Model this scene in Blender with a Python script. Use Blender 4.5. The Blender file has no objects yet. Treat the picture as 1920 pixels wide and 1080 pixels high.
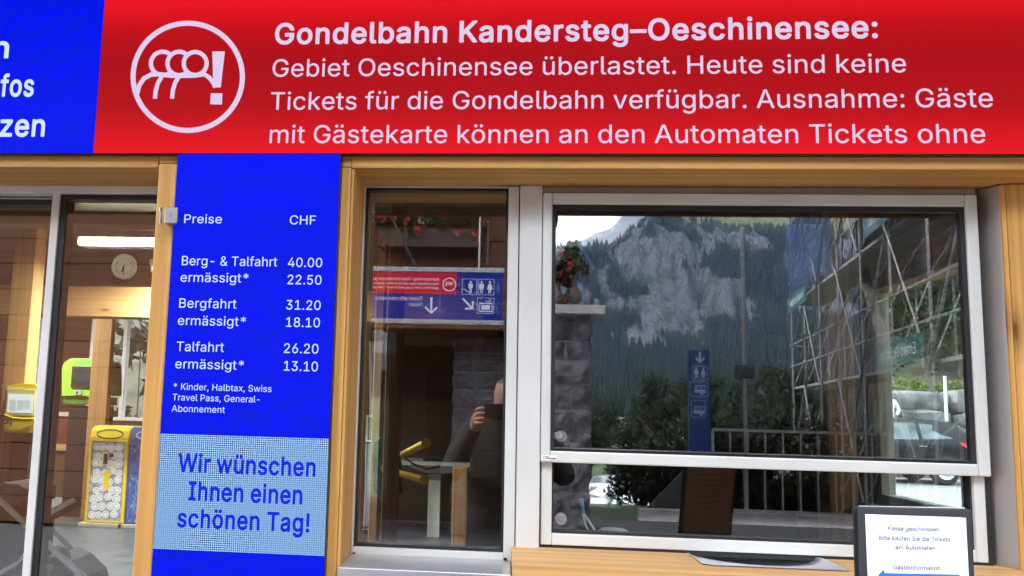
import bpy, bmesh, math, random, json
from mathutils import Vector, Matrix, noise
from mathutils.geometry import tessellate_polygon
R_ = math.radians
rnd = random.Random(7)
scn = bpy.context.scene
COL = scn.collection
# ---------------------------------------------------------------- camera, sky, sun, exposure
YAW, PITCH, ROLL, FPX, CPX, CPY = 0.0936487, -0.1261275, 0.0276640, 1675.668, 787.543, 555.243
CAMZ = 1.55
EV = 2.6
def _rot():
    cy, sy, cp, sp, cr, sr = (math.cos(YAW), math.sin(YAW), math.cos(PITCH), math.sin(PITCH), math.cos(ROLL), math.sin(ROLL))
    Ry = Matrix(((cy, 0, sy), (0, 1, 0), (-sy, 0, cy)))
    Rx = Matrix(((1, 0, 0), (0, cp, -sp), (0, sp, cp)))
    Rz = Matrix(((cr, -sr, 0), (sr, cr, 0), (0, 0, 1)))
    return Rz @ Rx @ Ry
MROT = _rot()
def _b(v): return Vector((v[0], v[2], -v[1]))
cd = bpy.data.cameras.new('camera'); cam = bpy.data.objects.new('camera', cd); COL.objects.link(cam)
ax, ay, az = _b(MROT[0]), -_b(MROT[1]), -_b(MROT[2])
cam.matrix_world = Matrix(((ax.x, ay.x, az.x, 0), (ax.y, ay.y, az.y, 0), (ax.z, ay.z, az.z, CAMZ), (0, 0, 0, 1)))
cd.sensor_width = 36; cd.lens = 36 * FPX / 1920
cd.shift_x = (960 - CPX) / 1920; cd.shift_y = (CPY - 540) / 1920
cd.clip_start = 0.02; cd.clip_end = 20000
scn.camera = cam
SUN_EL, SUN_AZ = 42, -78          # azimuth from +Y (behind the building) towards +X
w = bpy.data.worlds.new('World'); scn.world = w; w.use_nodes = True
wn = w.node_tree; wn.nodes.clear()
wo = wn.nodes.new('ShaderNodeOutputWorld'); bg = wn.nodes.new('ShaderNodeBackground'); sk = wn.nodes.new('ShaderNodeTexSky')
sk.sky_type = 'NISHITA'; sk.sun_disc = False; sk.sun_elevation = R_(SUN_EL); sk.sun_rotation = R_(SUN_AZ)
sk.dust_density = 3.0; sk.air_density = 1.0; sk.altitude = 1200
tc = wn.nodes.new('ShaderNodeTexCoord'); mp = wn.nodes.new('ShaderNodeMapping'); mp.inputs['Scale'].default_value = (1.2, 1.2, 3.5)
nz = wn.nodes.new('ShaderNodeTexNoise'); nz.inputs['Scale'].default_value = 2.2; nz.inputs['Detail'].default_value = 7
rp = wn.nodes.new('ShaderNodeValToRGB'); rp.color_ramp.elements[0].position = .30; rp.color_ramp.elements[1].position = .56
mx = wn.nodes.new('ShaderNodeMix'); mx.data_type = 'RGBA'; mx.inputs['B'].default_value = (13.0, 13.2, 14.4, 1)
wn.links.new(tc.outputs['Generated'], mp.inputs[0]); wn.links.new(mp.outputs[0], nz.inputs['Vector']); wn.links.new(nz.outputs[0], rp.inputs[0])
wn.links.new(rp.outputs[0], mx.inputs['Factor']); wn.links.new(sk.outputs[0], mx.inputs['A']); wn.links.new(mx.outputs['Result'], bg.inputs['Color'])
bg.inputs['Strength'].default_value = 0.12
wn.links.new(bg.outputs[0], wo.inputs[0])
sl = bpy.data.lights.new('sun', 'SUN'); sun = bpy.data.objects.new('sun', sl); COL.objects.link(sun)
sl.energy = 1.5; sl.angle = R_(8); sl.color = (1, .95, .87)
sdir = Vector((math.sin(R_(SUN_AZ)) * math.cos(R_(SUN_EL)), math.cos(R_(SUN_AZ)) * math.cos(R_(SUN_EL)), math.sin(R_(SUN_EL))))
sun.rotation_euler = sdir.to_track_quat('Z', 'Y').to_euler()
scn.view_settings.view_transform = 'Standard'; scn.view_settings.look = 'None'
scn.view_settings.exposure = EV; scn.view_settings.gamma = 1
scn.cycles.max_bounces = 12; scn.cycles.transparent_max_bounces = 16; scn.cycles.glossy_bounces = 4; scn.cycles.diffuse_bounces = 4
scn.cycles.use_denoising = True; scn.cycles.sample_clamp_indirect = 6; scn.cycles.volume_bounces = 0
# ---------------------------------------------------------------- measured picture -> place
def ray(px, py):
    v = MROT.transposed() @ Vector(((px - CPX) / FPX, (py - CPY) / FPX, 1))
    v = _b(v); return v / v.y
def U(px, py, Y):                       # point at depth Y in front of the camera
    v = ray(px, py); return Vector((v.x * Y, Y, CAMZ + v.z * Y))
def X(px, py, Y): return U(px, py, Y).x
def Z(px, py, Y): return U(px, py, Y).z
def G(px, py, z):                       # point on the horizontal plane z
    v = ray(px, py); t = (z - CAMZ) / v.z; return Vector((v.x * t, t, z))
YG = 2.165                              # plane of the panes
def RF(px, py, D):                      # a thing mirrored in the panes: its real place before the wall
    p = U(px, py, D); return Vector((p.x, 2 * YG - D, p.z))
# ---------------------------------------------------------------- objects
ORG = {}
def meta(o, label=None, cat=None, group=None, kind=None):
    if label: o['label'] = label
    if cat: o['category'] = cat
    if group: o['group'] = group
    if kind: o['kind'] = kind
    return o
def thing(name, label, cat, loc=(0, 0, 0), rotz=0, group=None, kind=None):
    o = bpy.data.objects.new(name, None); COL.objects.link(o); o.location = loc; o.rotation_euler = (0, 0, rotz)
    o.empty_display_size = .1
    ORG[o.name] = Vector(loc); return meta(o, label, cat, group, kind)
def dup(root, loc=None, rotz=None, label=None, group=None, scale=None):
    r = root.copy(); COL.objects.link(r)
    if loc is not None: r.location = loc
    if rotz is not None: r.rotation_euler = (0, 0, rotz)
    if scale: r.scale = (scale,) * 3
    if label: r['label'] = label
    if group: r['group'] = group
    for ch in list(root.children):
        c = ch.copy(); COL.objects.link(c); c.parent = r
        for g in list(ch.children):
            d = g.copy(); COL.objects.link(d); d.parent = c
    return r
class MB:
    def __init__(s): s.v = []; s.f = []; s.m = []; s.cur = 0
    def add(s, vs, fs):
        n = len(s.v); s.v += [tuple(x) for x in vs]
        for f in fs: s.f.append(tuple(i + n for i in f)); s.m.append(s.cur)
        return s
    def box(s, a, b):
        x0, x1 = sorted((a[0], b[0])); y0, y1 = sorted((a[1], b[1])); z0, z1 = sorted((a[2], b[2]))
        return s.add([(x0, y0, z0), (x1, y0, z0), (x1, y1, z0), (x0, y1, z0), (x0, y0, z1), (x1, y0, z1), (x1, y1, z1), (x0, y1, z1)],
                     [(3, 2, 1, 0), (4, 5, 6, 7), (0, 1, 5, 4), (1, 2, 6, 5), (2, 3, 7, 6), (3, 0, 4, 7)])
    def bar(s, p, q, w, h, up=(0, 0, 1)):          # square bar from p to q
        p, q = Vector(p), Vector(q); d = (q - p).normalized(); u = Vector(up)
        if abs(d.dot(u)) > .98: u = Vector((0, 1, 0))
        a = d.cross(u).normalized() * w / 2; b = a.cross(d).normalized() * h / 2
        vs = [p - a - b, p + a - b, p + a + b, p - a + b, q - a - b, q + a - b, q + a + b, q - a + b]
        return s.add(vs, [(3, 2, 1, 0), (4, 5, 6, 7), (0, 1, 5, 4), (1, 2, 6, 5), (2, 3, 7, 6), (3, 0, 4, 7)])
    def cyl(s, p, q, r, r2=None, n=12, caps=True):
        p, q = Vector(p), Vector(q); r2 = r if r2 is None else r2; d = (q - p).normalized()
        a = d.orthogonal().normalized(); b = d.cross(a); vs = []
        for i in range(n):
            t = 2 * math.pi * i / n; c = a * math.cos(t) + b * math.sin(t); vs += [p + c * r, q + c * r2]
        fs = [(2 * i, 2 * ((i + 1) % n), 2 * ((i + 1) % n) + 1, 2 * i + 1) for i in range(n)]
        if caps: fs += [tuple(2 * i for i in range(n))[::-1], tuple(2 * i + 1 for i in range(n))]
        return s.add(vs, fs)
    def tube(s, pts, r, n=8):
        pts = [Vector(p) for p in pts]; vs = []; fs = []; a = None
        for i, p in enumerate(pts):
            d = (pts[min(i + 1, len(pts) - 1)] - pts[max(i - 1, 0)]).normalized()
            a = d.orthogonal().normalized() if a is None else (a - d * a.dot(d)).normalized()
            b = d.cross(a); rr = r[i] if isinstance(r, (list, tuple)) else r
            vs += [p + (a * math.cos(2 * math.pi * k / n) + b * math.sin(2 * math.pi * k / n)) * rr for k in range(n)]
        for i in range(len(pts) - 1):
            for k in range(n): fs.append((i * n + k, i * n + (k + 1) % n, (i + 1) * n + (k + 1) % n, (i + 1) * n + k))
        fs += [tuple(range(n))[::-1], tuple((len(pts) - 1) * n + k for k in range(n))]
        return s.add(vs, fs)
    def lathe(s, c, prof, n=24, mat=None):         # profile (r, z) turned about z, or about mat's z axis
        vs = []; fs = []; c = Vector(c)
        for r, z in prof:
            for k in range(n):
                p = Vector((r * math.cos(2 * math.pi * k / n), r * math.sin(2 * math.pi * k / n), z))
                vs.append(c + (mat @ p if mat else p))
        for i in range(len(prof) - 1):
            for k in range(n): fs.append((i * n + k, i * n + (k + 1) % n, (i + 1) * n + (k + 1) % n, (i + 1) * n + k))
        return s.add(vs, fs)
    def extrude(s, poly, off):                     # 3-D polygon pushed along off
        n = len(poly); off = Vector(off); P = [Vector(p) for p in poly]
        tr = tessellate_polygon([P])
        fs = [tuple(t) for t in tr] + [tuple(i + n for i in t)[::-1] for t in tr] + [(i, (i + 1) % n, (i + 1) % n + n, i + n) for i in range(n)]
        return s.add(P + [p + off for p in P], fs)
    def quad(s, *p): return s.add(p, [tuple(range(len(p)))])
    def build(s, name, mats, parent=None, bevel=0, smooth=False, local=False, seg=2):
        me = bpy.data.meshes.new(name); o = bpy.data.objects.new(name, me); COL.objects.link(o)
        org = Vector((0, 0, 0))
        if parent is not None:
            o.parent = parent; org = ORG.get(parent.name, Vector((0, 0, 0)))
        ORG[o.name] = org.copy()
        if local: org = Vector((0, 0, 0))
        me.from_pydata([(x[0] - org.x, x[1] - org.y, x[2] - org.z) for x in s.v], [], s.f)
        if not isinstance(mats, (list, tuple)): mats = [mats]
        for m in mats: me.materials.append(m)
        if len(mats) > 1: me.polygons.foreach_set('material_index', s.m)
        bm = bmesh.new(); bm.from_mesh(me); bmesh.ops.recalc_face_normals(bm, faces=bm.faces); bm.to_mesh(me); bm.free()
        if smooth:
            me.polygons.foreach_set('use_smooth', [True] * len(me.polygons))
            if smooth != 'full': me.set_sharp_from_angle(angle=R_(40))
        if bevel:
            m = o.modifiers.new('bevel', 'BEVEL'); m.width = bevel; m.segments = seg; m.limit_method = 'ANGLE'; m.angle_limit = R_(40)
        me.update(); return o
def cuboid(name, m, parent, a, b, bevel=0.002): return MB().box(a, b).build(name, m, parent, bevel)
# ---------------------------------------------------------------- materials
MATS = {}
def newmat(name):
    m = bpy.data.materials.new(name); m.use_nodes = True; nt = m.node_tree; b = nt.nodes['Principled BSDF']; MATS[name] = m
    return m, nt, b
def N(nt, t, **kw):
    n = nt.nodes.new(t)
    for k, v in kw.items():
        if k in n.inputs.keys(): n.inputs[k].default_value = v
        else: setattr(n, k, v)
    return n
def L(nt, a, b): nt.links.new(a, b)
def coords(nt, scale=(1, 1, 1), rand=True):
    t = N(nt, 'ShaderNodeTexCoord'); mp = N(nt, 'ShaderNodeMapping'); mp.inputs['Scale'].default_value = scale
    L(nt, t.outputs['Object'], mp.inputs[0])
    if rand:
        oi = N(nt, 'ShaderNodeObjectInfo'); mu = N(nt, 'ShaderNodeMath', operation='MULTIPLY'); mu.inputs[1].default_value = 37.0
        L(nt, oi.outputs['Random'], mu.inputs[0]); L(nt, mu.outputs[0], mp.inputs['Location'])
    return mp.outputs[0]
def ramp(nt, src, stops, interp='LINEAR'):
    r = N(nt, 'ShaderNodeValToRGB'); cr = r.color_ramp; cr.interpolation = interp
    while len(cr.elements) < len(stops): cr.elements.new(.5)
    for e, (p, c) in zip(cr.elements, stops):
        e.position = p; e.color = (c, c, c, 1) if not isinstance(c, (tuple, list)) else (*c, 1)
    L(nt, src, r.inputs[0]); return r.outputs[0]
def mixc(nt, fac, a, b, mode='MIX'):
    m = N(nt, 'ShaderNodeMix', data_type='RGBA', blend_type=mode)
    for k, v in (('Factor', fac), ('A', a), ('B', b)):
        if isinstance(v, (int, float)): m.inputs[k].default_value = v
        elif isinstance(v, (tuple, list)): m.inputs[k].default_value = (*v, 1)
        else: L(nt, v, m.inputs[k])
    return m.outputs['Result']
def bump(nt, b, h, s=.2, d=.01):
    n = N(nt, 'ShaderNodeBump'); n.inputs['Strength'].default_value = s; n.inputs['Distance'].default_value = d
    L(nt, h, n.inputs['Height']); L(nt, n.outputs[0], b.inputs['Normal'])
def plain(name, col, rough=.6, metal=0.0, var=.12, scale=6, bmp=0, det=4, spec=.5, dark=None):
    m, nt, b = newmat(name); b.inputs['Roughness'].default_value = rough; b.inputs['Metallic'].default_value = metal
    b.inputs['Specular IOR Level'].default_value = spec
    n = N(nt, 'ShaderNodeTexNoise', Scale=scale, Detail=det); L(nt, coords(nt), n.inputs['Vector'])
    c2 = dark or tuple(c * (1 - 2 * var) for c in col)
    L(nt, mixc(nt, ramp(nt, n.outputs[0], [(.3, 0), (.7, 1)]), c2, tuple(min(1, c * (1 + var)) for c in col)), b.inputs['Base Color'])
    if bmp: bump(nt, b, n.outputs[0], bmp, .01)
    return m
def wood(name, ax, c1, c2, ck, knots=1.0, rough=.55, fine=30, line=.5, kscale=1.0):
    """planed timber: grain along ax, soft rings, scattered knots"""
    m, nt, b = newmat(name); b.inputs['Roughness'].default_value = rough; b.inputs['Specular IOR Level'].default_value = .3
    def sc(al, ac): return tuple(al if i == 'xyz'.index(ax) else ac for i in range(3))
    big = N(nt, 'ShaderNodeTexNoise', Scale=1.0, Detail=5, Distortion=.8); L(nt, coords(nt, sc(.9, 7)), big.inputs['Vector'])
    fi = N(nt, 'ShaderNodeTexNoise', Scale=1.0, Detail=6, Roughness=.6, Distortion=.3); L(nt, coords(nt, sc(1.6, fine * 2)), fi.inputs['Vector'])
    wv = N(nt, 'ShaderNodeTexWave', wave_type='RINGS', rings_direction='XYZ'[ 'xyz'.index(ax)]); wv.inputs['Scale'].default_value = 1.0
    wv.inputs['Distortion'].default_value = 9; wv.inputs['Detail'].default_value = 2; wv.inputs['Detail Scale'].default_value = .6
    L(nt, coords(nt, sc(.35, fine * .45)), wv.inputs['Vector'])
    c = mixc(nt, ramp(nt, big.outputs[0], [(.3, 0), (.7, 1)]), c1, tuple(a * .45 + d * .55 for a, d in zip(c1, c2)))
    wf = N(nt, 'ShaderNodeMath', operation='MULTIPLY'); L(nt, ramp(nt, wv.outputs[0], [(.35, 0), (1, 1)]), wf.inputs[0]); wf.inputs[1].default_value = line
    c = mixc(nt, wf.outputs[0], c, c2)
    ff = N(nt, 'ShaderNodeMath', operation='MULTIPLY'); L(nt, ramp(nt, fi.outputs[0], [(.52, 0), (.75, 1)]), ff.inputs[0]); ff.inputs[1].default_value = .8
    c = mixc(nt, ff.outputs[0], c, c2)
    if knots:
        vo = N(nt, 'ShaderNodeTexVoronoi', Scale=1.0, Randomness=1.0); L(nt, coords(nt, sc(2.2 * kscale, 6.5 * kscale)), vo.inputs['Vector'])
        gate = ramp(nt, vo.outputs['Color'], [(.0, 1), (.55 * knots, 1), (.56 * knots, 0)], 'LINEAR')
        kn = ramp(nt, vo.outputs['Distance'], [(.0, 1), (.06, 1), (.085, .55), (.13, .25), (.2, 0)])
        mu = N(nt, 'ShaderNodeMath', operation='MULTIPLY'); L(nt, gate, mu.inputs[0]); L(nt, kn, mu.inputs[1])
        c = mixc(nt, mu.outputs[0], c, ck)
    L(nt, c, b.inputs['Base Color']); bump(nt, b, fi.outputs[0], .12, .004)
    return m
SPR1, SPR2, SPRK = (.74, .42, .118), (.44, .205, .045), (.12, .045, .015)
woodX = wood('spruce timber lengthwise', 'x', SPR1, SPR2, SPRK)
woodZ = wood('spruce timber upright', 'z', SPR1, SPR2, SPRK)
woodXl = wood('pale spruce counter', 'x', (.72, .44, .17), (.46, .235, .075), SPRK, knots=.5)
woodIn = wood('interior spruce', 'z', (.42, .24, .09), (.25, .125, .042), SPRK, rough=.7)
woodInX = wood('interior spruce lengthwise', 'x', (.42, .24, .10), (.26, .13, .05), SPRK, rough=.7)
alu = plain('powder coated aluminium', (.66, .675, .625), rough=.38, metal=.1, var=.06, scale=4, det=8)
alud = plain('anodised aluminium reveal', (.34, .315, .285), rough=.35, metal=.4, var=.04, scale=3)
steel = plain('brushed steel', (.62, .62, .62), rough=.18, metal=1.0, var=.08, scale=14)
galv = plain('galvanised steel', (.42, .43, .44), rough=.4, metal=.8, var=.15, scale=9)
gasket = plain('black rubber gasket', (.012, .012, .012), rough=.6, var=.2)
blackm = plain('black plastic', (.014, .014, .016), rough=.4, var=.15)
white = plain('white paint', (.78, .78, .76), rough=.5, var=.03)
def glass(name, refl, tint=(.82, .86, .84)):
    m, nt, b = newmat(name); nt.nodes.remove(b); o = nt.nodes['Material Output']
    g = N(nt, 'ShaderNodeBsdfGlossy', Roughness=0.0); g.inputs['Color'].default_value = (1, 1, 1, 1)
    t = N(nt, 'ShaderNodeBsdfTransparent'); t.inputs['Color'].default_value = (*tint, 1)
    fr = N(nt, 'ShaderNodeLayerWeight', Blend=.12); mr = N(nt, 'ShaderNodeMapRange'); mr.inputs['To Min'].default_value = refl; mr.inputs['To Max'].default_value = .9
    L(nt, fr.outputs['Fresnel'], mr.inputs['Value']); mr.inputs['From Min'].default_value = .0; mr.inputs['From Max'].default_value = 1
    mxs = N(nt, 'ShaderNodeMixShader'); L(nt, mr.outputs[0], mxs.inputs[0]); L(nt, t.outputs[0], mxs.inputs[1]); L(nt, g.outputs[0], mxs.inputs[2])
    L(nt, mxs.outputs[0], o.inputs[0]); return m
glassA = glass('coated outer pane', .18); glassB = glass('inner pane', .04, (.9, .93, .92))
K = 2.0 ** -EV
def led(name, col, grid=.22, k=1.0, grad=None):
    """lit diode wall: black face, coloured diodes on a fine grid"""
    m, nt, b = newmat(name); b.inputs['Base Color'].default_value = (.01, .01, .012, 1); b.inputs['Roughness'].default_value = .55
    b.inputs['Specular IOR Level'].default_value = .03; b.inputs['Base Color'].default_value = (.003, .003, .003, 1)
    t = N(nt, 'ShaderNodeTexCoord'); sx = N(nt, 'ShaderNodeSeparateXYZ'); L(nt, t.outputs['Object'], sx.inputs[0])
    def cs(o):
        a = N(nt, 'ShaderNodeMath', operation='MULTIPLY'); L(nt, o, a.inputs[0]); a.inputs[1].default_value = 2 * math.pi / .0047
        c = N(nt, 'ShaderNodeMath', operation='COSINE'); L(nt, a.outputs[0], c.inputs[0]); return c.outputs[0]
    s = N(nt, 'ShaderNodeMath', operation='ADD'); L(nt, cs(sx.outputs['X']), s.inputs[0]); L(nt, cs(sx.outputs['Z']), s.inputs[1])
    n1 = N(nt, 'ShaderNodeTexNoise', Scale=5.0, Detail=2); L(nt, t.outputs['Object'], n1.inputs['Vector'])
    n2 = N(nt, 'ShaderNodeTexNoise', Scale=190.0, Detail=2, Roughness=.8); L(nt, t.outputs['Object'], n2.inputs['Vector'])
    am = N(nt, 'ShaderNodeMath', operation='MULTIPLY'); L(nt, ramp(nt, n1.outputs[0], [(.40, 0.25), (.58, 1)]), am.inputs[0]); am.inputs[1].default_value = grid
    a1 = N(nt, 'ShaderNodeMath', operation='MULTIPLY_ADD'); L(nt, s.outputs[0], a1.inputs[0]); a1.inputs[1].default_value = .35; L(nt, n2.outputs[0], a1.inputs[2])
    a2 = N(nt, 'ShaderNodeMath', operation='SUBTRACT'); L(nt, a1.outputs[0], a2.inputs[0]); a2.inputs[1].default_value = .5
    a3 = N(nt, 'ShaderNodeMath', operation='MULTIPLY_ADD'); L(nt, a2.outputs[0], a3.inputs[0]); L(nt, am.outputs[0], a3.inputs[1]); a3.inputs[2].default_value = 1.0
    st = a3.outputs[0]
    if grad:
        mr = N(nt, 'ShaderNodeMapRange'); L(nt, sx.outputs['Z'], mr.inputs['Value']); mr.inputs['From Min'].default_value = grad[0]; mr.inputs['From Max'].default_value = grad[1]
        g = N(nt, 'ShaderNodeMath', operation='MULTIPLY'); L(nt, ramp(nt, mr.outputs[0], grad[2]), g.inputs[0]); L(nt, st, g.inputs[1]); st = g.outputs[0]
    f = N(nt, 'ShaderNodeMath', operation='MULTIPLY'); L(nt, st, f.inputs[0]); f.inputs[1].default_value = K * k
    b.inputs['Emission Color'].default_value = (*col, 1); L(nt, f.outputs[0], b.inputs['Emission Strength'])
    return m
def emit(name, col, k):
    m, nt, b = newmat(name); b.inputs['Base Color'].default_value = (.6, .6, .6, 1); b.inputs['Emission Color'].default_value = (*col, 1); b.inputs['Emission Strength'].default_value = k
    return m
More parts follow.
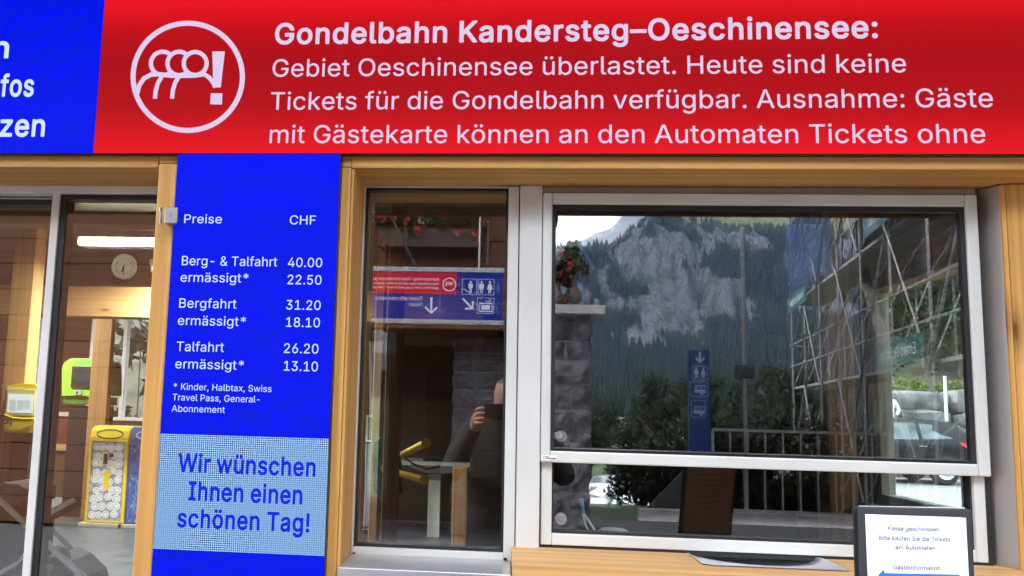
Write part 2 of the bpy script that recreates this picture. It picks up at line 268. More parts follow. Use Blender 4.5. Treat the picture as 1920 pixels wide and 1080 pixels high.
# ---------------------------------------------------------------- lettering
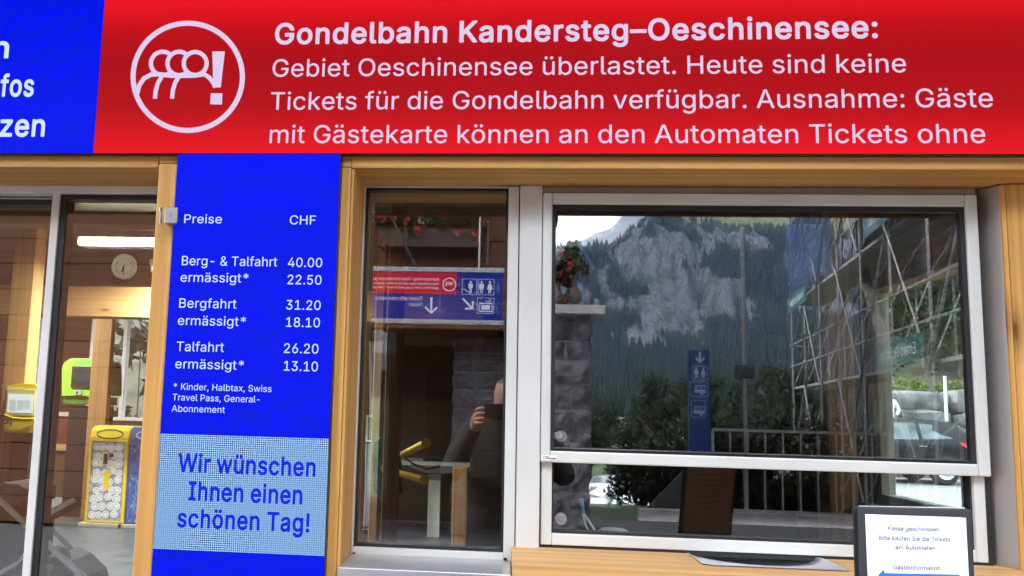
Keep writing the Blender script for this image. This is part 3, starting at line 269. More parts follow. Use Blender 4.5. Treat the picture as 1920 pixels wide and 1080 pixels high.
GLY = json.loads(r'''{"r":{" ":[188,[]],"!":[201,[[97,-7,117,-4,131,6,142,21,145,35,142,59,132,75,117,86,99,89,81,86,65,76,54,61,49,41,54,21,65,6,79,-3],[69,157,127,157,131,161,135,481,135,507,131,511,65,511,61,507,64,161]]],"&":[453,[[195,-10,235,-6,273,5,307,21,327,38,363,-3,435,-3,439,0,370,86,400,146,408,180,410,224,347,225,343,184,327,140,224,264,294,324,317,360,327,404,322,436,310,462,291,485,269,501,247,509,203,516,165,513,131,501,107,483,88,458,75,424,75,370,86,340,131,276,83,237,44,190,34,164,31,134,36,96,50,64,77,31,109,9,145,-4],[187,50,153,56,127,71,111,90,101,118,101,144,112,172,171,226,286,88,247,61,221,52],[183,315,147,366,140,398,147,428,169,450,199,458,225,454,243,443,255,426,259,404,253,378,235,354]]],"*":[458,[[202,220,252,222,250,325,336,270,343,276,364,314,360,319,274,364,362,412,363,420,341,458,334,461,250,406,252,508,248,512,199,510,202,406,114,461,87,416,90,411,178,366,87,316,112,270,118,271,203,324,198,228]]],",":[193,[[39,-122,86,-120,139,66,137,73,66,72,35,-118]]],"-":[458,[[115,185,337,186,340,189,340,245,115,247,111,243,111,189]]],".":[193,[[95,-7,115,-3,129,6,140,21,143,35,141,59,132,73,117,84,99,89,77,86,62,75,50,59,47,41,50,23,61,7,77,-4]]],"0":[458,[[227,-10,279,-2,309,13,325,22,361,60,386,110,403,176,407,272,403,330,388,390,360,450,323,487,283,509,219,518,173,511,133,489,92,448,66,396,51,336,45,250,50,178,66,114,93,60,129,21,167,1],[223,54,195,58,185,64,165,76,143,104,125,146,115,196,112,260,115,310,125,362,143,404,165,433,177,440,193,450,227,457,260,450,283,436,311,402,327,366,337,316,341,242,337,192,329,152,311,106,288,76,259,58]]],"1":[458,[[77,-3,394,-1,393,56,279,59,277,510,195,510,84,429,83,361,87,356,209,443,209,59,75,56,73,1]]],"2":[458,[[65,-3,392,-1,392,55,389,58,158,61,270,179,338,257,374,317,383,367,378,413,360,451,339,476,307,500,269,514,227,519,181,514,135,494,110,475,84,445,68,405,63,363,65,360,129,360,133,391,141,411,155,430,183,449,199,455,217,457,271,447,291,434,309,409,315,395,317,369,309,329,280,283,62,49,61,1]]],"3":[458,[[215,-10,267,-5,311,10,345,33,364,54,372,64,390,102,395,154,390,186,372,226,343,257,309,279,265,291,228,292,374,458,375,508,371,512,71,512,67,508,69,449,284,448,156,302,155,250,159,245,239,242,273,232,297,215,315,192,325,160,323,118,312,94,295,76,274,64,227,54,209,54,166,62,145,74,125,94,111,133,47,134,42,130,49,90,64,62,97,27,131,8,171,-6]]],"4":[458,[[283,-3,346,-1,347,102,411,102,416,105,415,164,346,167,345,320,280,319,277,165,113,167,312,505,311,510,307,511,247,511,38,161,37,107,41,102,277,102,279,1]]],"5":[458,[[219,-10,269,-4,297,7,311,13,346,40,371,74,388,116,393,154,391,200,380,236,366,262,348,286,325,307,297,323,263,333,223,336,175,327,137,306,153,448,367,449,369,508,365,512,97,512,93,508,66,252,129,244,169,266,215,274,249,270,273,260,294,242,311,220,321,194,325,158,321,130,311,105,296,84,281,72,251,56,221,53,175,62,139,93,129,110,123,132,58,130,64,90,81,58,107,29,143,7,177,-5]]],"6":[458,[[225,-10,271,-5,319,17,346,38,370,70,387,112,391,168,387,202,372,242,346,274,319,297,279,312,229,316,195,310,184,304,324,506,324,510,319,512,253,512,248,508,130,334,78,242,65,200,61,160,66,114,82,72,104,42,145,11,181,-4],[221,52,195,56,175,66,155,81,139,106,131,128,128,160,131,188,139,210,156,234,177,250,201,260,233,262,251,260,274,250,298,232,311,212,321,188,324,154,321,128,313,106,296,80,277,65,256,56]]],"7":[458,[[99,-3,168,-1,393,447,393,510,60,509,59,453,63,449,319,447,96,5,96,-1]]],"8":[458,[[225,-10,287,-2,319,9,351,29,382,64,397,94,403,128,399,170,390,196,374,222,347,247,327,259,305,266,335,280,360,304,378,340,385,380,378,422,362,454,339,479,325,489,307,501,271,514,235,518,183,514,145,501,113,480,86,448,72,418,67,382,74,340,92,304,117,280,147,266,111,251,80,224,62,194,52,166,49,136,56,92,72,60,99,31,139,7,177,-5],[209,54,169,62,147,76,132,92,121,116,119,128,121,162,133,188,167,218,199,230,253,230,285,218,319,188,331,162,334,140,331,116,320,92,305,76,283,62,255,54],[223,294,181,302,161,315,147,332,139,350,136,378,143,408,161,435,183,448,227,457,269,448,291,435,307,416,313,400,316,374,313,350,305,332,291,315,271,302]]],"9":[458,[[133,-3,199,-3,204,1,318,167,374,265,386,303,391,335,387,393,370,437,346,469,313,496,271,513,225,519,181,513,141,496,109,472,88,445,66,397,61,353,65,307,81,267,105,234,135,212,175,196,223,193,257,199,267,205,128,3,128,-1],[221,247,201,249,177,259,155,278,140,299,131,325,128,353,131,379,140,403,157,428,175,443,197,453,233,457,251,455,274,445,299,424,313,403,321,381,324,347,321,321,313,299,297,275,277,259,257,251]]],":":[193,[[95,-7,115,-3,129,6,140,21,143,35,141,59,132,73,117,84,99,89,77,86,62,75,50,59,47,41,50,23,61,7,77,-4],[89,269,113,271,127,280,140,297,143,311,140,335,130,351,113,362,95,365,77,362,62,351,50,335,47,317,51,297,60,283,75,272]]],"A":[485,[[19,-3,88,-1,137,139,341,139,392,-1,464,-1,277,510,198,509,16,9,14,-1],[161,201,159,203,194,303,239,445,319,201]]],"B":[461,[[61,-3,249,-3,301,1,345,16,359,24,379,37,402,65,416,99,421,135,417,173,406,201,390,225,367,246,343,258,318,265,355,282,388,317,398,343,401,373,397,411,384,443,360,471,333,492,289,507,253,511,58,509,57,1],[129,59,129,228,251,228,279,225,305,215,325,200,339,183,349,161,351,129,347,107,325,81,293,65,243,59],[129,287,129,449,245,449,283,443,314,423,327,401,333,367,331,351,321,329,305,310,287,299,235,287]]],"C":[515,[[267,-10,305,-7,343,3,375,17,403,35,430,60,452,92,466,124,474,160,407,162,386,114,355,83,313,62,271,56,247,58,223,62,187,78,153,107,129,144,111,196,106,250,111,310,128,364,152,400,187,430,225,448,267,453,315,446,354,426,387,392,407,345,471,345,475,352,466,386,450,420,430,448,405,473,377,491,341,507,259,518,205,511,149,487,100,444,68,396,46,332,37,252,45,180,52,158,68,112,102,62,147,23,197,1]]],"E":[424,[[61,-3,378,-1,378,55,373,59,128,61,129,226,353,226,358,231,358,285,355,288,129,289,129,449,371,449,375,453,373,510,58,509,57,1]]],"F":[415,[[61,-3,128,-1,129,218,345,218,349,223,349,277,345,281,129,281,129,449,369,450,372,453,371,510,58,509,57,1]]],"G":[525,[[267,-10,327,-3,375,15,421,48,454,90,474,140,481,198,479,258,283,258,283,197,411,194,407,160,395,128,373,97,341,72,297,58,265,56,233,60,187,78,153,107,129,144,111,196,106,256,111,312,127,362,144,390,153,403,185,430,225,448,253,452,275,452,313,446,358,420,385,390,407,347,476,348,468,384,450,420,432,446,405,471,377,491,345,505,307,515,281,518,255,518,199,509,145,485,102,448,66,394,46,334,37,256,46,174,67,114,102,62,155,19,205,-2]]],"H":[522,[[61,-3,128,-1,129,229,387,229,389,1,393,-3,460,-1,459,510,390,509,387,291,129,291,128,509,58,509,57,1]]],"I":[305,[[32,-3,271,-1,270,58,186,61,186,447,270,450,270,510,29,509,30,450,116,447,116,61,30,58,28,1]]],"K":[472,[[61,-3,128,-1,128,167,197,240,370,-1,450,-1,442,15,247,289,436,491,448,505,447,510,361,510,172,305,129,252,128,509,58,509,57,1]]],"O":[538,[[267,-10,337,1,387,23,432,62,468,118,489,178,495,242,489,330,466,396,432,446,385,487,329,511,275,518,211,512,195,507,149,487,102,446,68,396,52,350,45,328,37,256,45,180,52,158,68,112,102,62,147,23,197,1],[255,58,223,62,187,78,151,110,127,146,111,196,106,256,111,312,123,350,128,364,153,401,185,430,193,434,225,448,269,453,307,448,345,432,384,398,405,364,423,312,427,244,423,196,406,146,381,107,347,78,314,64,271,56]]],"P":[450,[[61,-3,128,-1,129,183,237,183,291,189,339,208,368,231,392,263,407,303,411,337,406,393,392,433,372,459,333,490,289,506,245,511,58,509,57,1],[129,245,129,449,265,447,295,437,316,421,331,399,339,377,341,337,333,301,315,274,295,258,257,247]]],"S":[452,[[223,-12,283,-6,325,9,361,31,388,62,404,94,411,138,408,172,398,198,359,241,311,268,171,310,133,336,121,354,119,388,132,418,147,433,169,446,197,454,217,456,267,450,299,435,324,410,337,375,402,376,403,384,396,418,380,450,351,479,315,502,275,514,239,518,179,514,139,502,101,479,74,452,55,414,49,374,57,326,85,286,127,257,181,237,295,202,323,182,332,174,341,154,343,136,339,116,326,92,309,76,291,66,255,54,221,52,167,62,143,74,125,90,117,104,105,139,39,140,35,136,44,94,60,62,89,29,133,4,171,-7]]],"T":[454,[[195,-3,255,-3,260,1,260,447,417,450,420,453,419,510,30,509,31,450,191,447,191,1]]],"W":[691,[[157,-3,232,-1,318,313,343,419,363,329,452,-1,531,-2,664,477,671,510,600,509,507,145,493,79,382,509,305,510,222,199,193,77,164,203,84,509,15,510,16,499,152,1]]],"a":[394,[[159,-12,217,-1,253,22,273,49,277,-3,335,-3,340,0,340,250,336,290,324,322,304,348,287,363,239,382,185,386,133,378,103,367,81,351,56,326,39,294,40,290,45,287,99,272,104,274,121,299,149,319,193,328,237,320,265,294,273,254,270,244,263,238,235,230,125,214,85,199,61,185,50,174,40,162,32,140,27,108,31,78,46,42,67,19,91,3,125,-8],[161,50,133,54,104,74,95,108,97,122,105,136,141,158,237,174,273,184,271,124,261,96,250,80,227,62,203,52,175,48]]],"b":[429,[[228,-11,274,-5,316,14,348,43,373,83,388,133,392,175,388,245,373,293,349,331,314,364,274,381,230,387,196,384,170,376,136,349,118,324,117,509,52,510,51,-1,114,-2,116,56,136,29,170,2,198,-8],[214,51,190,53,182,57,164,67,142,89,128,116,118,153,116,199,118,227,126,257,142,288,164,310,186,321,224,327,250,323,274,311,299,287,314,259,322,229,325,185,322,149,314,119,298,89,278,69,254,55]]],"c":[401,[[205,-11,261,-4,307,18,344,55,365,101,359,106,303,118,290,91,269,68,243,55,203,49,175,53,147,68,126,91,111,117,101,153,101,221,115,265,126,285,149,309,175,323,189,325,211,327,239,323,270,307,288,287,301,260,364,275,344,321,307,358,261,380,207,387,159,381,123,366,80,331,52,287,37,243,31,189,37,133,52,89,80,45,119,12,159,-5]]],"d":[429,[[195,-11,227,-8,255,2,289,29,309,56,313,-2,374,-1,373,510,310,509,309,323,289,348,253,376,229,384,195,387,151,381,111,364,76,333,52,293,36,245,31,187,36,133,52,83,77,43,109,14,151,-5],[199,51,171,55,147,68,127,89,111,119,101,153,99,199,101,225,109,255,127,288,148,309,171,321,209,327,235,323,259,311,283,287,297,262,307,227,309,179,307,153,297,117,281,87,261,67,237,55]]],"e":[409,[[211,-11,249,-8,271,-2,313,17,337,37,354,59,366,87,366,93,307,107,302,105,283,75,251,55,215,49,179,53,153,63,126,87,111,111,103,139,100,165,369,166,374,169,374,193,371,243,360,281,344,315,332,331,295,364,269,376,205,387,157,381,119,364,78,329,52,291,38,247,31,185,37,131,48,99,54,83,80,45,119,12,161,-5],[101,223,101,239,111,267,128,293,149,311,169,321,201,327,237,323,262,311,282,291,295,269,305,233,303,223]]],"f":[259,[[83,-3,141,-3,145,1,145,323,227,324,231,329,229,380,145,383,147,441,156,457,171,467,193,471,230,467,245,519,243,524,227,529,187,533,137,522,115,510,94,489,81,461,79,383,7,381,3,377,5,324,79,323,79,1]]],"g":[430,[[205,-154,251,-150,283,-141,323,-121,352,-92,369,-56,375,-10,375,378,371,382,312,380,309,323,289,349,255,375,233,383,187,386,147,379,109,363,78,334,52,294,37,250,31,188,38,130,52,90,74,56,111,25,151,7,193,2,227,5,253,13,281,33,309,64,309,-4,301,-46,280,-72,247,-90,205,-94,157,-86,125,-65,101,-39,50,-68,52,-76,81,-113,123,-137,135,-143,163,-150],[191,64,173,66,147,78,125,100,113,122,101,158,99,202,101,226,109,254,126,288,147,309,159,316,181,324,205,327,237,322,257,312,284,288,297,264,307,228,309,182,307,156,299,126,282,96,263,78,237,66,211,62]]],"h":[415,[[54,-3,117,-1,117,229,120,257,128,281,144,302,179,321,208,326,246,320,270,302,288,273,294,231,294,-1,356,-3,360,1,360,243,356,285,343,323,323,351,296,372,264,383,228,387,186,382,150,364,117,327,117,507,112,511,54,511,50,507,50,1]]],"i":[172,[[54,-3,112,-3,117,1,117,377,112,381,54,381,50,377,50,1],[78,441,100,443,112,450,125,465,128,477,126,499,117,513,104,522,84,527,66,524,52,514,41,499,38,483,41,467,52,453,64,444]]],"k":[386,[[54,-3,117,-1,117,139,154,174,292,-2,370,-3,374,1,206,215,361,375,361,379,282,380,118,215,117,507,112,511,54,511,50,507,50,1]]],"l":[194,[[138,-5,180,0,183,5,173,55,140,55,130,58,122,65,118,89,117,509,54,511,50,507,50,83,54,53,57,43,74,16,100,0]]],"m":[615,[[54,-3,117,-1,117,241,120,267,130,289,148,310,160,317,198,327,228,323,250,310,268,281,272,257,272,-1,337,-1,338,249,346,283,350,291,376,318,394,325,422,327,446,323,470,311,488,287,494,251,494,-1,558,-2,560,257,556,297,543,331,525,355,500,374,468,386,436,389,380,378,336,346,318,318,311,333,288,364,258,382,220,389,170,378,130,348,116,325,114,380,52,380,50,1]]],"n":[415,[[54,-3,117,-1,117,229,120,257,128,281,144,302,179,321,208,326,246,320,270,302,288,273,294,231,294,-1,359,-1,360,243,356,285,339,329,322,352,296,372,264,383,228,387,186,382,150,364,121,333,116,322,114,380,51,379,50,1]]],"o":[420,[[205,-11,257,-5,297,12,336,45,362,85,379,133,383,175,378,245,362,291,336,331,297,364,257,381,209,387,159,381,123,366,80,331,52,287,37,243,31,189,37,133,52,89,80,45,119,12,159,-5],[195,51,175,53,149,67,125,93,111,118,101,153,99,197,101,221,111,257,126,285,147,308,171,321,211,327,239,323,251,317,268,307,291,283,305,255,313,225,315,165,305,119,290,91,269,70,239,53,211,49]]],"p":[429,[[54,-146,117,-144,118,54,136,29,172,1,198,-8,238,-10,276,-4,314,13,349,44,372,82,388,132,390,154,392,202,388,246,369,300,347,334,316,363,268,382,238,386,196,384,168,375,135,348,116,322,114,381,51,380,50,-142],[206,52,188,54,166,66,142,88,128,116,118,152,116,200,118,226,128,262,143,290,164,310,184,320,220,327,256,320,278,309,299,288,314,258,320,236,325,184,322,150,316,126,299,90,276,67,252,54,226,50]]],"r":[264,[[54,-3,117,-1,117,239,120,263,128,281,148,304,178,319,202,323,244,320,244,386,192,385,156,372,128,348,116,328,114,380,51,379,50,1]]],"s":[370,[[179,-11,229,-6,263,4,289,20,316,49,328,73,333,101,328,143,308,173,283,192,235,210,165,229,127,245,115,259,112,277,117,297,134,315,159,327,187,330,219,325,242,313,269,275,326,289,302,339,281,360,257,374,229,382,189,387,149,384,113,372,85,356,64,335,47,299,45,267,50,237,70,207,101,184,147,168,223,149,250,135,263,119,265,103,260,83,235,61,217,53,181,48,153,51,125,63,107,81,95,108,43,99,33,93,43,61,60,37,81,16,113,0,145,-8]]],"t":[232,[[167,-7,207,-2,214,1,215,7,203,56,183,53,153,55,138,63,131,77,129,323,205,324,207,377,203,381,131,381,128,471,67,473,63,469,63,383,5,380,3,329,7,324,63,323,63,87,70,49,90,19,115,4,125,-1]]],"u":[415,[[180,-8,222,-3,256,13,289,46,294,58,297,-2,359,-2,358,381,294,380,294,156,290,122,280,98,266,79,252,68,226,56,200,53,164,59,139,78,122,106,117,142,117,380,51,380,50,136,54,94,65,62,85,32,112,9,146,-4]]],"v":[394,[[164,-3,229,-1,371,371,372,380,306,381,301,377,223,161,196,73,87,379,16,379,157,7]]],"w":[572,[[140,-3,201,-1,284,297,365,-1,430,-2,542,357,546,380,477,379,398,83,319,379,250,380,203,213,170,77,156,143,90,379,22,380,26,357,134,1]]],"x":[384,[[24,-3,94,-1,150,83,188,147,286,-2,359,-1,357,7,229,191,353,375,352,380,280,380,231,309,190,240,102,380,28,379,29,373,151,195,19,3,19,-1]]],"y":[394,[[88,-148,138,-139,146,-135,179,-108,203,-66,369,366,372,381,303,380,225,166,194,72,165,164,87,380,15,380,160,0,148,-36,128,-72,104,-86,58,-86,45,-140,64,-146]]],"z":[385,[[43,-3,342,-1,342,55,339,58,130,61,335,329,335,380,46,379,47,320,250,319,40,49,39,1]]],"ä":[394,[[159,-12,217,-1,253,22,273,49,277,-3,335,-3,340,0,340,250,336,290,324,322,304,348,287,363,239,382,185,386,133,378,103,367,81,351,56,326,39,294,40,290,45,287,99,272,104,274,121,299,149,319,193,328,237,320,265,294,273,254,270,244,263,238,235,230,125,214,85,199,61,185,50,174,40,162,32,140,27,108,31,78,46,42,67,19,91,3,125,-8],[161,50,133,54,104,74,95,108,97,122,105,136,141,158,237,174,273,184,271,124,261,96,250,80,227,62,203,52,175,48],[117,440,135,444,147,452,157,466,161,482,158,500,148,514,133,523,117,526,101,523,89,515,78,502,75,488,78,466,86,454,101,443],[261,440,279,444,287,449,301,466,303,474,302,500,294,512,281,521,261,526,245,523,233,515,222,502,219,488,222,466,230,454,245,443]]],"ö":[420,[[205,-11,257,-5,297,12,336,45,362,85,379,133,383,175,378,245,362,291,336,331,297,364,257,381,209,387,159,381,123,366,80,331,52,287,37,243,31,189,37,133,52,89,80,45,119,12,159,-5],[195,51,175,53,149,67,125,93,111,118,101,153,99,197,101,221,111,257,126,285,147,308,171,321,211,327,239,323,251,317,268,307,291,283,305,255,313,225,315,165,305,119,290,91,269,70,239,53,211,49],[131,441,153,444,165,452,176,467,179,483,176,499,166,513,153,522,141,525,119,522,105,514,96,501,93,489,96,467,102,457,117,444],[273,441,295,443,309,452,320,467,323,483,320,499,310,513,297,522,285,525,263,522,249,514,240,501,237,489,240,467,246,457,261,444]]],"ü":[415,[[180,-8,222,-3,256,13,289,46,294,58,297,-2,359,-2,358,381,294,380,294,156,290,122,280,98,266,79,252,68,226,56,200,53,164,59,139,78,122,106,117,142,117,380,51,380,50,136,54,94,65,62,85,32,112,9,146,-4],[132,440,150,443,164,453,172,466,176,482,173,500,164,514,150,523,134,526,118,523,102,514,93,500,90,484,94,466,101,454,116,444],[276,440,294,444,306,452,316,466,320,482,317,500,307,514,292,523,276,526,260,523,248,515,237,502,234,488,237,466,245,454,260,443]]],"–":[355,[[1,185,349,185,353,189,353,243,349,247,1,247,-3,243,-3,189]]]},"b":{" ":[188,[]],"!":[222,[[97,-23,122,-19,143,-5,157,15,161,35,158,63,143,87,122,101,99,105,73,100,53,87,39,67,33,41,39,15,53,-5,73,-18],[69,141,133,142,143,149,147,159,151,507,147,519,137,526,59,526,46,513,48,159,56,145]]],":":[214,[[95,-23,121,-18,141,-5,155,15,159,35,156,65,143,84,121,100,99,105,72,101,50,87,36,67,31,41,35,18,49,-4,71,-19],[89,253,119,256,139,269,155,291,159,311,156,339,141,363,121,376,95,381,71,377,49,362,35,340,31,317,36,291,49,271,69,257]]],"G":[546,[[267,-26,331,-19,379,-1,432,36,470,86,490,136,497,198,496,260,491,269,483,274,279,274,266,260,265,200,271,186,285,180,393,178,379,132,359,106,335,88,303,76,269,72,229,78,196,92,186,100,165,118,143,152,127,200,125,220,122,254,127,308,145,360,165,392,194,416,229,432,257,436,307,430,347,409,371,382,390,342,401,332,475,330,485,334,491,342,492,356,482,392,464,428,439,462,413,485,373,511,343,523,311,531,281,534,249,533,195,525,141,501,91,460,51,400,32,344,21,256,30,170,52,108,91,50,137,10,149,4,199,-17]]],"I":[326,[[32,-19,268,-19,280,-15,286,-7,288,55,282,70,274,74,202,77,202,431,270,433,284,441,288,453,288,509,284,519,276,526,32,527,22,524,14,515,12,453,18,439,30,433,100,431,100,77,26,74,16,67,12,55,12,-1,18,-13]]],"K":[493,[[61,-19,125,-19,135,-16,142,-9,144,1,144,159,195,213,359,-13,373,-19,447,-19,455,-17,463,-11,467,1,464,11,267,287,461,495,464,513,455,524,443,527,365,527,351,523,145,298,143,514,135,524,123,527,55,526,45,519,41,507,41,1,47,-13]]],"O":[559,[[267,-26,343,-14,396,10,443,50,484,114,504,174,511,242,504,336,481,402,445,456,391,502,333,527,275,534,197,525,140,500,91,458,50,394,30,334,21,256,30,174,36,154,53,106,91,50,138,10,191,-14],[255,74,229,78,196,92,165,118,143,152,127,200,122,254,127,308,133,326,143,356,165,390,194,416,203,420,229,432,269,436,303,432,333,419,369,390,391,356,407,308,411,248,405,196,390,152,369,118,339,93,305,78,267,72]]],"T":[475,[[195,-19,261,-18,270,-13,276,-5,276,431,415,433,428,437,436,447,436,509,433,518,423,526,33,527,23,524,15,515,13,451,17,441,25,435,175,431,175,1,180,-13]]],"W":[712,[[157,-19,231,-19,241,-15,248,-7,343,344,438,-9,447,-17,457,-19,529,-19,543,-13,550,1,686,495,688,513,682,521,667,527,605,527,593,524,585,515,493,155,398,515,389,524,379,527,307,527,293,522,284,501,193,151,100,515,91,524,81,527,13,526,3,520,-2,513,0,495,136,-3,144,-15]]],"a":[415,[[159,-28,221,-17,257,5,262,-10,273,-19,341,-19,356,-4,356,250,352,294,339,328,316,360,293,378,245,397,183,402,127,393,97,382,67,360,43,335,24,298,24,284,35,273,97,256,112,260,133,288,157,304,187,310,197,311,231,304,250,286,256,256,255,252,119,229,69,210,35,182,25,168,16,144,11,108,16,72,33,33,53,10,85,-12,119,-23],[161,66,138,70,118,84,112,108,118,126,145,142,257,160,253,120,246,102,235,88,219,76,197,68,171,64]]],"b":[450,[[228,-27,280,-20,325,1,361,33,388,77,403,127,408,175,403,251,391,291,367,333,353,351,322,378,280,396,230,403,192,400,164,391,134,368,131,517,118,526,48,526,38,519,34,507,36,-7,42,-15,52,-19,116,-18,129,-9,132,11,166,-14,194,-24],[214,67,191,71,173,81,156,97,142,125,136,149,132,195,134,223,142,253,156,280,174,297,194,307,220,311,248,306,269,295,284,280,300,247,306,223,309,189,306,155,299,125,284,98,269,83,246,69]]],"c":[422,[[205,-27,267,-19,316,5,357,46,381,101,377,113,367,121,315,134,299,134,287,125,275,99,259,81,237,70,207,65,179,70,158,81,133,112,125,127,117,157,117,217,127,253,139,275,158,295,179,306,193,309,207,311,235,307,259,295,274,277,287,252,301,244,367,258,380,271,379,287,358,329,317,371,265,396,207,403,153,396,113,379,68,343,36,293,22,249,15,189,22,127,36,85,68,33,113,-3,153,-20]]],"d":[450,[[195,-27,231,-24,257,-15,293,11,296,-7,309,-18,373,-19,383,-15,389,-7,391,507,387,519,377,526,307,526,294,515,291,367,261,390,233,400,195,403,137,393,102,377,63,343,38,301,22,255,15,191,20,129,37,78,48,59,65,32,101,0,145,-20],[199,67,179,69,172,73,157,81,140,99,126,125,117,157,115,195,117,221,125,251,139,278,156,295,177,306,205,311,229,307,250,297,269,279,282,255,289,229,293,183,291,157,282,123,267,96,252,81,229,69]]],"e":[430,[[211,-27,253,-24,283,-16,325,6,349,26,370,55,382,83,380,101,367,110,317,122,301,122,289,114,271,87,247,71,211,65,185,68,161,78,141,95,127,116,118,149,375,150,390,165,390,193,386,249,376,287,358,323,339,347,304,377,275,391,205,403,151,396,139,391,103,374,67,341,37,297,22,251,15,185,22,127,32,95,40,75,68,33,111,-2,155,-20],[121,239,127,262,139,281,152,293,179,308,205,311,231,308,253,297,275,270,286,241]]],"f":[280,[[83,-19,143,-19,153,-15,160,-5,161,307,233,308,241,314,246,323,247,377,241,392,233,396,161,399,163,435,169,447,177,451,197,455,233,450,245,461,260,511,260,527,249,539,227,546,181,548,131,538,107,524,81,498,66,467,63,399,1,396,-7,392,-12,383,-13,329,-7,314,1,308,63,307,63,1,68,-13]]],"g":[451,[[205,-170,257,-165,289,-157,331,-135,365,-102,385,-60,391,-10,391,378,387,390,379,396,307,396,296,386,293,366,261,390,233,401,187,402,141,394,100,376,67,346,37,300,22,256,15,192,20,132,38,82,69,38,103,11,141,-6,193,-14,231,-11,255,-3,293,20,293,0,286,-38,269,-60,243,-73,209,-78,161,-70,135,-52,112,-26,101,-23,89,-26,45,-50,34,-62,34,-78,73,-127,129,-159,163,-167],[191,80,177,82,156,92,139,108,127,130,119,156,115,198,117,222,125,248,139,278,156,296,168,302,181,307,207,310,231,307,251,297,270,278,283,254,289,232,293,186,291,160,283,132,269,106,254,92,231,82,207,78]]],"h":[436,[[54,-19,118,-18,132,-6,133,225,136,253,144,275,154,289,183,305,208,310,238,305,244,301,258,291,272,267,278,227,279,-7,286,-15,296,-19,356,-19,370,-13,376,-1,376,243,371,291,358,329,330,366,302,387,270,398,226,403,182,398,144,379,134,371,133,513,127,521,118,526,48,526,40,521,34,509,34,1,40,-13]]],"i":[193,[[54,-19,118,-18,127,-13,133,-5,133,377,130,388,118,396,48,396,40,391,34,379,34,1,40,-13],[78,425,106,428,126,440,140,459,144,477,141,505,128,525,108,538,84,543,61,539,40,525,26,505,22,483,26,461,40,442,58,429]]],"l":[215,[[138,-21,187,-15,197,-7,199,5,186,64,174,72,138,72,134,93,133,513,127,521,118,526,48,526,38,519,34,507,34,83,39,47,57,11,65,3,96,-16]]],"n":[436,[[54,-19,118,-18,132,-6,133,225,136,253,144,275,154,289,183,305,208,310,238,305,244,301,258,291,272,267,278,227,279,-7,286,-15,298,-19,358,-19,368,-15,373,-9,376,1,376,243,371,291,353,337,334,363,306,384,270,398,228,403,182,398,142,378,132,368,129,387,116,396,48,396,37,387,34,377,34,1,40,-13]]],"o":[441,[[205,-27,263,-20,303,-3,347,33,378,81,394,127,399,175,394,249,377,297,349,341,303,379,263,396,209,403,145,393,107,376,68,343,36,293,22,249,15,189,22,127,36,85,68,33,113,-3,153,-20],[195,67,179,70,158,81,139,101,125,127,117,157,115,193,117,217,125,247,141,277,157,295,176,305,207,311,235,307,257,295,277,275,289,251,295,229,300,187,291,131,277,101,257,81,235,69,207,65]]],"r":[285,[[54,-19,118,-18,132,-6,133,235,136,257,148,281,170,298,206,307,244,303,258,311,262,323,262,383,258,395,250,401,206,403,176,398,144,384,132,375,128,388,116,396,48,396,36,385,34,1,40,-13]]],"s":[391,[[179,-27,235,-22,269,-11,299,7,331,41,344,69,349,101,343,148,315,188,281,212,179,241,137,258,130,267,131,289,142,301,163,311,185,314,213,309,231,300,251,269,263,260,279,260,325,270,334,275,341,283,341,299,318,345,291,373,263,389,241,396,189,403,145,400,109,388,75,369,53,347,32,305,29,267,34,237,38,225,58,195,95,169,143,152,217,133,239,123,247,113,245,91,234,79,211,68,181,64,157,67,133,78,122,89,108,119,93,125,31,112,21,105,17,93,30,51,48,25,72,3,109,-16,141,-24]]],"t":[253,[[167,-23,197,-22,219,-16,230,-5,231,7,220,59,215,67,201,73,179,69,157,71,147,81,145,307,205,308,216,313,223,329,222,383,217,392,209,396,145,399,145,471,135,486,125,489,61,488,48,475,47,399,1,396,-11,385,-12,323,-7,314,1,308,47,307,47,87,55,43,83,4,119,-16]]],"w":[593,[[140,-19,200,-19,210,-15,217,-7,284,230,352,-10,360,-17,370,-19,428,-19,442,-13,449,-1,563,371,563,383,558,390,548,396,482,397,474,396,464,388,398,152,332,388,322,396,314,397,254,397,242,394,231,377,170,150,104,387,94,396,86,397,26,397,11,391,5,383,5,371,119,-3,127,-15]]],"z":[406,[[43,-19,337,-19,347,-17,355,-10,358,1,358,61,347,73,163,77,349,321,352,379,343,394,331,397,49,397,41,396,33,389,29,377,29,323,33,312,42,305,217,303,25,55,24,-5,31,-15]]],"ö":[441,[[205,-27,263,-20,303,-3,347,33,378,81,394,127,399,175,394,249,377,297,349,341,303,379,263,396,209,403,145,393,107,376,68,343,36,293,22,249,15,189,22,127,36,85,68,33,113,-3,153,-20],[195,67,179,70,158,81,139,101,125,127,117,157,115,193,117,217,125,247,141,277,157,295,176,305,207,311,235,307,257,295,277,275,289,251,295,229,300,187,291,131,277,101,257,81,235,69,207,65],[131,425,157,428,175,439,191,461,194,477,192,503,182,519,165,534,147,540,115,538,97,528,82,509,78,495,78,471,89,447,111,429],[273,425,301,428,319,439,335,461,338,477,336,503,326,519,309,534,291,540,259,538,241,528,226,509,222,495,222,471,233,447,255,429]]],"ü":[436,[[180,-24,230,-18,264,-1,278,11,283,-10,294,-19,362,-19,374,-8,376,378,372,390,364,396,296,398,286,394,279,386,278,160,274,126,266,106,244,82,222,72,200,69,172,74,166,78,152,88,138,112,133,146,132,385,124,395,112,398,52,398,42,394,36,386,34,136,39,88,49,58,74,20,102,-3,140,-19],[132,424,156,428,176,442,187,460,192,482,189,504,176,525,156,538,134,542,110,537,91,526,78,506,74,484,79,460,90,442,110,429],[276,424,299,428,318,441,332,461,336,482,332,506,318,526,300,537,276,542,255,538,235,526,222,508,218,488,221,462,234,442,254,428]]],"–":[376,[[1,169,355,170,365,177,369,187,368,249,361,259,349,263,-5,262,-13,257,-18,249,-19,189,-13,175]]]}}''')
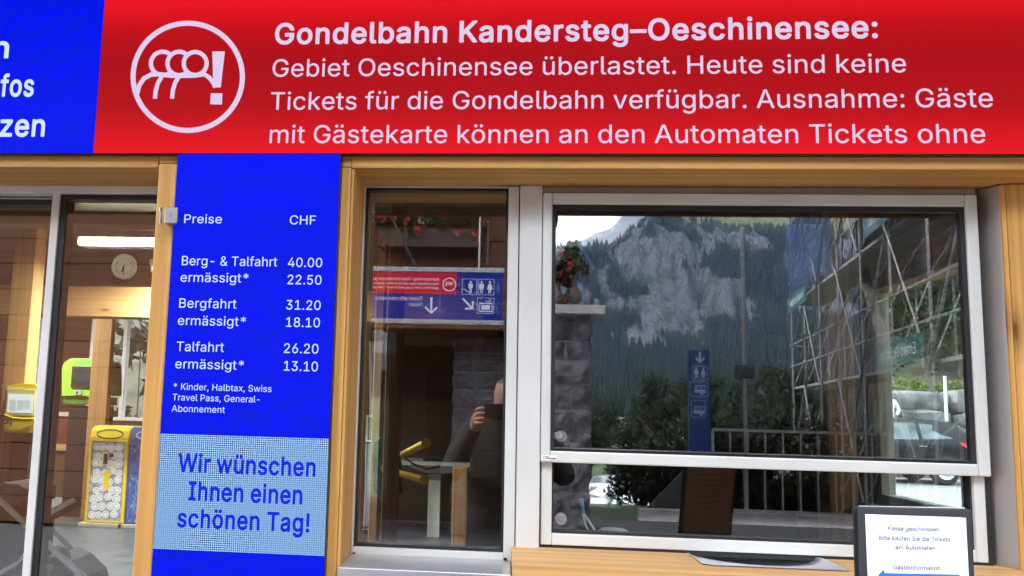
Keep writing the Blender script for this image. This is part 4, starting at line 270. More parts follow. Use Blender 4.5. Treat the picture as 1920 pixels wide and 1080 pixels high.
HCAP = max(GLY['r']['H'][1][0][1::2]) / 1000.0
def area(p): return sum(p[i - 1][0] * p[i][1] - p[i][0] * p[i - 1][1] for i in range(len(p))) / 2
def text_polys(s, bold=False):
    x = 0; polys = []; inks = []
    for ch in s:
        adv, loops = GLY['b' if bold else 'r'][ch]
        lp = [[(l[i] / 1000 + x, l[i + 1] / 1000) for i in range(0, len(l), 2)] for l in loops]
        if lp: polys.append(lp); inks += [q[0] for l in lp for q in l]
        x += adv / 1000
    return polys, min(inks), max(inks)
def add_text(mb, s, fmap, bold=0.0, width=None, cap=1.0, anchor=0.0):
    """fmap(u, v): place of a point of the line; u runs 0..width from the ink's left edge, v up from the baseline"""
    polys, x0, x1 = text_polys(s, bold > .012); sy = cap / HCAP; sx = (width / (x1 - x0)) if width else sy
    def inside(p, q):
        c = False
        for i in range(len(q)):
            a, b = q[i - 1], q[i]
            if (a[1] > p[1]) != (b[1] > p[1]) and p[0] < (b[0] - a[0]) * (p[1] - a[1]) / (b[1] - a[1]) + a[0]: c = not c
        return c
    for lp in polys:
        big = max(lp, key=lambda q: abs(area(q))); sg = area(big) > 0
        outs = [l for l in lp if (area(l) > 0) == sg]; holes = [l for l in lp if (area(l) > 0) != sg]
        for o_ in outs:
            isl = [o_] + [h for h in holes if inside(h[0], o_)]
            fl = [q for l in isl for q in l]
            tr = tessellate_polygon([[Vector((q[0], q[1], 0)) for q in l] for l in isl])
            mb.add([fmap((q[0] - x0) * sx - anchor * (x1 - x0) * sx, q[1] * sy) for q in fl], [tuple(t) for t in tr])
    return (x1 - x0) * sx
def px_text(name, s, pxl, pxr, py, cap, Y, m, parent, bold=0.0):
    """a line of lettering on the upright plane Y, at its place in the photograph"""
    a, b = U(pxl, py, Y), U(pxr, py, Y); zb = (a.z + b.z) / 2; mb = MB()
    add_text(mb, s, lambda u, v: (a.x + u, Y, zb + v), bold, b.x - a.x, cap * Y / FPX)
    return mb.build(name, m, parent)
def stroke(mb, pts, wd, fmap, closed=False):
    """flat ribbon of width wd along 2-D points, placed by fmap"""
    n = len(pts); P = [Vector(p) for p in pts]; vs = []
    for i in range(n):
        a = P[i - 1] if (closed or i) else P[i]; c = P[(i + 1) % n] if (closed or i < n - 1) else P[i]
        d = (c - a).normalized(); nn = Vector((-d.y, d.x)) * wd / 2
        vs += [fmap(*(P[i] + nn)), fmap(*(P[i] - nn))]
    mb.add(vs, [(2 * i, 2 * i + 1, (2 * i + 3) % (2 * n), (2 * i + 2) % (2 * n)) for i in range(n if closed else n - 1)])
def arc(cx, cy, r, a0, a1, n=24, ry=None):
    ry = ry or r
    return [(cx + r * math.cos(R_(a0 + (a1 - a0) * i / n)), cy + ry * math.sin(R_(a0 + (a1 - a0) * i / n))) for i in range(n + (0 if abs(a1 - a0) >= 360 else 1))]
def flat(mb, pts, fmap):
    P = [Vector((*p, 0)) for p in pts]; mb.add([fmap(*p) for p in pts], [tuple(t) for t in tessellate_polygon([P])])
# ================================================================ the station building
YB, YF, YP, YL = 1.99, 2.15, 2.10, 1.965
B = thing('station_building', 'timber framed valley station with aluminium windows, spruce posts and beam', 'building', (0, 2.15, 0))
zb = Z(1040, 287, YL)                                  # foot of the diode banner
zbf = Z(1000, 316, YB)                                 # lower front edge of the beam
ztop = Z(1000, 349.5, YF)                              # head of the window opening
xpl0, xpl1 = X(309, 680, YL), X(623, 665, YL)          # price panel
xls0 = X(317.5, 290, YB) - .024                        # left post
# the beam, in its lengths, a joint over each post
def beam(x0, x1):
    mb = MB(); mb.box((x0, YB, zbf + .0), (x1, YF + .18, 2.60)); return mb.build('beam', woodX, B, .003)
xpr = X(658.5, 300, YB)
beam(-4.6, xls0 - .001); beam(xpr + .001, 1.9)
# head boards over the openings, a shade lower and further back
cuboid('head_board', woodX, B, (-4.6, YB + .012, ztop), (xls0 - .003, YF + .18, zbf - .001), .002)
cuboid('head_board', woodX, B, (X(661, 315, YB), YB + .012, ztop), (1.9, YF + .18, zbf - .001), .002)
# posts
cuboid('post', woodZ, B, (xls0, YB, 0), (X(333, 300, YB), YF + .16, Z(317, 307, YB)), .003)
cuboid('post_head', woodX, B, (xls0, YB, Z(317, 306.3, YB)), (X(333, 300, YB), YF + .16, 2.60), .003)
cuboid('post', woodZ, B, (X(330, 500, YB), YB, 0), (X(600, 1000, YB), YF + .16, 2.6), .003)   # behind the price panel
xj0, xj1 = X(636, 340, YB), X(658.5, 320, YB)
cuboid('post', woodZ, B, (X(600, 1000, YB) + .001, YB, 0), (xj1, YF + .16, Z(650, 313.5, YB)), .003)
cuboid('post_head', woodX, B, (X(600, 1000, YB) + .001, YB, Z(650, 312.8, YB)), (xj1, YF + .16, 2.6), .003)
xr0 = X(682, 400, YF)
MB().extrude([(xj1 + .001, YB + .003, 0), (X(664, 330, YB), YB + .003, 0), (xr0, YF, 0), (xj1 + .001, YF, 0)], (0, 0, ztop - .001)).build('reveal_board', woodZ, B, .001)
xw = X(1886, 343, YP)
cuboid('post', woodZ, B, (xw, YP, 0), (xw + .26, YF + .012, ztop - .002), .004)
MB().box((xw + .2605, YP + .01, 0), (3.2, YF + .012, ztop - .002)).build('wall', woodZ, B)
cuboid('wall_top', woodX, B, (-9, YB + .03, 2.602), (3.2, YF + .2, 3.2), 0)
cuboid('wall', woodX, B, (1.902, YB + .02, ztop), (3.2, YF + .2, 2.60), 0)
# ---- sill wall below the windows
cuboid('apron', woodX, B, (X(634, 1064, YB), YB + .03, 0), (X(957, 1060, YB), YF + .02, Z(800, 1085, YB)), 0)
# ---- narrow fixed window
nx0, nx1 = X(685.8, 348.3, YF), X(954, 350.1, YF)
nx0o = X(680, 400, YF); nz0 = Z(800, 1031, YF); nz1 = ztop - .0005
nzb = Z(800, 1045, YF)
W1 = MB()
W1.box((nx0o, YF, nzb), (nx0, YF + .06, nz1)); W1.box((nx0 + .0002, YF, nzb), (nx1 - .0002, YF + .06, nz0)); W1.box((nx1, YF, nzb - .01), (X(970, 700, YF) - .0015, YF + .06, nz1))
W1.box((nx0 + .0002, YF, nz1 - .002), (nx1 - .0002, YF + .06, nz1))
win1 = W1.build('fixed_window', alu, B, .0015)
g = MB(); gy = YF + .012
for a, b in (((nx0, nz0), (nx0 + .006, nz1)), ((nx1 - .006, nz0), (nx1, nz1)), ((nx0 + .006, nz0), (nx1 - .006, nz0 + .007)), ((nx0 + .006, nz1 - .008), (nx1 - .006, nz1))):
    g.box((a[0], gy, a[1]), (b[0], gy + .03, b[1]))
g.build('gasket', gasket, win1)
def pane(x0, x1, z0, z1, y, parent, m, tilt=(0, 0)):
    """one sheet of the double glazing; tilt leans the inner sheet by a hair, as real sealed units do"""
    c = Vector(((x0 + x1) / 2, y, (z0 + z1) / 2)); q = MB()
    vs = []
    for sx, sz in ((x0, z0), (x1, z0), (x1, z1), (x0, z1)): vs.append((sx, y + (sx - c.x) * tilt[0] + (sz - c.z) * tilt[1], sz))
    q.quad(*vs); return q.build('glass_pane', m, parent)
pane(nx0, nx1, nz0, nz1, YG, win1, glassA); pane(nx0, nx1, nz0, nz1, YG + .02, win1, glassB, (-.0060, 0))
sillm = plain('aluminium sill', (.50, .51, .51), rough=.3, metal=.5, var=.06, scale=5)
S = MB(); sx0, sx1 = X(633.5, 1064, YB - .02), X(958.3, 1060, YB - .02); zs = Z(800, 1071, YB - .02); zs1 = nzb + .001
S.extrude([(sx0, YB - .02, zs), (sx0, YF - .002, zs1), (sx0, YF - .002, zs1 - .012), (sx0, YB - .008, zs - .012), (sx0, YB - .008, zs - .12), (sx0, YB - .02, zs - .12)], (sx1 - sx0, 0, 0))
sill = S.build('window_sill', sillm, B, .0015)
for px, py in ((663.5, 1038.5), (947.5, 1048.5)):
    c = U(px, py, YF - .001); MB().cyl(c + Vector((0, .001, 0)), c + Vector((0, -.0025, 0)), .0042, .003, 10).build('screw', blackm, sill)
# ---- mullion panel
mx0, mx1 = X(970, 700, YF) + .001, X(1013.7, 690, YF)
cuboid('mullion', alu, B, (mx0, YF - .012, Z(990, 1036, YF - .012)), (mx1, YF + .05, ztop - .001), .002)
# ---- sliding service window
YS = YF - .022                                          # face of the sliding sash
sx0, sx1 = X(1016.5, 600, YS), X(1845.6, 628, YS)
sz1, sz0 = Z(1420, 363, YS), Z(1430, 880, YS)
gx0, gx1 = X(1034, 600, YS), X(1823, 630, YS); gz1, gz0 = Z(1430, 384.5, YS), Z(1430, 858, YS)
def frame4(mb, x0, x1, z0, z1, a0, a1, c0, c1, y0, y1):
    mb.box((x0, y0, z0), (a0, y1, z1)); mb.box((a1, y0, z0), (x1, y1, z1))
    mb.box((a0 + .0002, y0 + .0004, z0), (a1 - .0002, y1, c0)); mb.box((a0 + .0002, y0 + .0004, c1), (a1 - .0002, y1, z1))
SW = MB(); frame4(SW, sx0, sx1, sz0, sz1, gx0, gx1, gz0, gz1, YS, YS + .028)
sash = SW.build('sliding_sash', alu, B, .003)
g = MB(); frame4(g, gx0, gx1, gz0, gz1, gx0 + .009, gx1 - .011, gz0 + .006, gz1 - .012, YS + .008, YS + .026); g.build('gasket', gasket, sash)
cuboid('glazing_bead', steel, sash, (gx0 + .01, YS + .0045, gz0 + .006), (gx1 - .03, YS + .0075, gz0 + .009), 0)
pane(gx0, gx1, gz0, gz1, YG - .022, sash, glassA); pane(gx0, gx1, gz0, gz1, YG - .004, sash, glassB, (.0008, .0035))
# maker's sticker on the sash rail
st = MB(); ps = lambda px, py: U(px, py, YS - .0006)
st.quad(ps(1016.5, 852.5), ps(1044, 853.5), ps(1044, 864), ps(1016.5, 863)); stk = st.build('sticker', white, sash)
st = MB(); pt = lambda x, y: U(x, y, YS - .0010)
stroke(st, [(1019.3, 856.5), (1019.3, 861.2), (1022.7, 861.4), (1022.7, 855.2), (1019.3, 856.5)], .7, pt)
stroke(st, [(1023.5, 856.3), (1029, 856.6)], 1.0, pt); stroke(st, [(1024.5, 859), (1033, 859.4)], 1.6, pt); stroke(st, [(1034.5, 859.3), (1043, 859.8)], 1.6, pt)
stroke(st, [(1031, 861.4), (1042, 861.9)], .6, pt); st.build('print', blackm, stk)
# fixed lower light
fx0, fx1 = X(1014, 950, YF), X(1850, 970, YF); fz0 = Z(1430, 1038, YF)
hx0, hx1 = X(1034.5, 940, YF), X(1829, 970, YF); hz0 = Z(1430, 1016, YF); hz1 = sz0 + .01
LW = MB(); LW.box((fx0, YF, fz0), (hx0, YF + .06, sz0 + .03)); LW.box((hx1, YF, fz0), (fx1, YF + .06, sz0 + .03)); LW.box((hx0 + .0002, YF + .0003, fz0), (hx1 - .0002, YF + .06, hz0))
low = LW.build('lower_window', alu, B, .002)
g = MB(); g.box((hx0, YF + .012, hz0), (hx0 + .004, YF + .04, hz1)); g.box((hx1 - .004, YF + .012, hz0), (hx1, YF + .04, hz1)); g.box((hx0 + .004, YF + .012, hz0), (hx1 - .004, YF + .04, hz0 + .006)); g.box((hx0 + .004, YF + .012, hz1), (hx1 - .004, YF + .04, hz1 + .02)); g.build('gasket', gasket, low)
pane(hx0, hx1, hz0, hz1 + .01, YG + .012, low, glassA); pane(hx0, hx1, hz0, hz1 + .01, YG + .03, low, glassB, (.0008, .002))
# round glass clamps
for px, py in ((1052, 818), (1052, 973)):
    c = U(px, py, YG - .006 if py < 900 else YG + .004); q = MB(); q.lathe(c, [(.0, -.004), (.006, -.004), (.008, -.001), (.0135, -.001), (.0135, .004)], 20, Matrix.Rotation(R_(-90), 3, 'X')); q.build('glass_clamp', galv, sash if py < 900 else low, smooth=True)
q = MB(); add_text(q, 'ma', lambda u, v: U(1034 + u, 822 - v, YG - .024), 0, 18, 15); q.build('lettering', plain('frosted lettering', (.45, .45, .45), rough=.8), sash)
# shadow gap, dark reveal and head of the service window
rx0, rx1 = X(1833, 360, YF), X(1861.5, 355, YP + .012)
RV = MB(); RV.box((mx1 + .001, YF - .004, sz1 + .004), (sx1 + .006, YF + .05, ztop - .0015))
RV.extrude([(sx1 + .0075, YF + .03, 0), (rx1 + .012, YP + .012, 0), (xw - .001, YP + .012, 0), (xw - .001, YF + .045, 0), (sx1 + .0075, YF + .045, 0)], (0, 0, ztop - .003))
RV.build('window_reveal', alud, B, .001)
cuboid('reveal_strip', woodZ, B, (rx1 + .012, YP + .004, .9), (xw - .0012, YP + .0115, ztop - .004), 0)
cuboid('shadow_gap', gasket, B, (mx1, YF + .03, fz0 - .03), (sx1 + .0072, YF + .058, ztop - .002), 0) if False else None
gp = MB(); gp.box((sx1 + .0005, YF - .006, sz0 + .01), (sx1 + .0072, YF + .03, sz1 + .0035)); gp.box((mx1 + .0005, YF - .006, sz1 + .0005), (sx1 + .0005, YF + .03, sz1 + .0035)); gp.box((mx1 + .0003, YF - .002, fz0 - .001), (fx0 - .0003, YF + .03, sz1)); gp.box((fx0, YF + .004, fz0 - .012), (fx1 + .012, YF + .04, fz0 - .0004)); gp.box((fx1 + .0004, YF + .004, fz0), (fx1 + .016, YF + .04, sz0)); gp.build('shadow_gap', gasket, B)
# ---- counter shelf
zc = Z(1200, 1034, YF)
CT = MB(); cx0 = X(959, 1035, YF - .02)
tx0, tx1, ty0 = G(1318.4, 1058, zc).x, G(1597, 1071, zc).x, (G(1318.4, 1058, zc).y + G(1597, 1071, zc).y) / 2
for a, b in (((cx0, 1.88), (tx0 - .0006, YF + .03)), ((tx1 + .0006, 1.88), (3.0, YF + .03)), ((tx0 - .0006, 1.88), (tx1 + .0006, ty0 - .0006))): CT.box((*a, zc - .045), (*b, zc))
counter = CT.build('counter', woodXl, B)
cuboid('apron', woodX, B, (cx0 + .01, 1.97, 0), (2.9, YF + .02, zc - .046), 0)
# ---- entrance: fixed light and sliding leaf on the left
YD = YF + .01
zd1 = Z(150, 363.5, YD)
hd = MB(); hd.box((-4.6, YD - .005, zd1), (xls0 - .001, YD + .08, ztop - .001)); dr = hd.build('entrance', alu, B, .002)
dx0, dx1 = X(88, 500, YD), X(110, 400, YD)
dpx = lambda px, py: X(px, py, YD)
cuboid('door_frame', alu, dr, (dpx(87.5, 500), YD, 0), (dpx(107.5, 430), YD + .06, zd1 - .0005), .0015)
cuboid('gasket', gasket, dr, (dpx(107.7, 430), YD + .006, 0), (dpx(119, 430), YD + .05, zd1 - .0005), 0)
q = MB(); q.box((dpx(119, 430) + .0002, YD + .006, zd1 - .012), (xls0 - .002, YD + .05, zd1 - .0005)); q.build('gasket', gasket, dr)
pane(dpx(119, 430), xls0 + .01, .05, zd1 - .01, YG + .005, dr, glassA); pane(dpx(119, 430), xls0 + .01, .05, zd1 - .01, YG + .022, dr, glassB, (-.003, 0))
# sliding leaf, set a little deeper, with its head rail
lf = MB(); zl = Z(45, 372.5, YD + .05); lf.box((-3.2, YD + .03, zl), (dpx(87.5, 500) - .0005, YD + .09, zd1 - .0006)); lf.build('door_rail', galv, dr)
lf = MB(); lf.box((-3.2, YD + .028, zl - .007), (dpx(87.5, 500) - .0005, YD + .05, zl - .003)); lf.build('door_strip', steel, dr)
lf = MB(); lf.box((-3.2, YD + .035, zl - .02), (dpx(87.5, 500) - .0005, YD + .07, zl - .0003)); lf.build('gasket', gasket, dr)
pane(-3.2, dpx(87.5, 500) - .0005, .05, zl - .02, YG + .04, dr, glassA); pane(-3.2, dpx(87.5, 500) - .0005, .05, zl - .02, YG + .055, dr, glassB, (-.003, 0))
cuboid('wall', woodZ, B, (-9, YF, 0), (-4.6, YF + .2, 2.6), 0)
# ---- canopy split open to light the facade, unseen wall eave to shade its top
can = MB(); zcn = 2.78
can.box((-9, 1.2, zcn), (4.2, YB + .02, zcn + .22)); can.box((-9, -1.0, zcn), (4.2, -.50, zcn + .16)); canopy = can.build('canopy', wood('canopy boarding', 'x', (.26, .155, .075), (.15, .08, .035), (.06, .03, .012), rough=.75, fine=14), B)
for i in range(6): cuboid('rafter', MATS['canopy boarding'], canopy, (-8.4 + i * 2.4, -.4995, zcn + .08), (-8.30 + i * 2.4, 1.1995, zcn + .20), 0)
cuboid('fascia', MATS['canopy boarding'], canopy, (-9.02, -1.05, zcn - .05), (4.22, -1.0005, zcn + .26), .004)
cuboid('roof', plain('dark sheet roofing', (.07, .07, .075), rough=.5, metal=.4), B, (-9.2, YB + .021, 3.201), (3.4, 14.6, 3.42), 0)
# ================================================================ diode screens
red = led('red diode field', (.60, .0052, .0105), grid=.28, grad=(0.0, .36, [(0, 1.45), (.10, 1.2), (.30, .80), (.62, .70), (.80, .85), (1.0, 1.35)]))  # viewing-angle brightening at top and bottom painted into the emission
blue = led('blue diode field', (.0, .008, .86), grid=1.0)
wht = led('white diode lettering', (.74, .62, .86), grid=.35)
whb = led('pale diode lettering', (.66, .80, 1.0), grid=.3)
pale = led('pale blue diode field', (.23, .41, .72), grid=2.0)
bluet = led('blue diode lettering', (.004, .02, .80), grid=.25)
zbt = zb + .50
scr = thing('information_screen', 'wide diode banner with white notice on red and a blue left end', 'screen', (0, YL, zb))
xdv = X(186, 140, YL)
cuboid('housing', blackm, scr, (-2.6, YL + .004, zb - .002), (2.6, YB - .001, zbt + .01), 0)
meta(MB().box((-2.59, YL, zb), (xdv - .0002, YL + .0035, zbt)).build('display', blue, scr), 'blue part of the display')
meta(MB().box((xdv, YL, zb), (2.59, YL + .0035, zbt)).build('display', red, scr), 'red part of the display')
YT = YL - .0012
for s, l, r, y, c, bo in (('Gondelbahn Kandersteg–Oeschinensee:', 515, 1646.5, 76.3, 42, .020), ('Gebiet Oeschinensee überlastet. Heute sind keine', 510.5, 1699.5, 139.7, 36, .003),
                          ('Tickets für die Gondelbahn verfügbar. Ausnahme: Gäste', 507, 1862.5, 203.3, 36, .003), ('mit Gästekarte können an den Automaten Tickets ohne', 505, 1848, 268, 36, .003)):
    px_text('lettering', s, l, r, y, c, YT, wht, scr, bo)
for s, l, r, y, c in (('n', -14, 15.5, 108, 45), ('Infos', -44, 62.5, 180, 45), ('tzen', -22, 83, 255, 45)):
    px_text('lettering', s, l, r, y, c, YT, whb, scr, .014)
pic = MB(); pf = lambda x, y: U(x, y, YT)
stroke(pic, arc(352, 144, 102.5, 0, 360, 72, 100.5), 9.5, pf, True)
stroke(pic, arc(366, 119, 21.5, 0, 360, 40), 8, pf, True)
pf2 = lambda x, y: U(x, y, YT - .0006)
stroke(pic, arc(336, 119, 22, 40, 318, 36), 8, pf2); stroke(pic, arc(305, 119, 22, 45, 315, 36), 8, pf2)
stroke(pic, [(257, 176), (261, 160), (270, 147), (283, 140), (297, 139), (322, 142), (347, 142), (366, 141.5), (383, 139), (393, 146), (400, 155), (404, 164)], 8.5, pf2)
stroke(pic, [(303, 144), (296, 156), (292, 170), (290.5, 185)], 8, pf2); stroke(pic, [(335, 144), (328, 156), (324, 170), (322.5, 185)], 8, pf2)
flat(pic, [(398, 96.5), (421.5, 96.5), (414, 164), (400, 164)], pf2); flat(pic, [(395, 175), (417, 175), (416, 196), (394, 195.5)], pf2)
pic.build('pictogram', wht, scr)
# price panel
zpp1 = zb - .003; zpp0 = Z(450, 1250, YL)
prc = thing('price_screen', 'tall blue diode panel listing fares, pale greeting field below', 'screen', (xpl0, YL, zpp0))
cuboid('housing', blackm, prc, (xpl0 - .0015, YL + .003, zpp0), (xpl1 + .0015, YB - .001, zpp1), 0)
zg1, zg0 = Z(460, 818, YL), Z(448, 1035.5, YL)
MB().box((xpl0, YL, zg1), (xpl1, YL + .0028, zpp1)).build('display', blue, prc)
meta(MB().box((xpl0, YL, zg0), (xpl1, YL + .0028, zg1 - .0002)).build('display', pale, prc), 'pale blue greeting field')
MB().box((xpl0, YL, zpp0), (xpl1, YL + .0028, zg0 - .0002)).build('display', blue, prc)
for s, l, r, y, c in (('Preise', 345, 415.7, 418.6, 17.6), ('CHF', 543, 591.8, 420.8, 17.8), ('Berg- & Talfahrt', 340.5, 519.5, 498.3, 18.3), ('40.00', 539.6, 603.8, 500.7, 18.2),
                      ('ermässigt*', 338, 465.6, 529, 18), ('22.50', 538.6, 602.5, 533.2, 18.2), ('Bergfahrt', 335.5, 443, 577.6, 18.3), ('31.20', 536.2, 601, 580.7, 18.2),
                      ('ermässigt*', 333, 460.7, 610.3, 18), ('18.10', 536, 599.5, 613.2, 18.2), ('Talfahrt', 330.5, 419.5, 659, 18.3), ('26.20', 532, 596.8, 662.3, 18.3),
                      ('ermässigt*', 328, 457, 692, 18), ('13.10', 532, 595.8, 695.6, 18.3), ('* Kinder, Halbtax, Swiss', 325, 509, 732.8, 12.4), ('Travel Pass, General-', 323, 487, 752.7, 12.4), ('Abonnement', 321.5, 421.5, 773, 12.4)):
    px_text('lettering', s, l, r, y, c, YT, whb, prc, .004)
for s, l, r, y, c in (('Wir wünschen', 333, 591.5, 888.3, 33), ('Ihnen einen', 352.5, 566.5, 941, 33), ('schönen Tag!', 331.5, 580, 992.5, 33)):
    px_text('lettering', s, l, r, y, c, YT, bluet, prc, .022)
# steel hinge bracket on the left post
hb = thing('hinge_bracket', 'small grey metal hinge bracket on the post left of the prices', 'bracket', U(317, 404, YL))
hp = lambda px, py, y: U(px, py, y)
a, b = U(308, 419, YL - .012), U(334, 389, YL - .012)
cuboid('plate', galv, hb, (a.x, YL - .014, a.z), (b.x, YL - .004, b.z), .002)
cuboid('back_plate', galv, hb, (a.x - .003, YL - .0039, a.z + .002), (b.x - .012, YB - .0005, b.z - .002), .001)
for z0, z1 in ((389, 398), (410, 420)): MB().cyl(U(301.5, z0, YL - .008), U(301, z1, YL - .008), .0042, n=12).build('knuckle', steel, hb, smooth=True)
MB().cyl(U(301.5, 399, YL - .008), U(301, 409, YL - .008), .0034, n=12).build('pin', galv, hb, smooth=True)
c = U(318.5, 402.5, YL - .014); MB().cyl(c, c + Vector((0, -.0015, 0)), .005, n=16).build('screw', alud, hb)
# ================================================================ things on the counter
YH = 1.474
sg = thing('sign_holder', 'black framed notice on a floor stand saying the ticket desk is closed', 'sign', (U(1715, 1070, YH).x, YH, 0))
def lean(px, py, off=0.0):                             # the holder leans back a little
    p0 = U(1715, 1085, YH); v = ray(px, py); n = Vector((-.10, -1, .16)).normalized()
    o = Vector((0, 0, CAMZ)); t = (p0 + n * off - o).dot(n) / v.dot(n); return o + v * t
nrm = Vector((-.10, -1, .16)).normalized()
TLb, TRb = (1607.3, 950.3), (1821.4, 955.8); BRb, BLb = (1836, 1262), (1616, 1256)
sq = lambda P, off: [lean(*p, off) for p in P]
MB().extrude(sq([TLb, TRb, BRb, BLb], 0), -nrm * .008).build('board', blackm, sg, .001)
MB().extrude(sq([(1599, 949), (1813, 953.6), (1828, 1262), (1608, 1256)], -.012), -nrm * .003).build('back_sheet', plain('black card back', (.02, .02, .021), rough=.4, var=.05), sg)
MB().extrude(sq([(1610.5, 948), (1809, 951.5), (1809, 960), (1610, 957)], -.0165), -nrm * .002).build('sleeve_edge', plain('clear sleeve edge', (.6, .6, .62), rough=.15, var=.02), sg)
rearp = plain('tinted rear notice', (.20, .145, .135), rough=.5, var=.08)
MB().extrude(sq([(1614, 958), (1804, 963), (1812, 1240), (1624, 1236)], -.0155), -nrm * .0006).build('rear_paper', rearp, sg)
pb = lean(1722, 1250, -.03); MB().cyl((pb.x, pb.y + .01, .02), pb + Vector((0, .01, .02)), .014, n=14).build('pole', blackm, sg, smooth=True)
MB().lathe((pb.x, pb.y + .01, 0), [(.001, .02), (.15, .016), (.165, .008), (.165, 0), (.001, 0)], 32).build('foot', blackm, sg, smooth=True)
paper = plain('office paper', (.80, .83, .88), rough=.7, var=.02, scale=3)
MB().extrude(sq([(1622.2, 964), (1811, 971), (1825, 1246), (1634, 1241)], .0009), -nrm * .0006).build('paper', paper, sg)
MB().extrude(sq([(1622.2, 964.2), (1804, 970.2), (1821, 1245), (1634, 1240)], .0016), -nrm * .0004).build('paper', paper, sg)
ink = plain('black print', (.03, .03, .035), rough=.8, var=.1)
for s, l, r, y, c in (('Kasse geschlossen', 1665.2, 1760.6, 995.3, 8.2), ('Bitte kaufen Sie die Tickets', 1647.7, 1782, 1013.9, 8.4), ('am Automaten', 1679, 1753.6, 1030.9, 8.4), ('Gästeinformation', 1674.5, 1763.2, 1068.5, 8.4)):
    q = MB(); sl_ = .022; add_text(q, s, lambda u, v: lean(l + u, y + (l + u - (l + r) / 2) * sl_ - v, .0024), .0, r - l, c); q.build('lettering', ink, sg)
q = MB()
for s, y, w_ in (('Kasse geschlossen', 1005, 118), ('Bitte kaufen Sie', 1028, 86), ('die Tickets', 1048, 62), ('Please buy your', 1092, 100), ('tickets at the', 1115, 112), ('Automaten', 1136, 60)):
    add_text(q, s, lambda u, v: lean(1714 + w_ / 2 - u, y - v, -.0164), .0, w_, 10)
q.build('rear_lettering', plain('dark brown print', (.014, .009, .009)), sg)
q = MB(); flat(q, [(1646.7, 1078), (1658, 1067.5), (1658.3, 1074.5), (1799.5, 1077.5), (1800, 1097), (1659, 1094), (1659, 1100)], lambda x, y: lean(x, y, .0024)); q.build('arrow', plain('blue print', (.012, .12, .60), rough=.6), sg)
# coin tray let into the counter
tr = thing('coin_tray', 'steel coin tray with a round dished bowl let into the wooden counter', 'tray', G(1440, 1052, zc))
zt = zc + .0025
tq = [G(1290, 1035, zt), G(1318.4, 1058, zt), G(1597, 1071, zt), G(1550, 1049.5, zt)]
x0, x1 = tq[1].x, tq[2].x; y0 = (tq[1].y + tq[2].y) / 2; y1 = YF + .02
bc = Vector(((G(1313, 1041, zt).x + G(1533, 1054, zt).x) / 2 - .0, YF - .012, zt)); brx = .142; bry = bc.y - G(1440, 1060.8, zt).y
NR = 48; ring = [(bc.x + brx * math.cos(2 * math.pi * k / NR), bc.y + bry * math.sin(2 * math.pi * k / NR), zt) for k in range(NR)]
outer = []
for k in range(NR):
    a = 2 * math.pi * k / NR; dx, dy = math.cos(a), math.sin(a); s = min(((x1 - bc.x) if dx > 0 else (bc.x - x0)) / max(1e-6, abs(dx)), ((y1 - bc.y) if dy > 0 else (bc.y - y0)) / max(1e-6, abs(dy)))
    outer.append((bc.x + dx * s, bc.y + dy * s, zt))
tp = MB(); tp.add(ring + outer, [(k, (k + 1) % NR, NR + (k + 1) % NR, NR + k) for k in range(NR)]); plate = tp.build('plate', plain('satin steel', (.70, .71, .72), rough=.33, metal=.85, var=.05), tr)
bw = MB(); vs = []; fs = []
for j in range(9):
    t = j / 8; rr = math.cos(t * math.pi / 2) if j < 8 else .001; dz = -.030 * math.sin(t * math.pi / 2)
    for k in range(NR): vs.append((bc.x + brx * rr * math.cos(2 * math.pi * k / NR), bc.y + bry * rr * math.sin(2 * math.pi * k / NR), zt + dz))
for j in range(8):
    for k in range(NR): fs.append((j * NR + k, j * NR + (k + 1) % NR, (j + 1) * NR + (k + 1) % NR, (j + 1) * NR + k))
bw.add(vs, fs)
bw.build('bowl', plain('satin bowl steel', (.78, .78, .78), rough=.42, metal=.9, var=.12, scale=25), tr, smooth='full')
# ================================================================ inside: the hall and the ticket office
floorm = plain('dark slate floor', (.060, .064, .072), rough=.35, var=.25, scale=7, bmp=.15, det=8)
fl = MB().box((-9, 2.2, -.02), (1.42, 14.2, 0)).build('floor', floorm); meta(fl, kind='structure')
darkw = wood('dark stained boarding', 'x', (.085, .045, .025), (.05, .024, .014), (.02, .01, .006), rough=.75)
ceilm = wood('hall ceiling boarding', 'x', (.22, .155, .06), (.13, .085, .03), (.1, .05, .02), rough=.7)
cuboid('ceiling', ceilm, B, (-9, 2.36, 3.30), (1.40, 14.3, 3.38), 0)
pw = lambda px, D: X(px, 700, D)
YB2 = 13.6                                              # rear wall of the hall
# rear wall with two window openings
wb = MB(); zw0, zw1 = 1.25, Z(230, 565, YB2); o1 = (X(170, 650, YB2), X(300, 650, YB2)); o2 = (X(45, 650, YB2), X(92, 650, YB2))
gr = MB()
def boards(x0, x1, z0, z1, y):
    n = max(1, round((z1 - z0) / .2)); h = (z1 - z0) / n
    for i in range(n): wb.box((x0, y, z0 + i * h + .004), (x1, y + .12, z0 + (i + 1) * h - .004))
boards(-9, o2[0], 0, 3.3, YB2); boards(o2[1], o1[0], 0, 3.3, YB2); boards(o1[1], 1.4, 0, 3.3, YB2)
for o in (o1, o2): boards(o[0], o[1], 0, zw0, YB2); boards(o[0], o[1], zw1, 3.3, YB2)
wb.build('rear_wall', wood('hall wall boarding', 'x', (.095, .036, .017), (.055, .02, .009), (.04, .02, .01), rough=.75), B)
MB().box((-9, YB2 + .1205, 0), (o2[0], YB2 + .16, 3.3)).box((o2[1], YB2 + .1205, 0), (o1[0], YB2 + .16, 3.3)).box((o1[1], YB2 + .1205, 0), (1.4, YB2 + .16, 3.3)).build('wall_back', darkw, B)
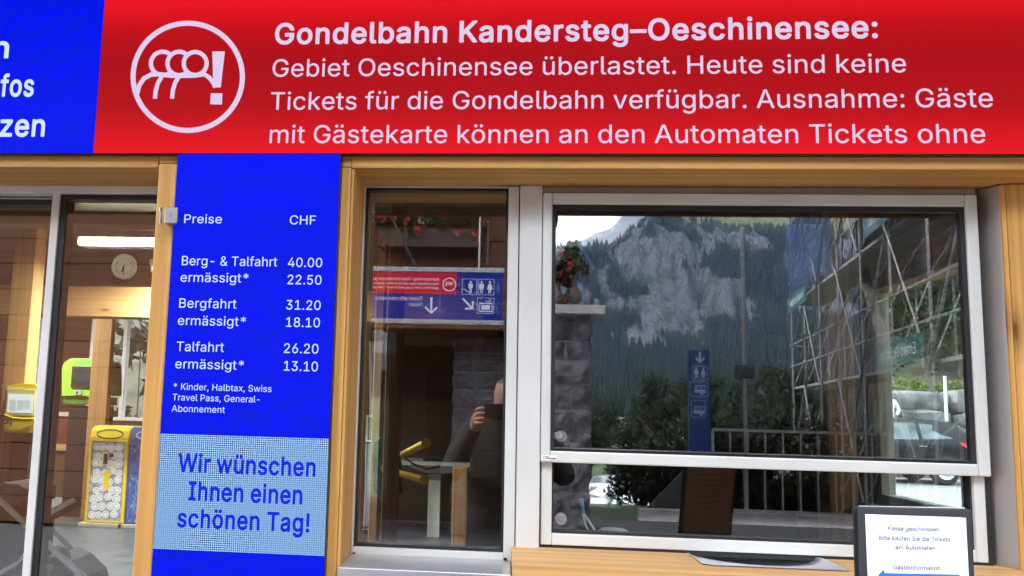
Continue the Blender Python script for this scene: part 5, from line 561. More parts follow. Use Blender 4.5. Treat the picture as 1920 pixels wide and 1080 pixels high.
for (a, b) in (o1, o2):
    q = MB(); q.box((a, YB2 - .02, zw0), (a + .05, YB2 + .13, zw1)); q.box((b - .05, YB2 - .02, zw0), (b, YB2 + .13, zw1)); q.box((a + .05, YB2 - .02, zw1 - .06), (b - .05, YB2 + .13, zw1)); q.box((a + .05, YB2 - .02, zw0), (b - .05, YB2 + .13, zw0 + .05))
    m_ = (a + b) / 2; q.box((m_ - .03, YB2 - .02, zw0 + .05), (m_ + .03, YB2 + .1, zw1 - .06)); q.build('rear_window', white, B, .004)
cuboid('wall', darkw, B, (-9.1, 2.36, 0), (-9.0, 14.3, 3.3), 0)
# header beams and posts of the hall
cuboid('header_board', darkw, B, (-9, 9.6, Z(230, 538, 9.6)), (-.2, 9.72, 3.3), 0)
cuboid('tie_beam', woodInX, B, (-9, 9.30, Z(230, 596, 9.4)), (-.2, 9.58, Z(230, 540, 9.4)), .006)
cuboid('tie_beam', ceilm, B, (-9, 6.0, Z(230, 420, 6.0)), (-.2, 6.2, Z(230, 396, 6.0)), .006)
cuboid('post', woodIn, B, (pw(170, 11.55), 11.55, 0), (pw(204, 11.55), 11.67, 3.29), .008)
cuboid('post', woodIn, B, (pw(17, 8.2), 8.1, 0), (pw(58, 8.2), 8.3, 3.29), .008)
cuboid('post', woodIn, B, (pw(726, 7.0), 6.9, 0), (pw(752, 7.0), 7.1, 3.29), .008)
cuboid('post', woodIn, B, (pw(700, 9.0), 9.0, 0), (pw(716, 9.0), 9.2, 3.29), .008)
cuboid('post', woodIn, B, (pw(853, 9.9), 9.9, 0), (pw(881, 9.9), 10.1, .93), .008)
# dark rear counter with a pale edge
cuboid('bench', darkw, B, (-9, 12.5, 0), (pw(160, 12.5), 13.2, Z(60, 831, 12.5)), 0)
cuboid('bench_edge', woodInX, B, (-9, 12.46, Z(60, 831, 12.5) - .09), (pw(160, 12.5), 12.499, Z(60, 831, 12.5) + .002), .004)
cuboid('plinth', plain('pale grey plinth', (.34, .35, .36), rough=.6), B, (-9, 12.44, 0), (pw(160, 12.5), 12.4995, .17), 0)
cuboid('partition', darkw, B, (X(660, 700, 8), 12.2, 0), (-.05, 12.3, 3.29), 0)
cuboid('wall', wood('hall side boarding', 'y', (.16, .085, .04), (.1, .045, .02), (.04, .02, .01), rough=.75), B, (1.305, 3.62, 0), (1.40, 14.2, 3.3), 0)
# ---- lit tube lamps
tubem = emit('lit tube', (1.0, .90, .62), 6.0)
lampb = plain('lamp housing', (.55, .55, .5), rough=.5)
def tube_lamp(x0, x1, y, z, label):
    t = thing('tube_lamp', label, 'lamp', ((x0 + x1) / 2, y, z + .12), group='lit tube lamps under the hall ceiling')
    MB().box((x0 - .03, y - .05, z + .035), (x1 + .03, y + .05, z + .10)).build('housing', lampb, t, .006)
    q = MB(); q.cyl((x0, y, z), (x1, y, z), .034, n=14); q.build('tube', tubem, t, smooth=True)
    for xx in (x0 - .02, x1): MB().box((xx, y - .03, z - .03), (xx + .02, y + .03, z + .0345)).build('socket', lampb, t)
    for xx in (x0 + .15, x1 - .15): MB().box((xx - .006, y - .006, z + .101), (xx + .006, y + .006, 3.299)).build('hanger', galv, t)
    ld = bpy.data.lights.new('tube_light', 'AREA'); ld.shape = 'RECTANGLE'; ld.size = x1 - x0; ld.size_y = .08; ld.energy = 27 if y < 8 else 60; ld.color = (1, .96, .88)
    lo = bpy.data.objects.new('tube_light', ld); COL.objects.link(lo); lo.parent = t; lo.location = (0, 0, -.165)
DL = 7.6
tube_lamp(X(150, 453, DL), X(330, 453, DL), DL, Z(225, 454, DL), 'lit tube lamp hanging above and left of the wall clock')
tube_lamp(X(-110, 497, 10.8), X(17, 497, 10.8), 10.8, Z(0, 498, 10.8), 'lit tube lamp seen at the left edge behind the sliding door')
tube_lamp(X(288, 505, 8.9), X(420, 505, 8.9), 8.9, Z(300, 505, 8.9), 'lit tube lamp showing only its end beside the wooden post')
# ---- wall clock
YC = 9.55
cc = U(234.5, 500.5, YC); rc = 25 * YC / FPX
ck = thing('wall_clock', 'round white wall clock with grey rim on the dark header board', 'clock', cc)
q = MB(); q.lathe(cc, [(0, .0), (rc * 1.0, .0), (rc, .04), (rc * .94, .05), (rc * .82, .045), (rc * .82, .03)], 40, Matrix.Rotation(R_(90), 3, 'X')); q.build('rim', plain('clock rim', (.70, .76, .78), rough=.3, var=.02), ck, smooth=True)
q = MB(); q.lathe(cc, [(0.0001, .031), (rc * .82, .031)], 40, Matrix.Rotation(R_(90), 3, 'X')); q.build('dial', plain('clock dial', (.84, .88, .90), rough=.4, var=.01), ck)
q = MB(); cf = lambda a, r, d=.033: cc + Vector((math.sin(R_(a)) * r, -d, math.cos(R_(a)) * r))
for i in range(1, 13):
    s_ = str(i); p = cf(i * 30, rc * .64); hgt = rc * .19; wdt = hgt * .55 * len(s_)
    add_text(q, s_, lambda u, v: Vector((p.x - wdt / 2 + u, p.y, p.z - hgt / 2 + v)), .0, wdt, hgt)
q.build('numerals', blackm, ck)
for a, r, w_ in ((197, .45, .05), (180, .68, .035)):
    q = MB(); d = Vector((math.sin(R_(a)), 0, math.cos(R_(a)))); nn = Vector((d.z, 0, -d.x)) * rc * w_; o = cc + Vector((0, -.036, 0))
    q.quad(o - d * rc * .1 - nn, o - d * rc * .1 + nn, o + d * rc * r + nn, o + d * rc * r - nn); q.build('hand', blackm, ck)
# ---- green ticket machine
green = plain('lime green enamel', (.27, .56, .045), rough=.35, var=.03)
yellow = plain('yellow enamel', (.74, .55, .02), rough=.38, var=.04)
def pxbox(mb, a, b, Y, d): p, q_ = U(*a, Y), U(*b, Y); return mb.box((p.x, Y, min(p.z, q_.z)), (q_.x, Y + d, max(p.z, q_.z)))
YM = 11.7
def rounded(px0, py0, px1, py1, Y, rtl, rtr, n=8):
    pts = [(px0, py1)]
    for i in range(n + 1): a = R_(180 + 90 * i / n); pts.append((px0 + rtl + rtl * math.cos(a), py0 + rtl + rtl * math.sin(a)))
    for i in range(n + 1): a = R_(270 + 90 * i / n); pts.append((px1 - rtr + rtr * math.cos(a), py0 + rtr + rtr * math.sin(a)))
    pts.append((px1, py1)); return [U(*p, Y) for p in pts]
gm = thing('ticket_machine', 'lime green ticket machine with dark screen on a dark stand', 'ticket machine', (X(160, 760, YM), YM, 0))
MB().extrude(rounded(116, 672, 205, 742, YM, 22, 14), (0, .4, 0)).build('cabinet', green, gm, .01)
q = MB(); pxbox(q, (119, 742.5), (200, 760), YM + .03, .34); q.build('base', plain('dark green enamel', (.06, .16, .02), rough=.4), gm, .01)
q = MB(); pxbox(q, (135, 686), (178, 728), YM - .02, .0195); q.build('bezel', blackm, gm, .006)
q = MB(); pxbox(q, (140, 691), (172, 718), YM - .024, .0035); q.build('screen', plain('dark screen glass', (.03, .045, .055), rough=.08, var=.3), gm)
q = MB(); add_text(q, 'TICKETS', lambda u, v: U(141 + u, 683 - v + u * .0, YM - .003), 0, 32, 6.5); q.build('lettering', plain('turquoise print', (.02, .42, .40)), gm)
q = MB(); pxbox(q, (140, 732), (152, 740), YM - .012, .0115); q.build('card_reader', plain('reader plate', (.45, .46, .46), rough=.3), gm)
q = MB(); pxbox(q, (143, 733.5), (146, 738.5), YM - .014, .0015); q.build('slot', blackm, gm)
cuboid('stand', blackm, gm, (X(125, 770, YM), YM + .06, 0), (X(195, 770, YM), YM + .3, Z(160, 761, YM)), 0)
# ---- yellow ticket machine
YN = 7.9
ym = thing('ticket_machine', 'yellow ticket machine with a lit white screen behind the sliding door', 'ticket machine', (X(35, 770, YN), YN, 0))
MB().extrude([U(*p, YN) for p in ((5, 808), (10, 728), (14, 723), (40, 719), (66, 720), (71, 724), (66, 812), (40, 813), (18, 811))], (0, .35, 0)).build('cabinet', yellow, ym, .01)
q = MB(); q.extrude([U(*p, YN - .012) for p in ((10, 776), (14, 728), (66, 731), (63, 779)) ], (0, .0115, 0)); q.build('bezel', plain('pale yellow bezel', (.72, .72, .42), rough=.4, var=.02), ym)
q = MB(); q.quad(*[U(*p, YN - .014) for p in ((12.5, 773), (15.5, 738), (64, 740), (61, 775))]); q.build('screen', emit('lit screen', (.62, .82, .80), .55 * K * 1.6), ym)
q = MB()
for a, b in (((18, 749), (30, 770)), ((33, 750), (44, 768)), ((46, 750), (57, 765))): q.quad(U(a[0], a[1], YN - .0155), U(b[0], a[1], YN - .0155), U(b[0], b[1], YN - .0155), U(a[0], b[1], YN - .0155))
q.build('screen_tile', emit('screen tile', (.30, .48, .60), .5 * K * 1.3), ym)
q = MB(); stroke(q, arc(10, 790, 4.2, 0, 360, 16), 2.4, lambda x, y: U(x, y, YN - .003), True); stroke(q, arc(18, 790.5, 3.6, 0, 360, 16), 2.0, lambda x, y: U(x, y, YN - .003), True); stroke(q, [(21.7, 788), (21.2, 799)], 2, lambda x, y: U(x, y, YN - .003)); q.build('emblem', plain('brown print', (.10, .02, .02)), ym)
q = MB(); q.tube([U(9, 778, YN - .02), U(25, 784, YN - .03), U(45, 786, YN - .03), U(64, 785, YN - .02)], .012, 6); q.build('ledge', yellow, ym, smooth=True)
cuboid('stand', blackm, ym, (X(20, 770, YN), YN + .05, 0), (X(55, 770, YN), YN + .3, Z(40, 812, YN)), 0)
# ---- red brown litter box, small carton
lb = thing('litter_box', 'dark red litter box with pale lid under the green machine', 'bin', (X(129, 800, 12.55), 12.7, 1))
zz = Z(60, 831, 12.5) + .001
cuboid('body', plain('dark red enamel', (.10, .018, .012), rough=.45), lb, (X(110, 800, 12.55), 12.55, zz), (X(148, 800, 12.55), 12.9, Z(129, 770, 12.55)), .01)
q = MB(); q.box((X(109, 800, 12.55), 12.53, Z(129, 769.8, 12.55)), (X(149, 800, 12.55), 12.92, Z(129, 762, 12.55))); q.build('lid', plain('pale lid', (.42, .38, .33)), lb, .006)
lb.location.z = zz; ORG[lb.name] = Vector(lb.location)
# ---- recycling bins
YR = 11.0
def rbin(px0, px1, name, label, mbody, mface, flap, extra):
    t = thing(name, label, 'bin', (X((px0 + px1) / 2, 900, YR), YR, 0), group='recycling bins in the hall'); x0, x1 = X(px0, 890, YR), X(px1, 890, YR); zt_, z0 = Z(205, 799, YR), Z(205, 981, YR)
    q = MB(); P = [(YR, z0), (YR, zt_ - .14), (YR + .03, zt_ - .05), (YR + .10, zt_ - .01), (YR + .2, zt_), (YR + .5, zt_), (YR + .5, z0)]
    q.extrude([(x0, a, b) for a, b in P], (x1 - x0, 0, 0)); q.build('body', mbody, t, .008)
    q = MB(); q.box((x0 + .035, YR - .006, z0 + .03), (x1 - .035, YR - .0005, zt_ - .19)); q.build('picture_panel', mface, t)
    q = MB(); fm = 0.012; 
    for a, b in (((x0 + .02, z0 + .015), (x0 + .034, zt_ - .175)), ((x1 - .034, z0 + .015), (x1 - .02, zt_ - .175)), ((x0 + .034, z0 + .015), (x1 - .034, z0 + .029)), ((x0 + .034, zt_ - .189), (x1 - .034, zt_ - .175))): q.box((a[0], YR - .012, a[1]), (b[0], YR - .0003, b[1]))
    q.build('panel_frame', mbody, t)
    q = MB(); n = 24; cx, cz = (x0 + x1) / 2, zt_ - .10; stroke(q, arc(cx, cz, .16 * (x1 - x0) / .48, 0, 360, 28, .055), .018, lambda u, v: Vector((u, YR - .002 + max(0, (v - (zt_ - .14)) * .33), v)), True); q.build('opening', flap, t)
    extra(t, x0, x1, z0, zt_); cuboid('plinth', plain('pale plinth', (.40, .39, .34)) if 'pale plinth' not in MATS else MATS['pale plinth'], t, (x0 - .05, YR - .06, z0 - .045), (x1 + .001, YR + .52, z0 - .001), .004)
    cuboid('skirting', blackm, t, (x0 + .02, YR + .02, 0), (x1 - .02, YR + .48, z0 - .0455), 0)
    return t
blueb = plain('blue enamel', (.012, .075, .30), rough=.4, var=.05)
def bottles():
    m, nt, b = newmat('grey picture ground'); n = N(nt, 'ShaderNodeTexNoise', Scale=18, Detail=3); L(nt, coords(nt), n.inputs['Vector'])
    L(nt, ramp(nt, n.outputs[0], [(.35, (.14, .17, .22)), (.65, (.38, .44, .52))]), b.inputs['Base Color']); b.inputs['Roughness'].default_value = .3; return m
def streaks():
    m, nt, b = newmat('crinkled film picture'); n = N(nt, 'ShaderNodeTexNoise', Scale=1, Detail=6, Distortion=2.5); L(nt, coords(nt, (14, 1, 5)), n.inputs['Vector'])
    L(nt, ramp(nt, n.outputs[0], [(.4, (.01, .07, .28)), (.58, (.03, .16, .45)), (.66, (.35, .5, .7)), (.7, (.02, .12, .4))]), b.inputs['Base Color']); b.inputs['Roughness'].default_value = .3; return m
capm = plain('bottle picture', (.70, .74, .80), rough=.4, var=.1, scale=20); capd = plain('bottle picture shade', (.20, .25, .34), rough=.4)
def ex_y(t, x0, x1, z0, z1):
    q = MB(); r2 = random.Random(3); W_ = x1 - x0 - .08; H_ = z1 - .2 - z0 - .04; k = 0
    for row in range(9):
        for c_ in range(4):
            x = x0 + .04 + W_ * (c_ + .5 + (.25 if row % 2 else -.2) + r2.uniform(-.12, .12)) / 4; z = z0 + .04 + H_ * (row + .5 + r2.uniform(-.2, .2)) / 9; r = r2.uniform(.052, .068)
            k += 1; d = .0068 + .0004 * k / 40
            x = min(max(x, x0 + .04 + r), x1 - .04 - r); z = min(max(z, z0 + .035 + r), z1 - .195 - r)
            for j, (f, mi) in enumerate(((1.0, 1), (.86, 0), (.55, 1), (.47, 0))):
                q.cur = mi; pts = [(x + r * f * math.cos(2 * math.pi * i / 16), YR - d - j * .0001, z + r * f * .93 * math.sin(2 * math.pi * i / 16)) for i in range(16)]; q.add(pts, [tuple(range(16))])
    q.build('printed_bottles', [capm, capd], t)
    q = MB(); cx = (x0 + x1) / 2; zc_ = z0 + (z1 - z0) * .56; f = lambda u, v: Vector((cx + u, YR - .009, zc_ + v))
    flat(q, [(-.03, -.26), (.04, -.26), (.04, -.09), (.075, -.09), (.005, .0), (-.065, -.09), (-.03, -.09)], f); q.build('arrow', yellow, t)
    q = MB(); stroke(q, [(-.07, .04), (.09, .04), (.09, .2), (-.07, .2)], .012, f, True); q.build('emblem', yellow, t)
    q = MB(); flat(q, [(-.055, .055), (.0, .055), (.0, .185), (-.055, .185)], f); flat(q, [(.015, .14), (.075, .14), (.075, .185), (.015, .185)], f); q.build('emblem_ink', blackm, t)
def ex_b(t, x0, x1, z0, z1):
    q = MB(); f = lambda u, v: Vector((x0 + u, YR - .009, z0 + v)); stroke(q, [(.23, .86), (.40, .86), (.40, 1.02), (.23, 1.02)], .014, f, True); flat(q, [(.25, .60), (.42, .62), (.42, .70), (.25, .66)], f); flat(q, [(.27, .48), (.42, .51), (.42, .58), (.27, .54)], f); q.build('emblem', yellow, t)
rbin(164, 237, 'recycling_bin', 'yellow recycling bin with a panel picturing white bottles, on the hall floor', yellow, bottles(), plain('dark slot', (.09, .07, .01)), ex_y)
rbin(238.5, 311, 'recycling_bin', 'blue recycling bin with a crinkled film panel beside the yellow bin', blueb, streaks(), plain('pale ring', (.4, .45, .55)), ex_b)
# ---- folded pushchair just inside the door
YPm = 4.3
chrome = plain('pushchair tube', (.88, .90, .94), rough=.3, metal=.0, var=.02, spec=.8); fab = plain('black pushchair fabric', (.008, .009, .012), rough=.8, var=.3, scale=12, bmp=.2); fabg = plain('grey pushchair fabric', (.13, .13, .16), rough=.85, var=.3, scale=16); tan = plain('tan lining', (.42, .33, .22), rough=.8)
ps_ = thing('pushchair', 'black pushchair with pale metal tubes parked inside the entrance door', 'pushchair', (X(60, 1000, YPm), YPm, 0))
pp = lambda px, py, dy=0.0: U(px, py, YPm + dy)
q = MB(); q.tube([pp(-40, 895), pp(0, 938), pp(40, 975), pp(75, 1008), pp(135, 1062), pp(185, 1110)], .016); q.tube([pp(-40, 895, .42), pp(0, 930, .42), pp(80, 975, .42), pp(148, 1043, .42), pp(190, 1080, .42)], .014); q.tube([pp(-30, 1092), pp(33, 1055), pp(75, 1008)], .010); q.tube([pp(-30, 1130, .42), pp(10, 1095, .42), pp(80, 975, .42)], .010)
q.tube([pp(40, 975), pp(62, 968, .2), pp(78, 975, .42)], .009); q.build('frame', chrome, ps_, smooth=True)
q = MB(); q.tube([pp(78, 972, .1), pp(100, 958, .1), pp(140, 937, .1)], .014); q.build('handlebar', chrome, ps_, smooth=True)
q = MB(); q.tube([pp(95, 971, .13), pp(120, 957, .13), pp(149, 941, .13)], [.015, .02, .018]); q.build('grip', fab, ps_, smooth=True)
def blob(mb, pts, thick, dy): mb.extrude([pp(*p, dy) for p in pts], (0, thick, 0))
q = MB(); blob(q, [(-60, 930), (0, 945), (38, 985), (30, 1080), (-60, 1120)], .36, .03); q.build('seat', fab, ps_, .02)
q = MB(); blob(q, [(-30, 925), (5, 905), (30, 908), (45, 918), (42, 948), (10, 945), (-20, 950)], .34, .02); q.build('canopy', fabg, ps_, .02)
q = MB(); blob(q, [(90, 1040), (120, 1055), (150, 1085), (160, 1120), (60, 1130), (66, 1075)], .32, .05); q.build('basket', fab, ps_, .02)
q = MB(); blob(q, [(100, 1020), (118, 1025), (128, 1042), (124, 1058), (95, 1040)], .05, .02); blob(q, [(72, 1066), (88, 1055), (98, 1066), (92, 1085), (76, 1090)], .05, .0); q.build('lining', tan, ps_, .02)
tyre = plain('pushchair tyre', (.02, .02, .022), rough=.7)
for px, dy in ((-30, 0), (-30, .42), (170, 0), (170, .42)):
    zr = .13; x_ = pp(px, 1100).x; c = Vector((x_, YPm + dy, zr)); q = MB(); q.lathe(c, [(.06, -.015), (.12, -.02), (.13, 0), (.12, .02), (.06, .015)], 24, Matrix.Rotation(R_(90), 3, 'X')); wq = q.build('wheel', tyre, ps_, smooth=True)
    q = MB(); q.cyl(c + Vector((0, -.012, 0)), c + Vector((0, .012, 0)), .06, n=16); q.build('hub', chrome, wq)
    q = MB(); q.tube([c, pp(px, 1100, dy) + Vector((0, 0, .0)), pp(min(max(px, -5), 140), 1075, dy)], .009); q.build('leg', chrome, ps_)
# ---- seen through the narrow window: barrier with yellow arms, white table, display stand
YA = 7.6
bg_ = thing('barrier_gate', 'dark barrier post with two yellow padded arms behind the narrow window', 'barrier', (X(722, 900, YA), YA, 0))
q = MB(); P_ = lambda px, py, dy=0.0: U(px, py, YA + dy)
zfl = 0
q.extrude([P_(702, 826), (P_(712, 820)), P_(742, 822), P_(748, 850), P_(752, 905), P_(755, 926), P_(700, 926), P_(698, 860)], (0, .16, 0)); q.build('body', blackm, bg_, .015)
q = MB(); q.box((P_(715, 920).x, YA + .04, 0), (P_(738, 920).x, YA + .12, Z(720, 925, YA))); q.build('pillar', blackm, bg_)
q = MB(); q.cyl(P_(722, 878, -.03), P_(722, 878, .05), .04, n=16); q.build('pivot', galv, bg_)
yel2 = plain('yellow foam', (.78, .56, .02), rough=.6, var=.03)
for a, k_, b in (((727, 877), (742, 858), (799, 831)), ((727, 882), (736, 883), (796, 900))):
    q = MB(); q.tube([P_(*a, -.03), P_(k_[0], k_[1], -.04), P_(b[0], b[1], -.06)], [.012, .025, .034], 10); q.cyl(P_(b[0], b[1], -.10), P_(b[0], b[1], -.02), .042, n=16); q.build('arm', yel2, bg_, smooth=True)
q = MB(); q.tube([P_(759, 858, -.04), P_(775, 870, -.05), P_(800, 880, -.05), P_(825, 874, 0)], .008, 6); q.build('cable', blackm, bg_, smooth=True)
YT2 = 11.2
tb = thing('pedestal_table', 'white table on one square leg in the hall behind the yellow arms', 'table', (X(818, 900, YT2), YT2, 0)); P2 = lambda px, py: U(px, py, YT2)
wtb = plain('white table top', (.62, .64, .62), rough=.4, var=.03)
q = MB(); q.box((P2(750, 864).x, YT2 - .3, Z(810, 871, YT2)), (P2(884, 864).x, YT2 + .5, Z(810, 863.5, YT2))); q.build('tabletop', wtb, tb, .01)
q = MB(); q.extrude([P2(762, 873), P2(884, 873), P2(884, 884), P2(832, 888), P2(800, 887), P2(780, 880)], (0, .2, 0)); q.build('bracket', wtb, tb, .008)
q = MB(); q.box((P2(803, 900).x, YT2 + .02, 0), (P2(826, 900).x, YT2 + .17, Z(810, 889, YT2))); q.build('leg', wtb, tb, .006)
lp = thing('laptop', 'closed dark laptop lying on the white table', 'laptop', (P2(835, 860).x, YT2, Z(810, 863.5, YT2))); zz = Z(810, 863.5, YT2)
cuboid('base', blackm, lp, (P2(795, 860).x, YT2 - .15, zz + .001), (P2(880, 860).x, YT2 + .2, zz + .022), .004); cuboid('lid', plain('laptop lid', (.05, .055, .06), rough=.3), lp, (P2(795, 860).x, YT2 - .15, zz + .0225), (P2(880, 860).x, YT2 + .2, zz + .034), .004)
YI = 10.6
ds = thing('display_stand', 'white framed card on a blue grey stand behind the narrow window', 'display stand', (X(694, 900, YI), YI, 0)); P3 = lambda px, py: U(px, py, YI)
q = MB(); q.extrude([P3(684, 830), P3(712, 830), P3(711, 880), P3(701, 930), P3(690, 990), P3(680, 990), P3(684, 900)], (0, .12, 0)); q.build('column', plain('blue grey cloth', (.11, .14, .19), rough=.8, bmp=.3, scale=20), ds, .02)
q = MB(); a, b = P3(686, 828), P3(713, 779); frame4(q, a.x, b.x, a.z, b.z, a.x + .022, b.x - .022, a.z + .022, b.z - .022, YI - .03, YI); q.build('card_frame', plain('white card frame', (.7, .72, .72), var=.02), ds)
q = MB(); q.box((a.x + .022, YI - .015, a.z + .022), (b.x - .022, YI - .002, b.z - .022)); q.build('card', plain('grey picture card', (.20, .23, .26), var=.4, scale=12), ds)
q = MB(); q.extrude([P3(678, 1001), P3(678, 992), P3(690, 990), P3(706, 996), P3(708, 1001)], (0, .12, 0)); q.build('foot', blackm, ds, .01)
q = MB(); q.cyl(P3(697, 779), P3(697, 640), .03, n=12); q.build('pole', galv, ds)
# ---- the ticket office behind the service window
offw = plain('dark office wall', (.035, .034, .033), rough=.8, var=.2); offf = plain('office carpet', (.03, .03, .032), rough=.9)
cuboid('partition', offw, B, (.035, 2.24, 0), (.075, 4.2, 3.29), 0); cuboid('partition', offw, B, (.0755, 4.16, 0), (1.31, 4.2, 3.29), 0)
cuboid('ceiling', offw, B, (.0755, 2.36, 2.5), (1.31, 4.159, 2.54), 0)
XS = 1.31; zsl, zsh = 1.26, Z(1805, 490, XS / ray(1805, 490).x)
ry_ = lambda px, xx: xx / ray(px, 700).x
yA, yB_ = 2.36, ry_(1603, XS)
cuboid('side_wall', offw, B, (XS, yA - .0, 0), (XS + .1, yB_ + .3, zsl - .002), 0)
cuboid('lintel', woodIn if False else wood('interior spruce beam', 'y', (.50, .33, .15), (.32, .18, .07), (.1, .05, .02), rough=.7), B, (XS, yA, zsh), (XS + .1, yB_, zsh + .16), .004)
cuboid('side_wall', offw, B, (XS, yA, zsh + .161), (XS + .1, yB_ + .3, 2.5), 0)
cuboid('post', woodIn, B, (XS - .105, yB_, 0), (XS - .0, yB_ + .13, 2.49), .005)
cuboid('side_wall', offw, B, (XS + .0005, yB_ + .001, zsl - .0015), (XS + .1, yB_ + .3, zsh + .16), 0)
palef = plain('pale green window frame', (.50, .60, .56), rough=.5, var=.03)
q = MB(); ym_ = ry_(1654, XS + .045); q.box((XS + .02, ym_ - .02, zsl), (XS + .07, ym_ + .02, zsh - .001)); q.box((XS + .02, yA, zsl), (XS + .07, ym_ - .0205, zsl + .04)); q.build('side_window', palef, B, .003)
q = MB(); q.quad((XS + .045, yA, zsl + .04), (XS + .045, ym_ - .02, zsl + .04), (XS + .045, ym_ - .02, zsh), (XS + .045, yA, zsh)); q.build('glass_pane', glassB, B)
cuboid('cabinet', plain('olive cabinet front', (.075, .08, .06), rough=.6, var=.1), B, (X(1433, 700, 4.0), 4.0, Z(1460, 768, 4.0)), (X(1490, 700, 4.0), 4.159, Z(1460, 627, 4.0)), .004)
cuboid('frame_strip', palef, B, (X(1548, 700, 3.6), 3.6, .8), (X(1553, 700, 3.6), 3.64, 2.1), 0)
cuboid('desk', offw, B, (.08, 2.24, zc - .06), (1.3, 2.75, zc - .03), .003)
# small equipment on the desk
zdk = zc - .029
hd_ = thing('desk_lamp', 'small white desk lamp with pale blue clip on the office desk', 'lamp', (X(1120, 990, 2.4), 2.4, zdk)); P4 = lambda px, py: U(px, py, 2.42)
q = MB(); q.tube([P4(1092, 963), P4(1098, 985), P4(1106, 1000)], .003, 6); q.tube([P4(1093, 962), P4(1105, 978), P4(1118, 999)], .003, 6); q.build('stem', white, hd_, smooth=True)
q = MB(); q.tube([P4(1089, 935), P4(1091, 950), P4(1092, 963)], .006, 8); q.build('clip', plain('pale blue plastic', (.08, .38, .55), rough=.4), hd_, smooth=True)
q = MB(); q.lathe(P4(1150, 1000), [(.0, .012), (.03, .012), (.042, .004), (.045, -.012)], 20); q.build('shade', white, hd_, smooth=True)
q = MB(); q.tube([P4(1106, 1000), P4(1130, 996), P4(1150, 997)], .004, 6); q.build('arm', white, hd_, smooth=True)
# ================================================================ builders for plants, cars and people
def leafmat(name, c1, c2, rough=.7):
    m, nt, b = newmat(name); b.inputs['Roughness'].default_value = rough; b.inputs['Specular IOR Level'].default_value = .2
    n = N(nt, 'ShaderNodeTexNoise', Scale=2.3, Detail=4); L(nt, coords(nt), n.inputs['Vector']); n2 = N(nt, 'ShaderNodeTexNoise', Scale=14, Detail=2); L(nt, coords(nt), n2.inputs['Vector'])
    c = mixc(nt, ramp(nt, n.outputs[0], [(.35, 0), (.65, 1)]), c1, c2); c = mixc(nt, ramp(nt, n2.outputs[0], [(.4, 0), (.7, .5)]), c, tuple(min(1, x * 1.6) for x in c2)); L(nt, c, b.inputs['Base Color']); return m
conm = leafmat('conifer needles', (.012, .030, .012), (.035, .065, .020)); decm = leafmat('broad leaves', (.006, .012, .005), (.015, .024, .009)); autm = leafmat('shrub leaves', (.007, .011, .005), (.024, .026, .011))
barkm = plain('bark', (.11, .085, .06), rough=.9, var=.3, scale=14, bmp=.4); germ = leafmat('geranium leaves', (.010, .022, .008), (.022, .04, .012)); petal = plain('red petals', (.50, .02, .03), rough=.6, var=.2)
grassm = leafmat('meadow grass', (.07, .13, .025), (.13, .20, .04))
def cards(mb, c, rad, n, size, r, flatz=1.0):
    for _ in range(n):
        while True:
            p = Vector((r.uniform(-1, 1), r.uniform(-1, 1), r.uniform(-1, 1)))
            if p.length < 1: break
        p = p * (.55 + .45 * r.random()); q = Vector((c[0] + p.x * rad, c[1] + p.y * rad, c[2] + p.z * rad * flatz)); s = size * r.uniform(.6, 1.4)
        a = Vector((r.gauss(0, 1), r.gauss(0, 1), r.gauss(0, .7))).normalized(); b_ = a.orthogonal().normalized(); b_ = Matrix.Rotation(r.uniform(0, 6.28), 3, a) @ b_; c_ = a.cross(b_)
        mb.add([q - b_ * s, q + c_ * s * .45, q + b_ * s, q - c_ * s * .45], [(0, 1, 2, 3)])
def conifer(loc, h, label, seed, group='conifers on the bank behind the road'):
    r = random.Random(seed); t = thing('conifer', label, 'tree', loc, group=group); x, y, z = loc
    q = MB(); q.tube([(x, y, z - .1), (x + .05, y, z + h * .5), (x, y, z + h)], [h * .016, h * .011, .01], 8); q.build('trunk', barkm, t, smooth=True)
    q = MB(); lv = int(h * 3.2)
    for i in range(lv):
        f = i / lv; zz = z + h * (.10 + .9 * f); R0 = h * .19 * (1 - f) ** .8 + .1
        for k in range(7):
            an = r.uniform(0, 6.28); ln = R0 * r.uniform(.65, 1.15); n = max(3, int(ln / .16))
            for j in range(n):
                u = (j + .5) / n; p = Vector((x + math.cos(an) * ln * u, y + math.sin(an) * ln * u, zz - ln * .42 * u * u + r.uniform(-.05, .05)))
                for s_ in (-1, 1):
                    d = Vector((math.cos(an + s_ * .9), math.sin(an + s_ * .9), -.35 + r.uniform(-.15, .15))) * (.30 * (1.1 - u * .6)); w_ = Vector((0, 0, .05)) + Vector((math.cos(an), math.sin(an), 0)) * .06
                    q.add([p - w_, p + d * .6 - w_ * .8, p + d, p + w_], [(0, 1, 2, 3)])
    q.build('crown', conm, t); return t
def shrub(loc, w_, h, label, m, seed, group=None, name='shrub', n=900, leaf=.09):
    r = random.Random(seed); t = thing(name, label, name, loc, group=group); x, y, z = loc
    q = MB()
    for _ in range(6): q.tube([(x + r.uniform(-.2, .2) * w_, y + r.uniform(-.2, .2), z - .1), (x + r.uniform(-.35, .35) * w_, y + r.uniform(-.3, .3), z + h * .7)], [.03, .008], 5)
    q.build('stem', barkm, t)
    q = MB()
    for _ in range(14):
        rr = r.uniform(.18, .34) * min(w_, h * 1.3); cards(q, (x + r.uniform(-.5, .5) * (w_ - rr), y + r.uniform(-.4, .4) * w_ * .6, z + r.uniform(.15, .85) * h), rr, n // 14, leaf, r)
    q.build('foliage', m, t); return t
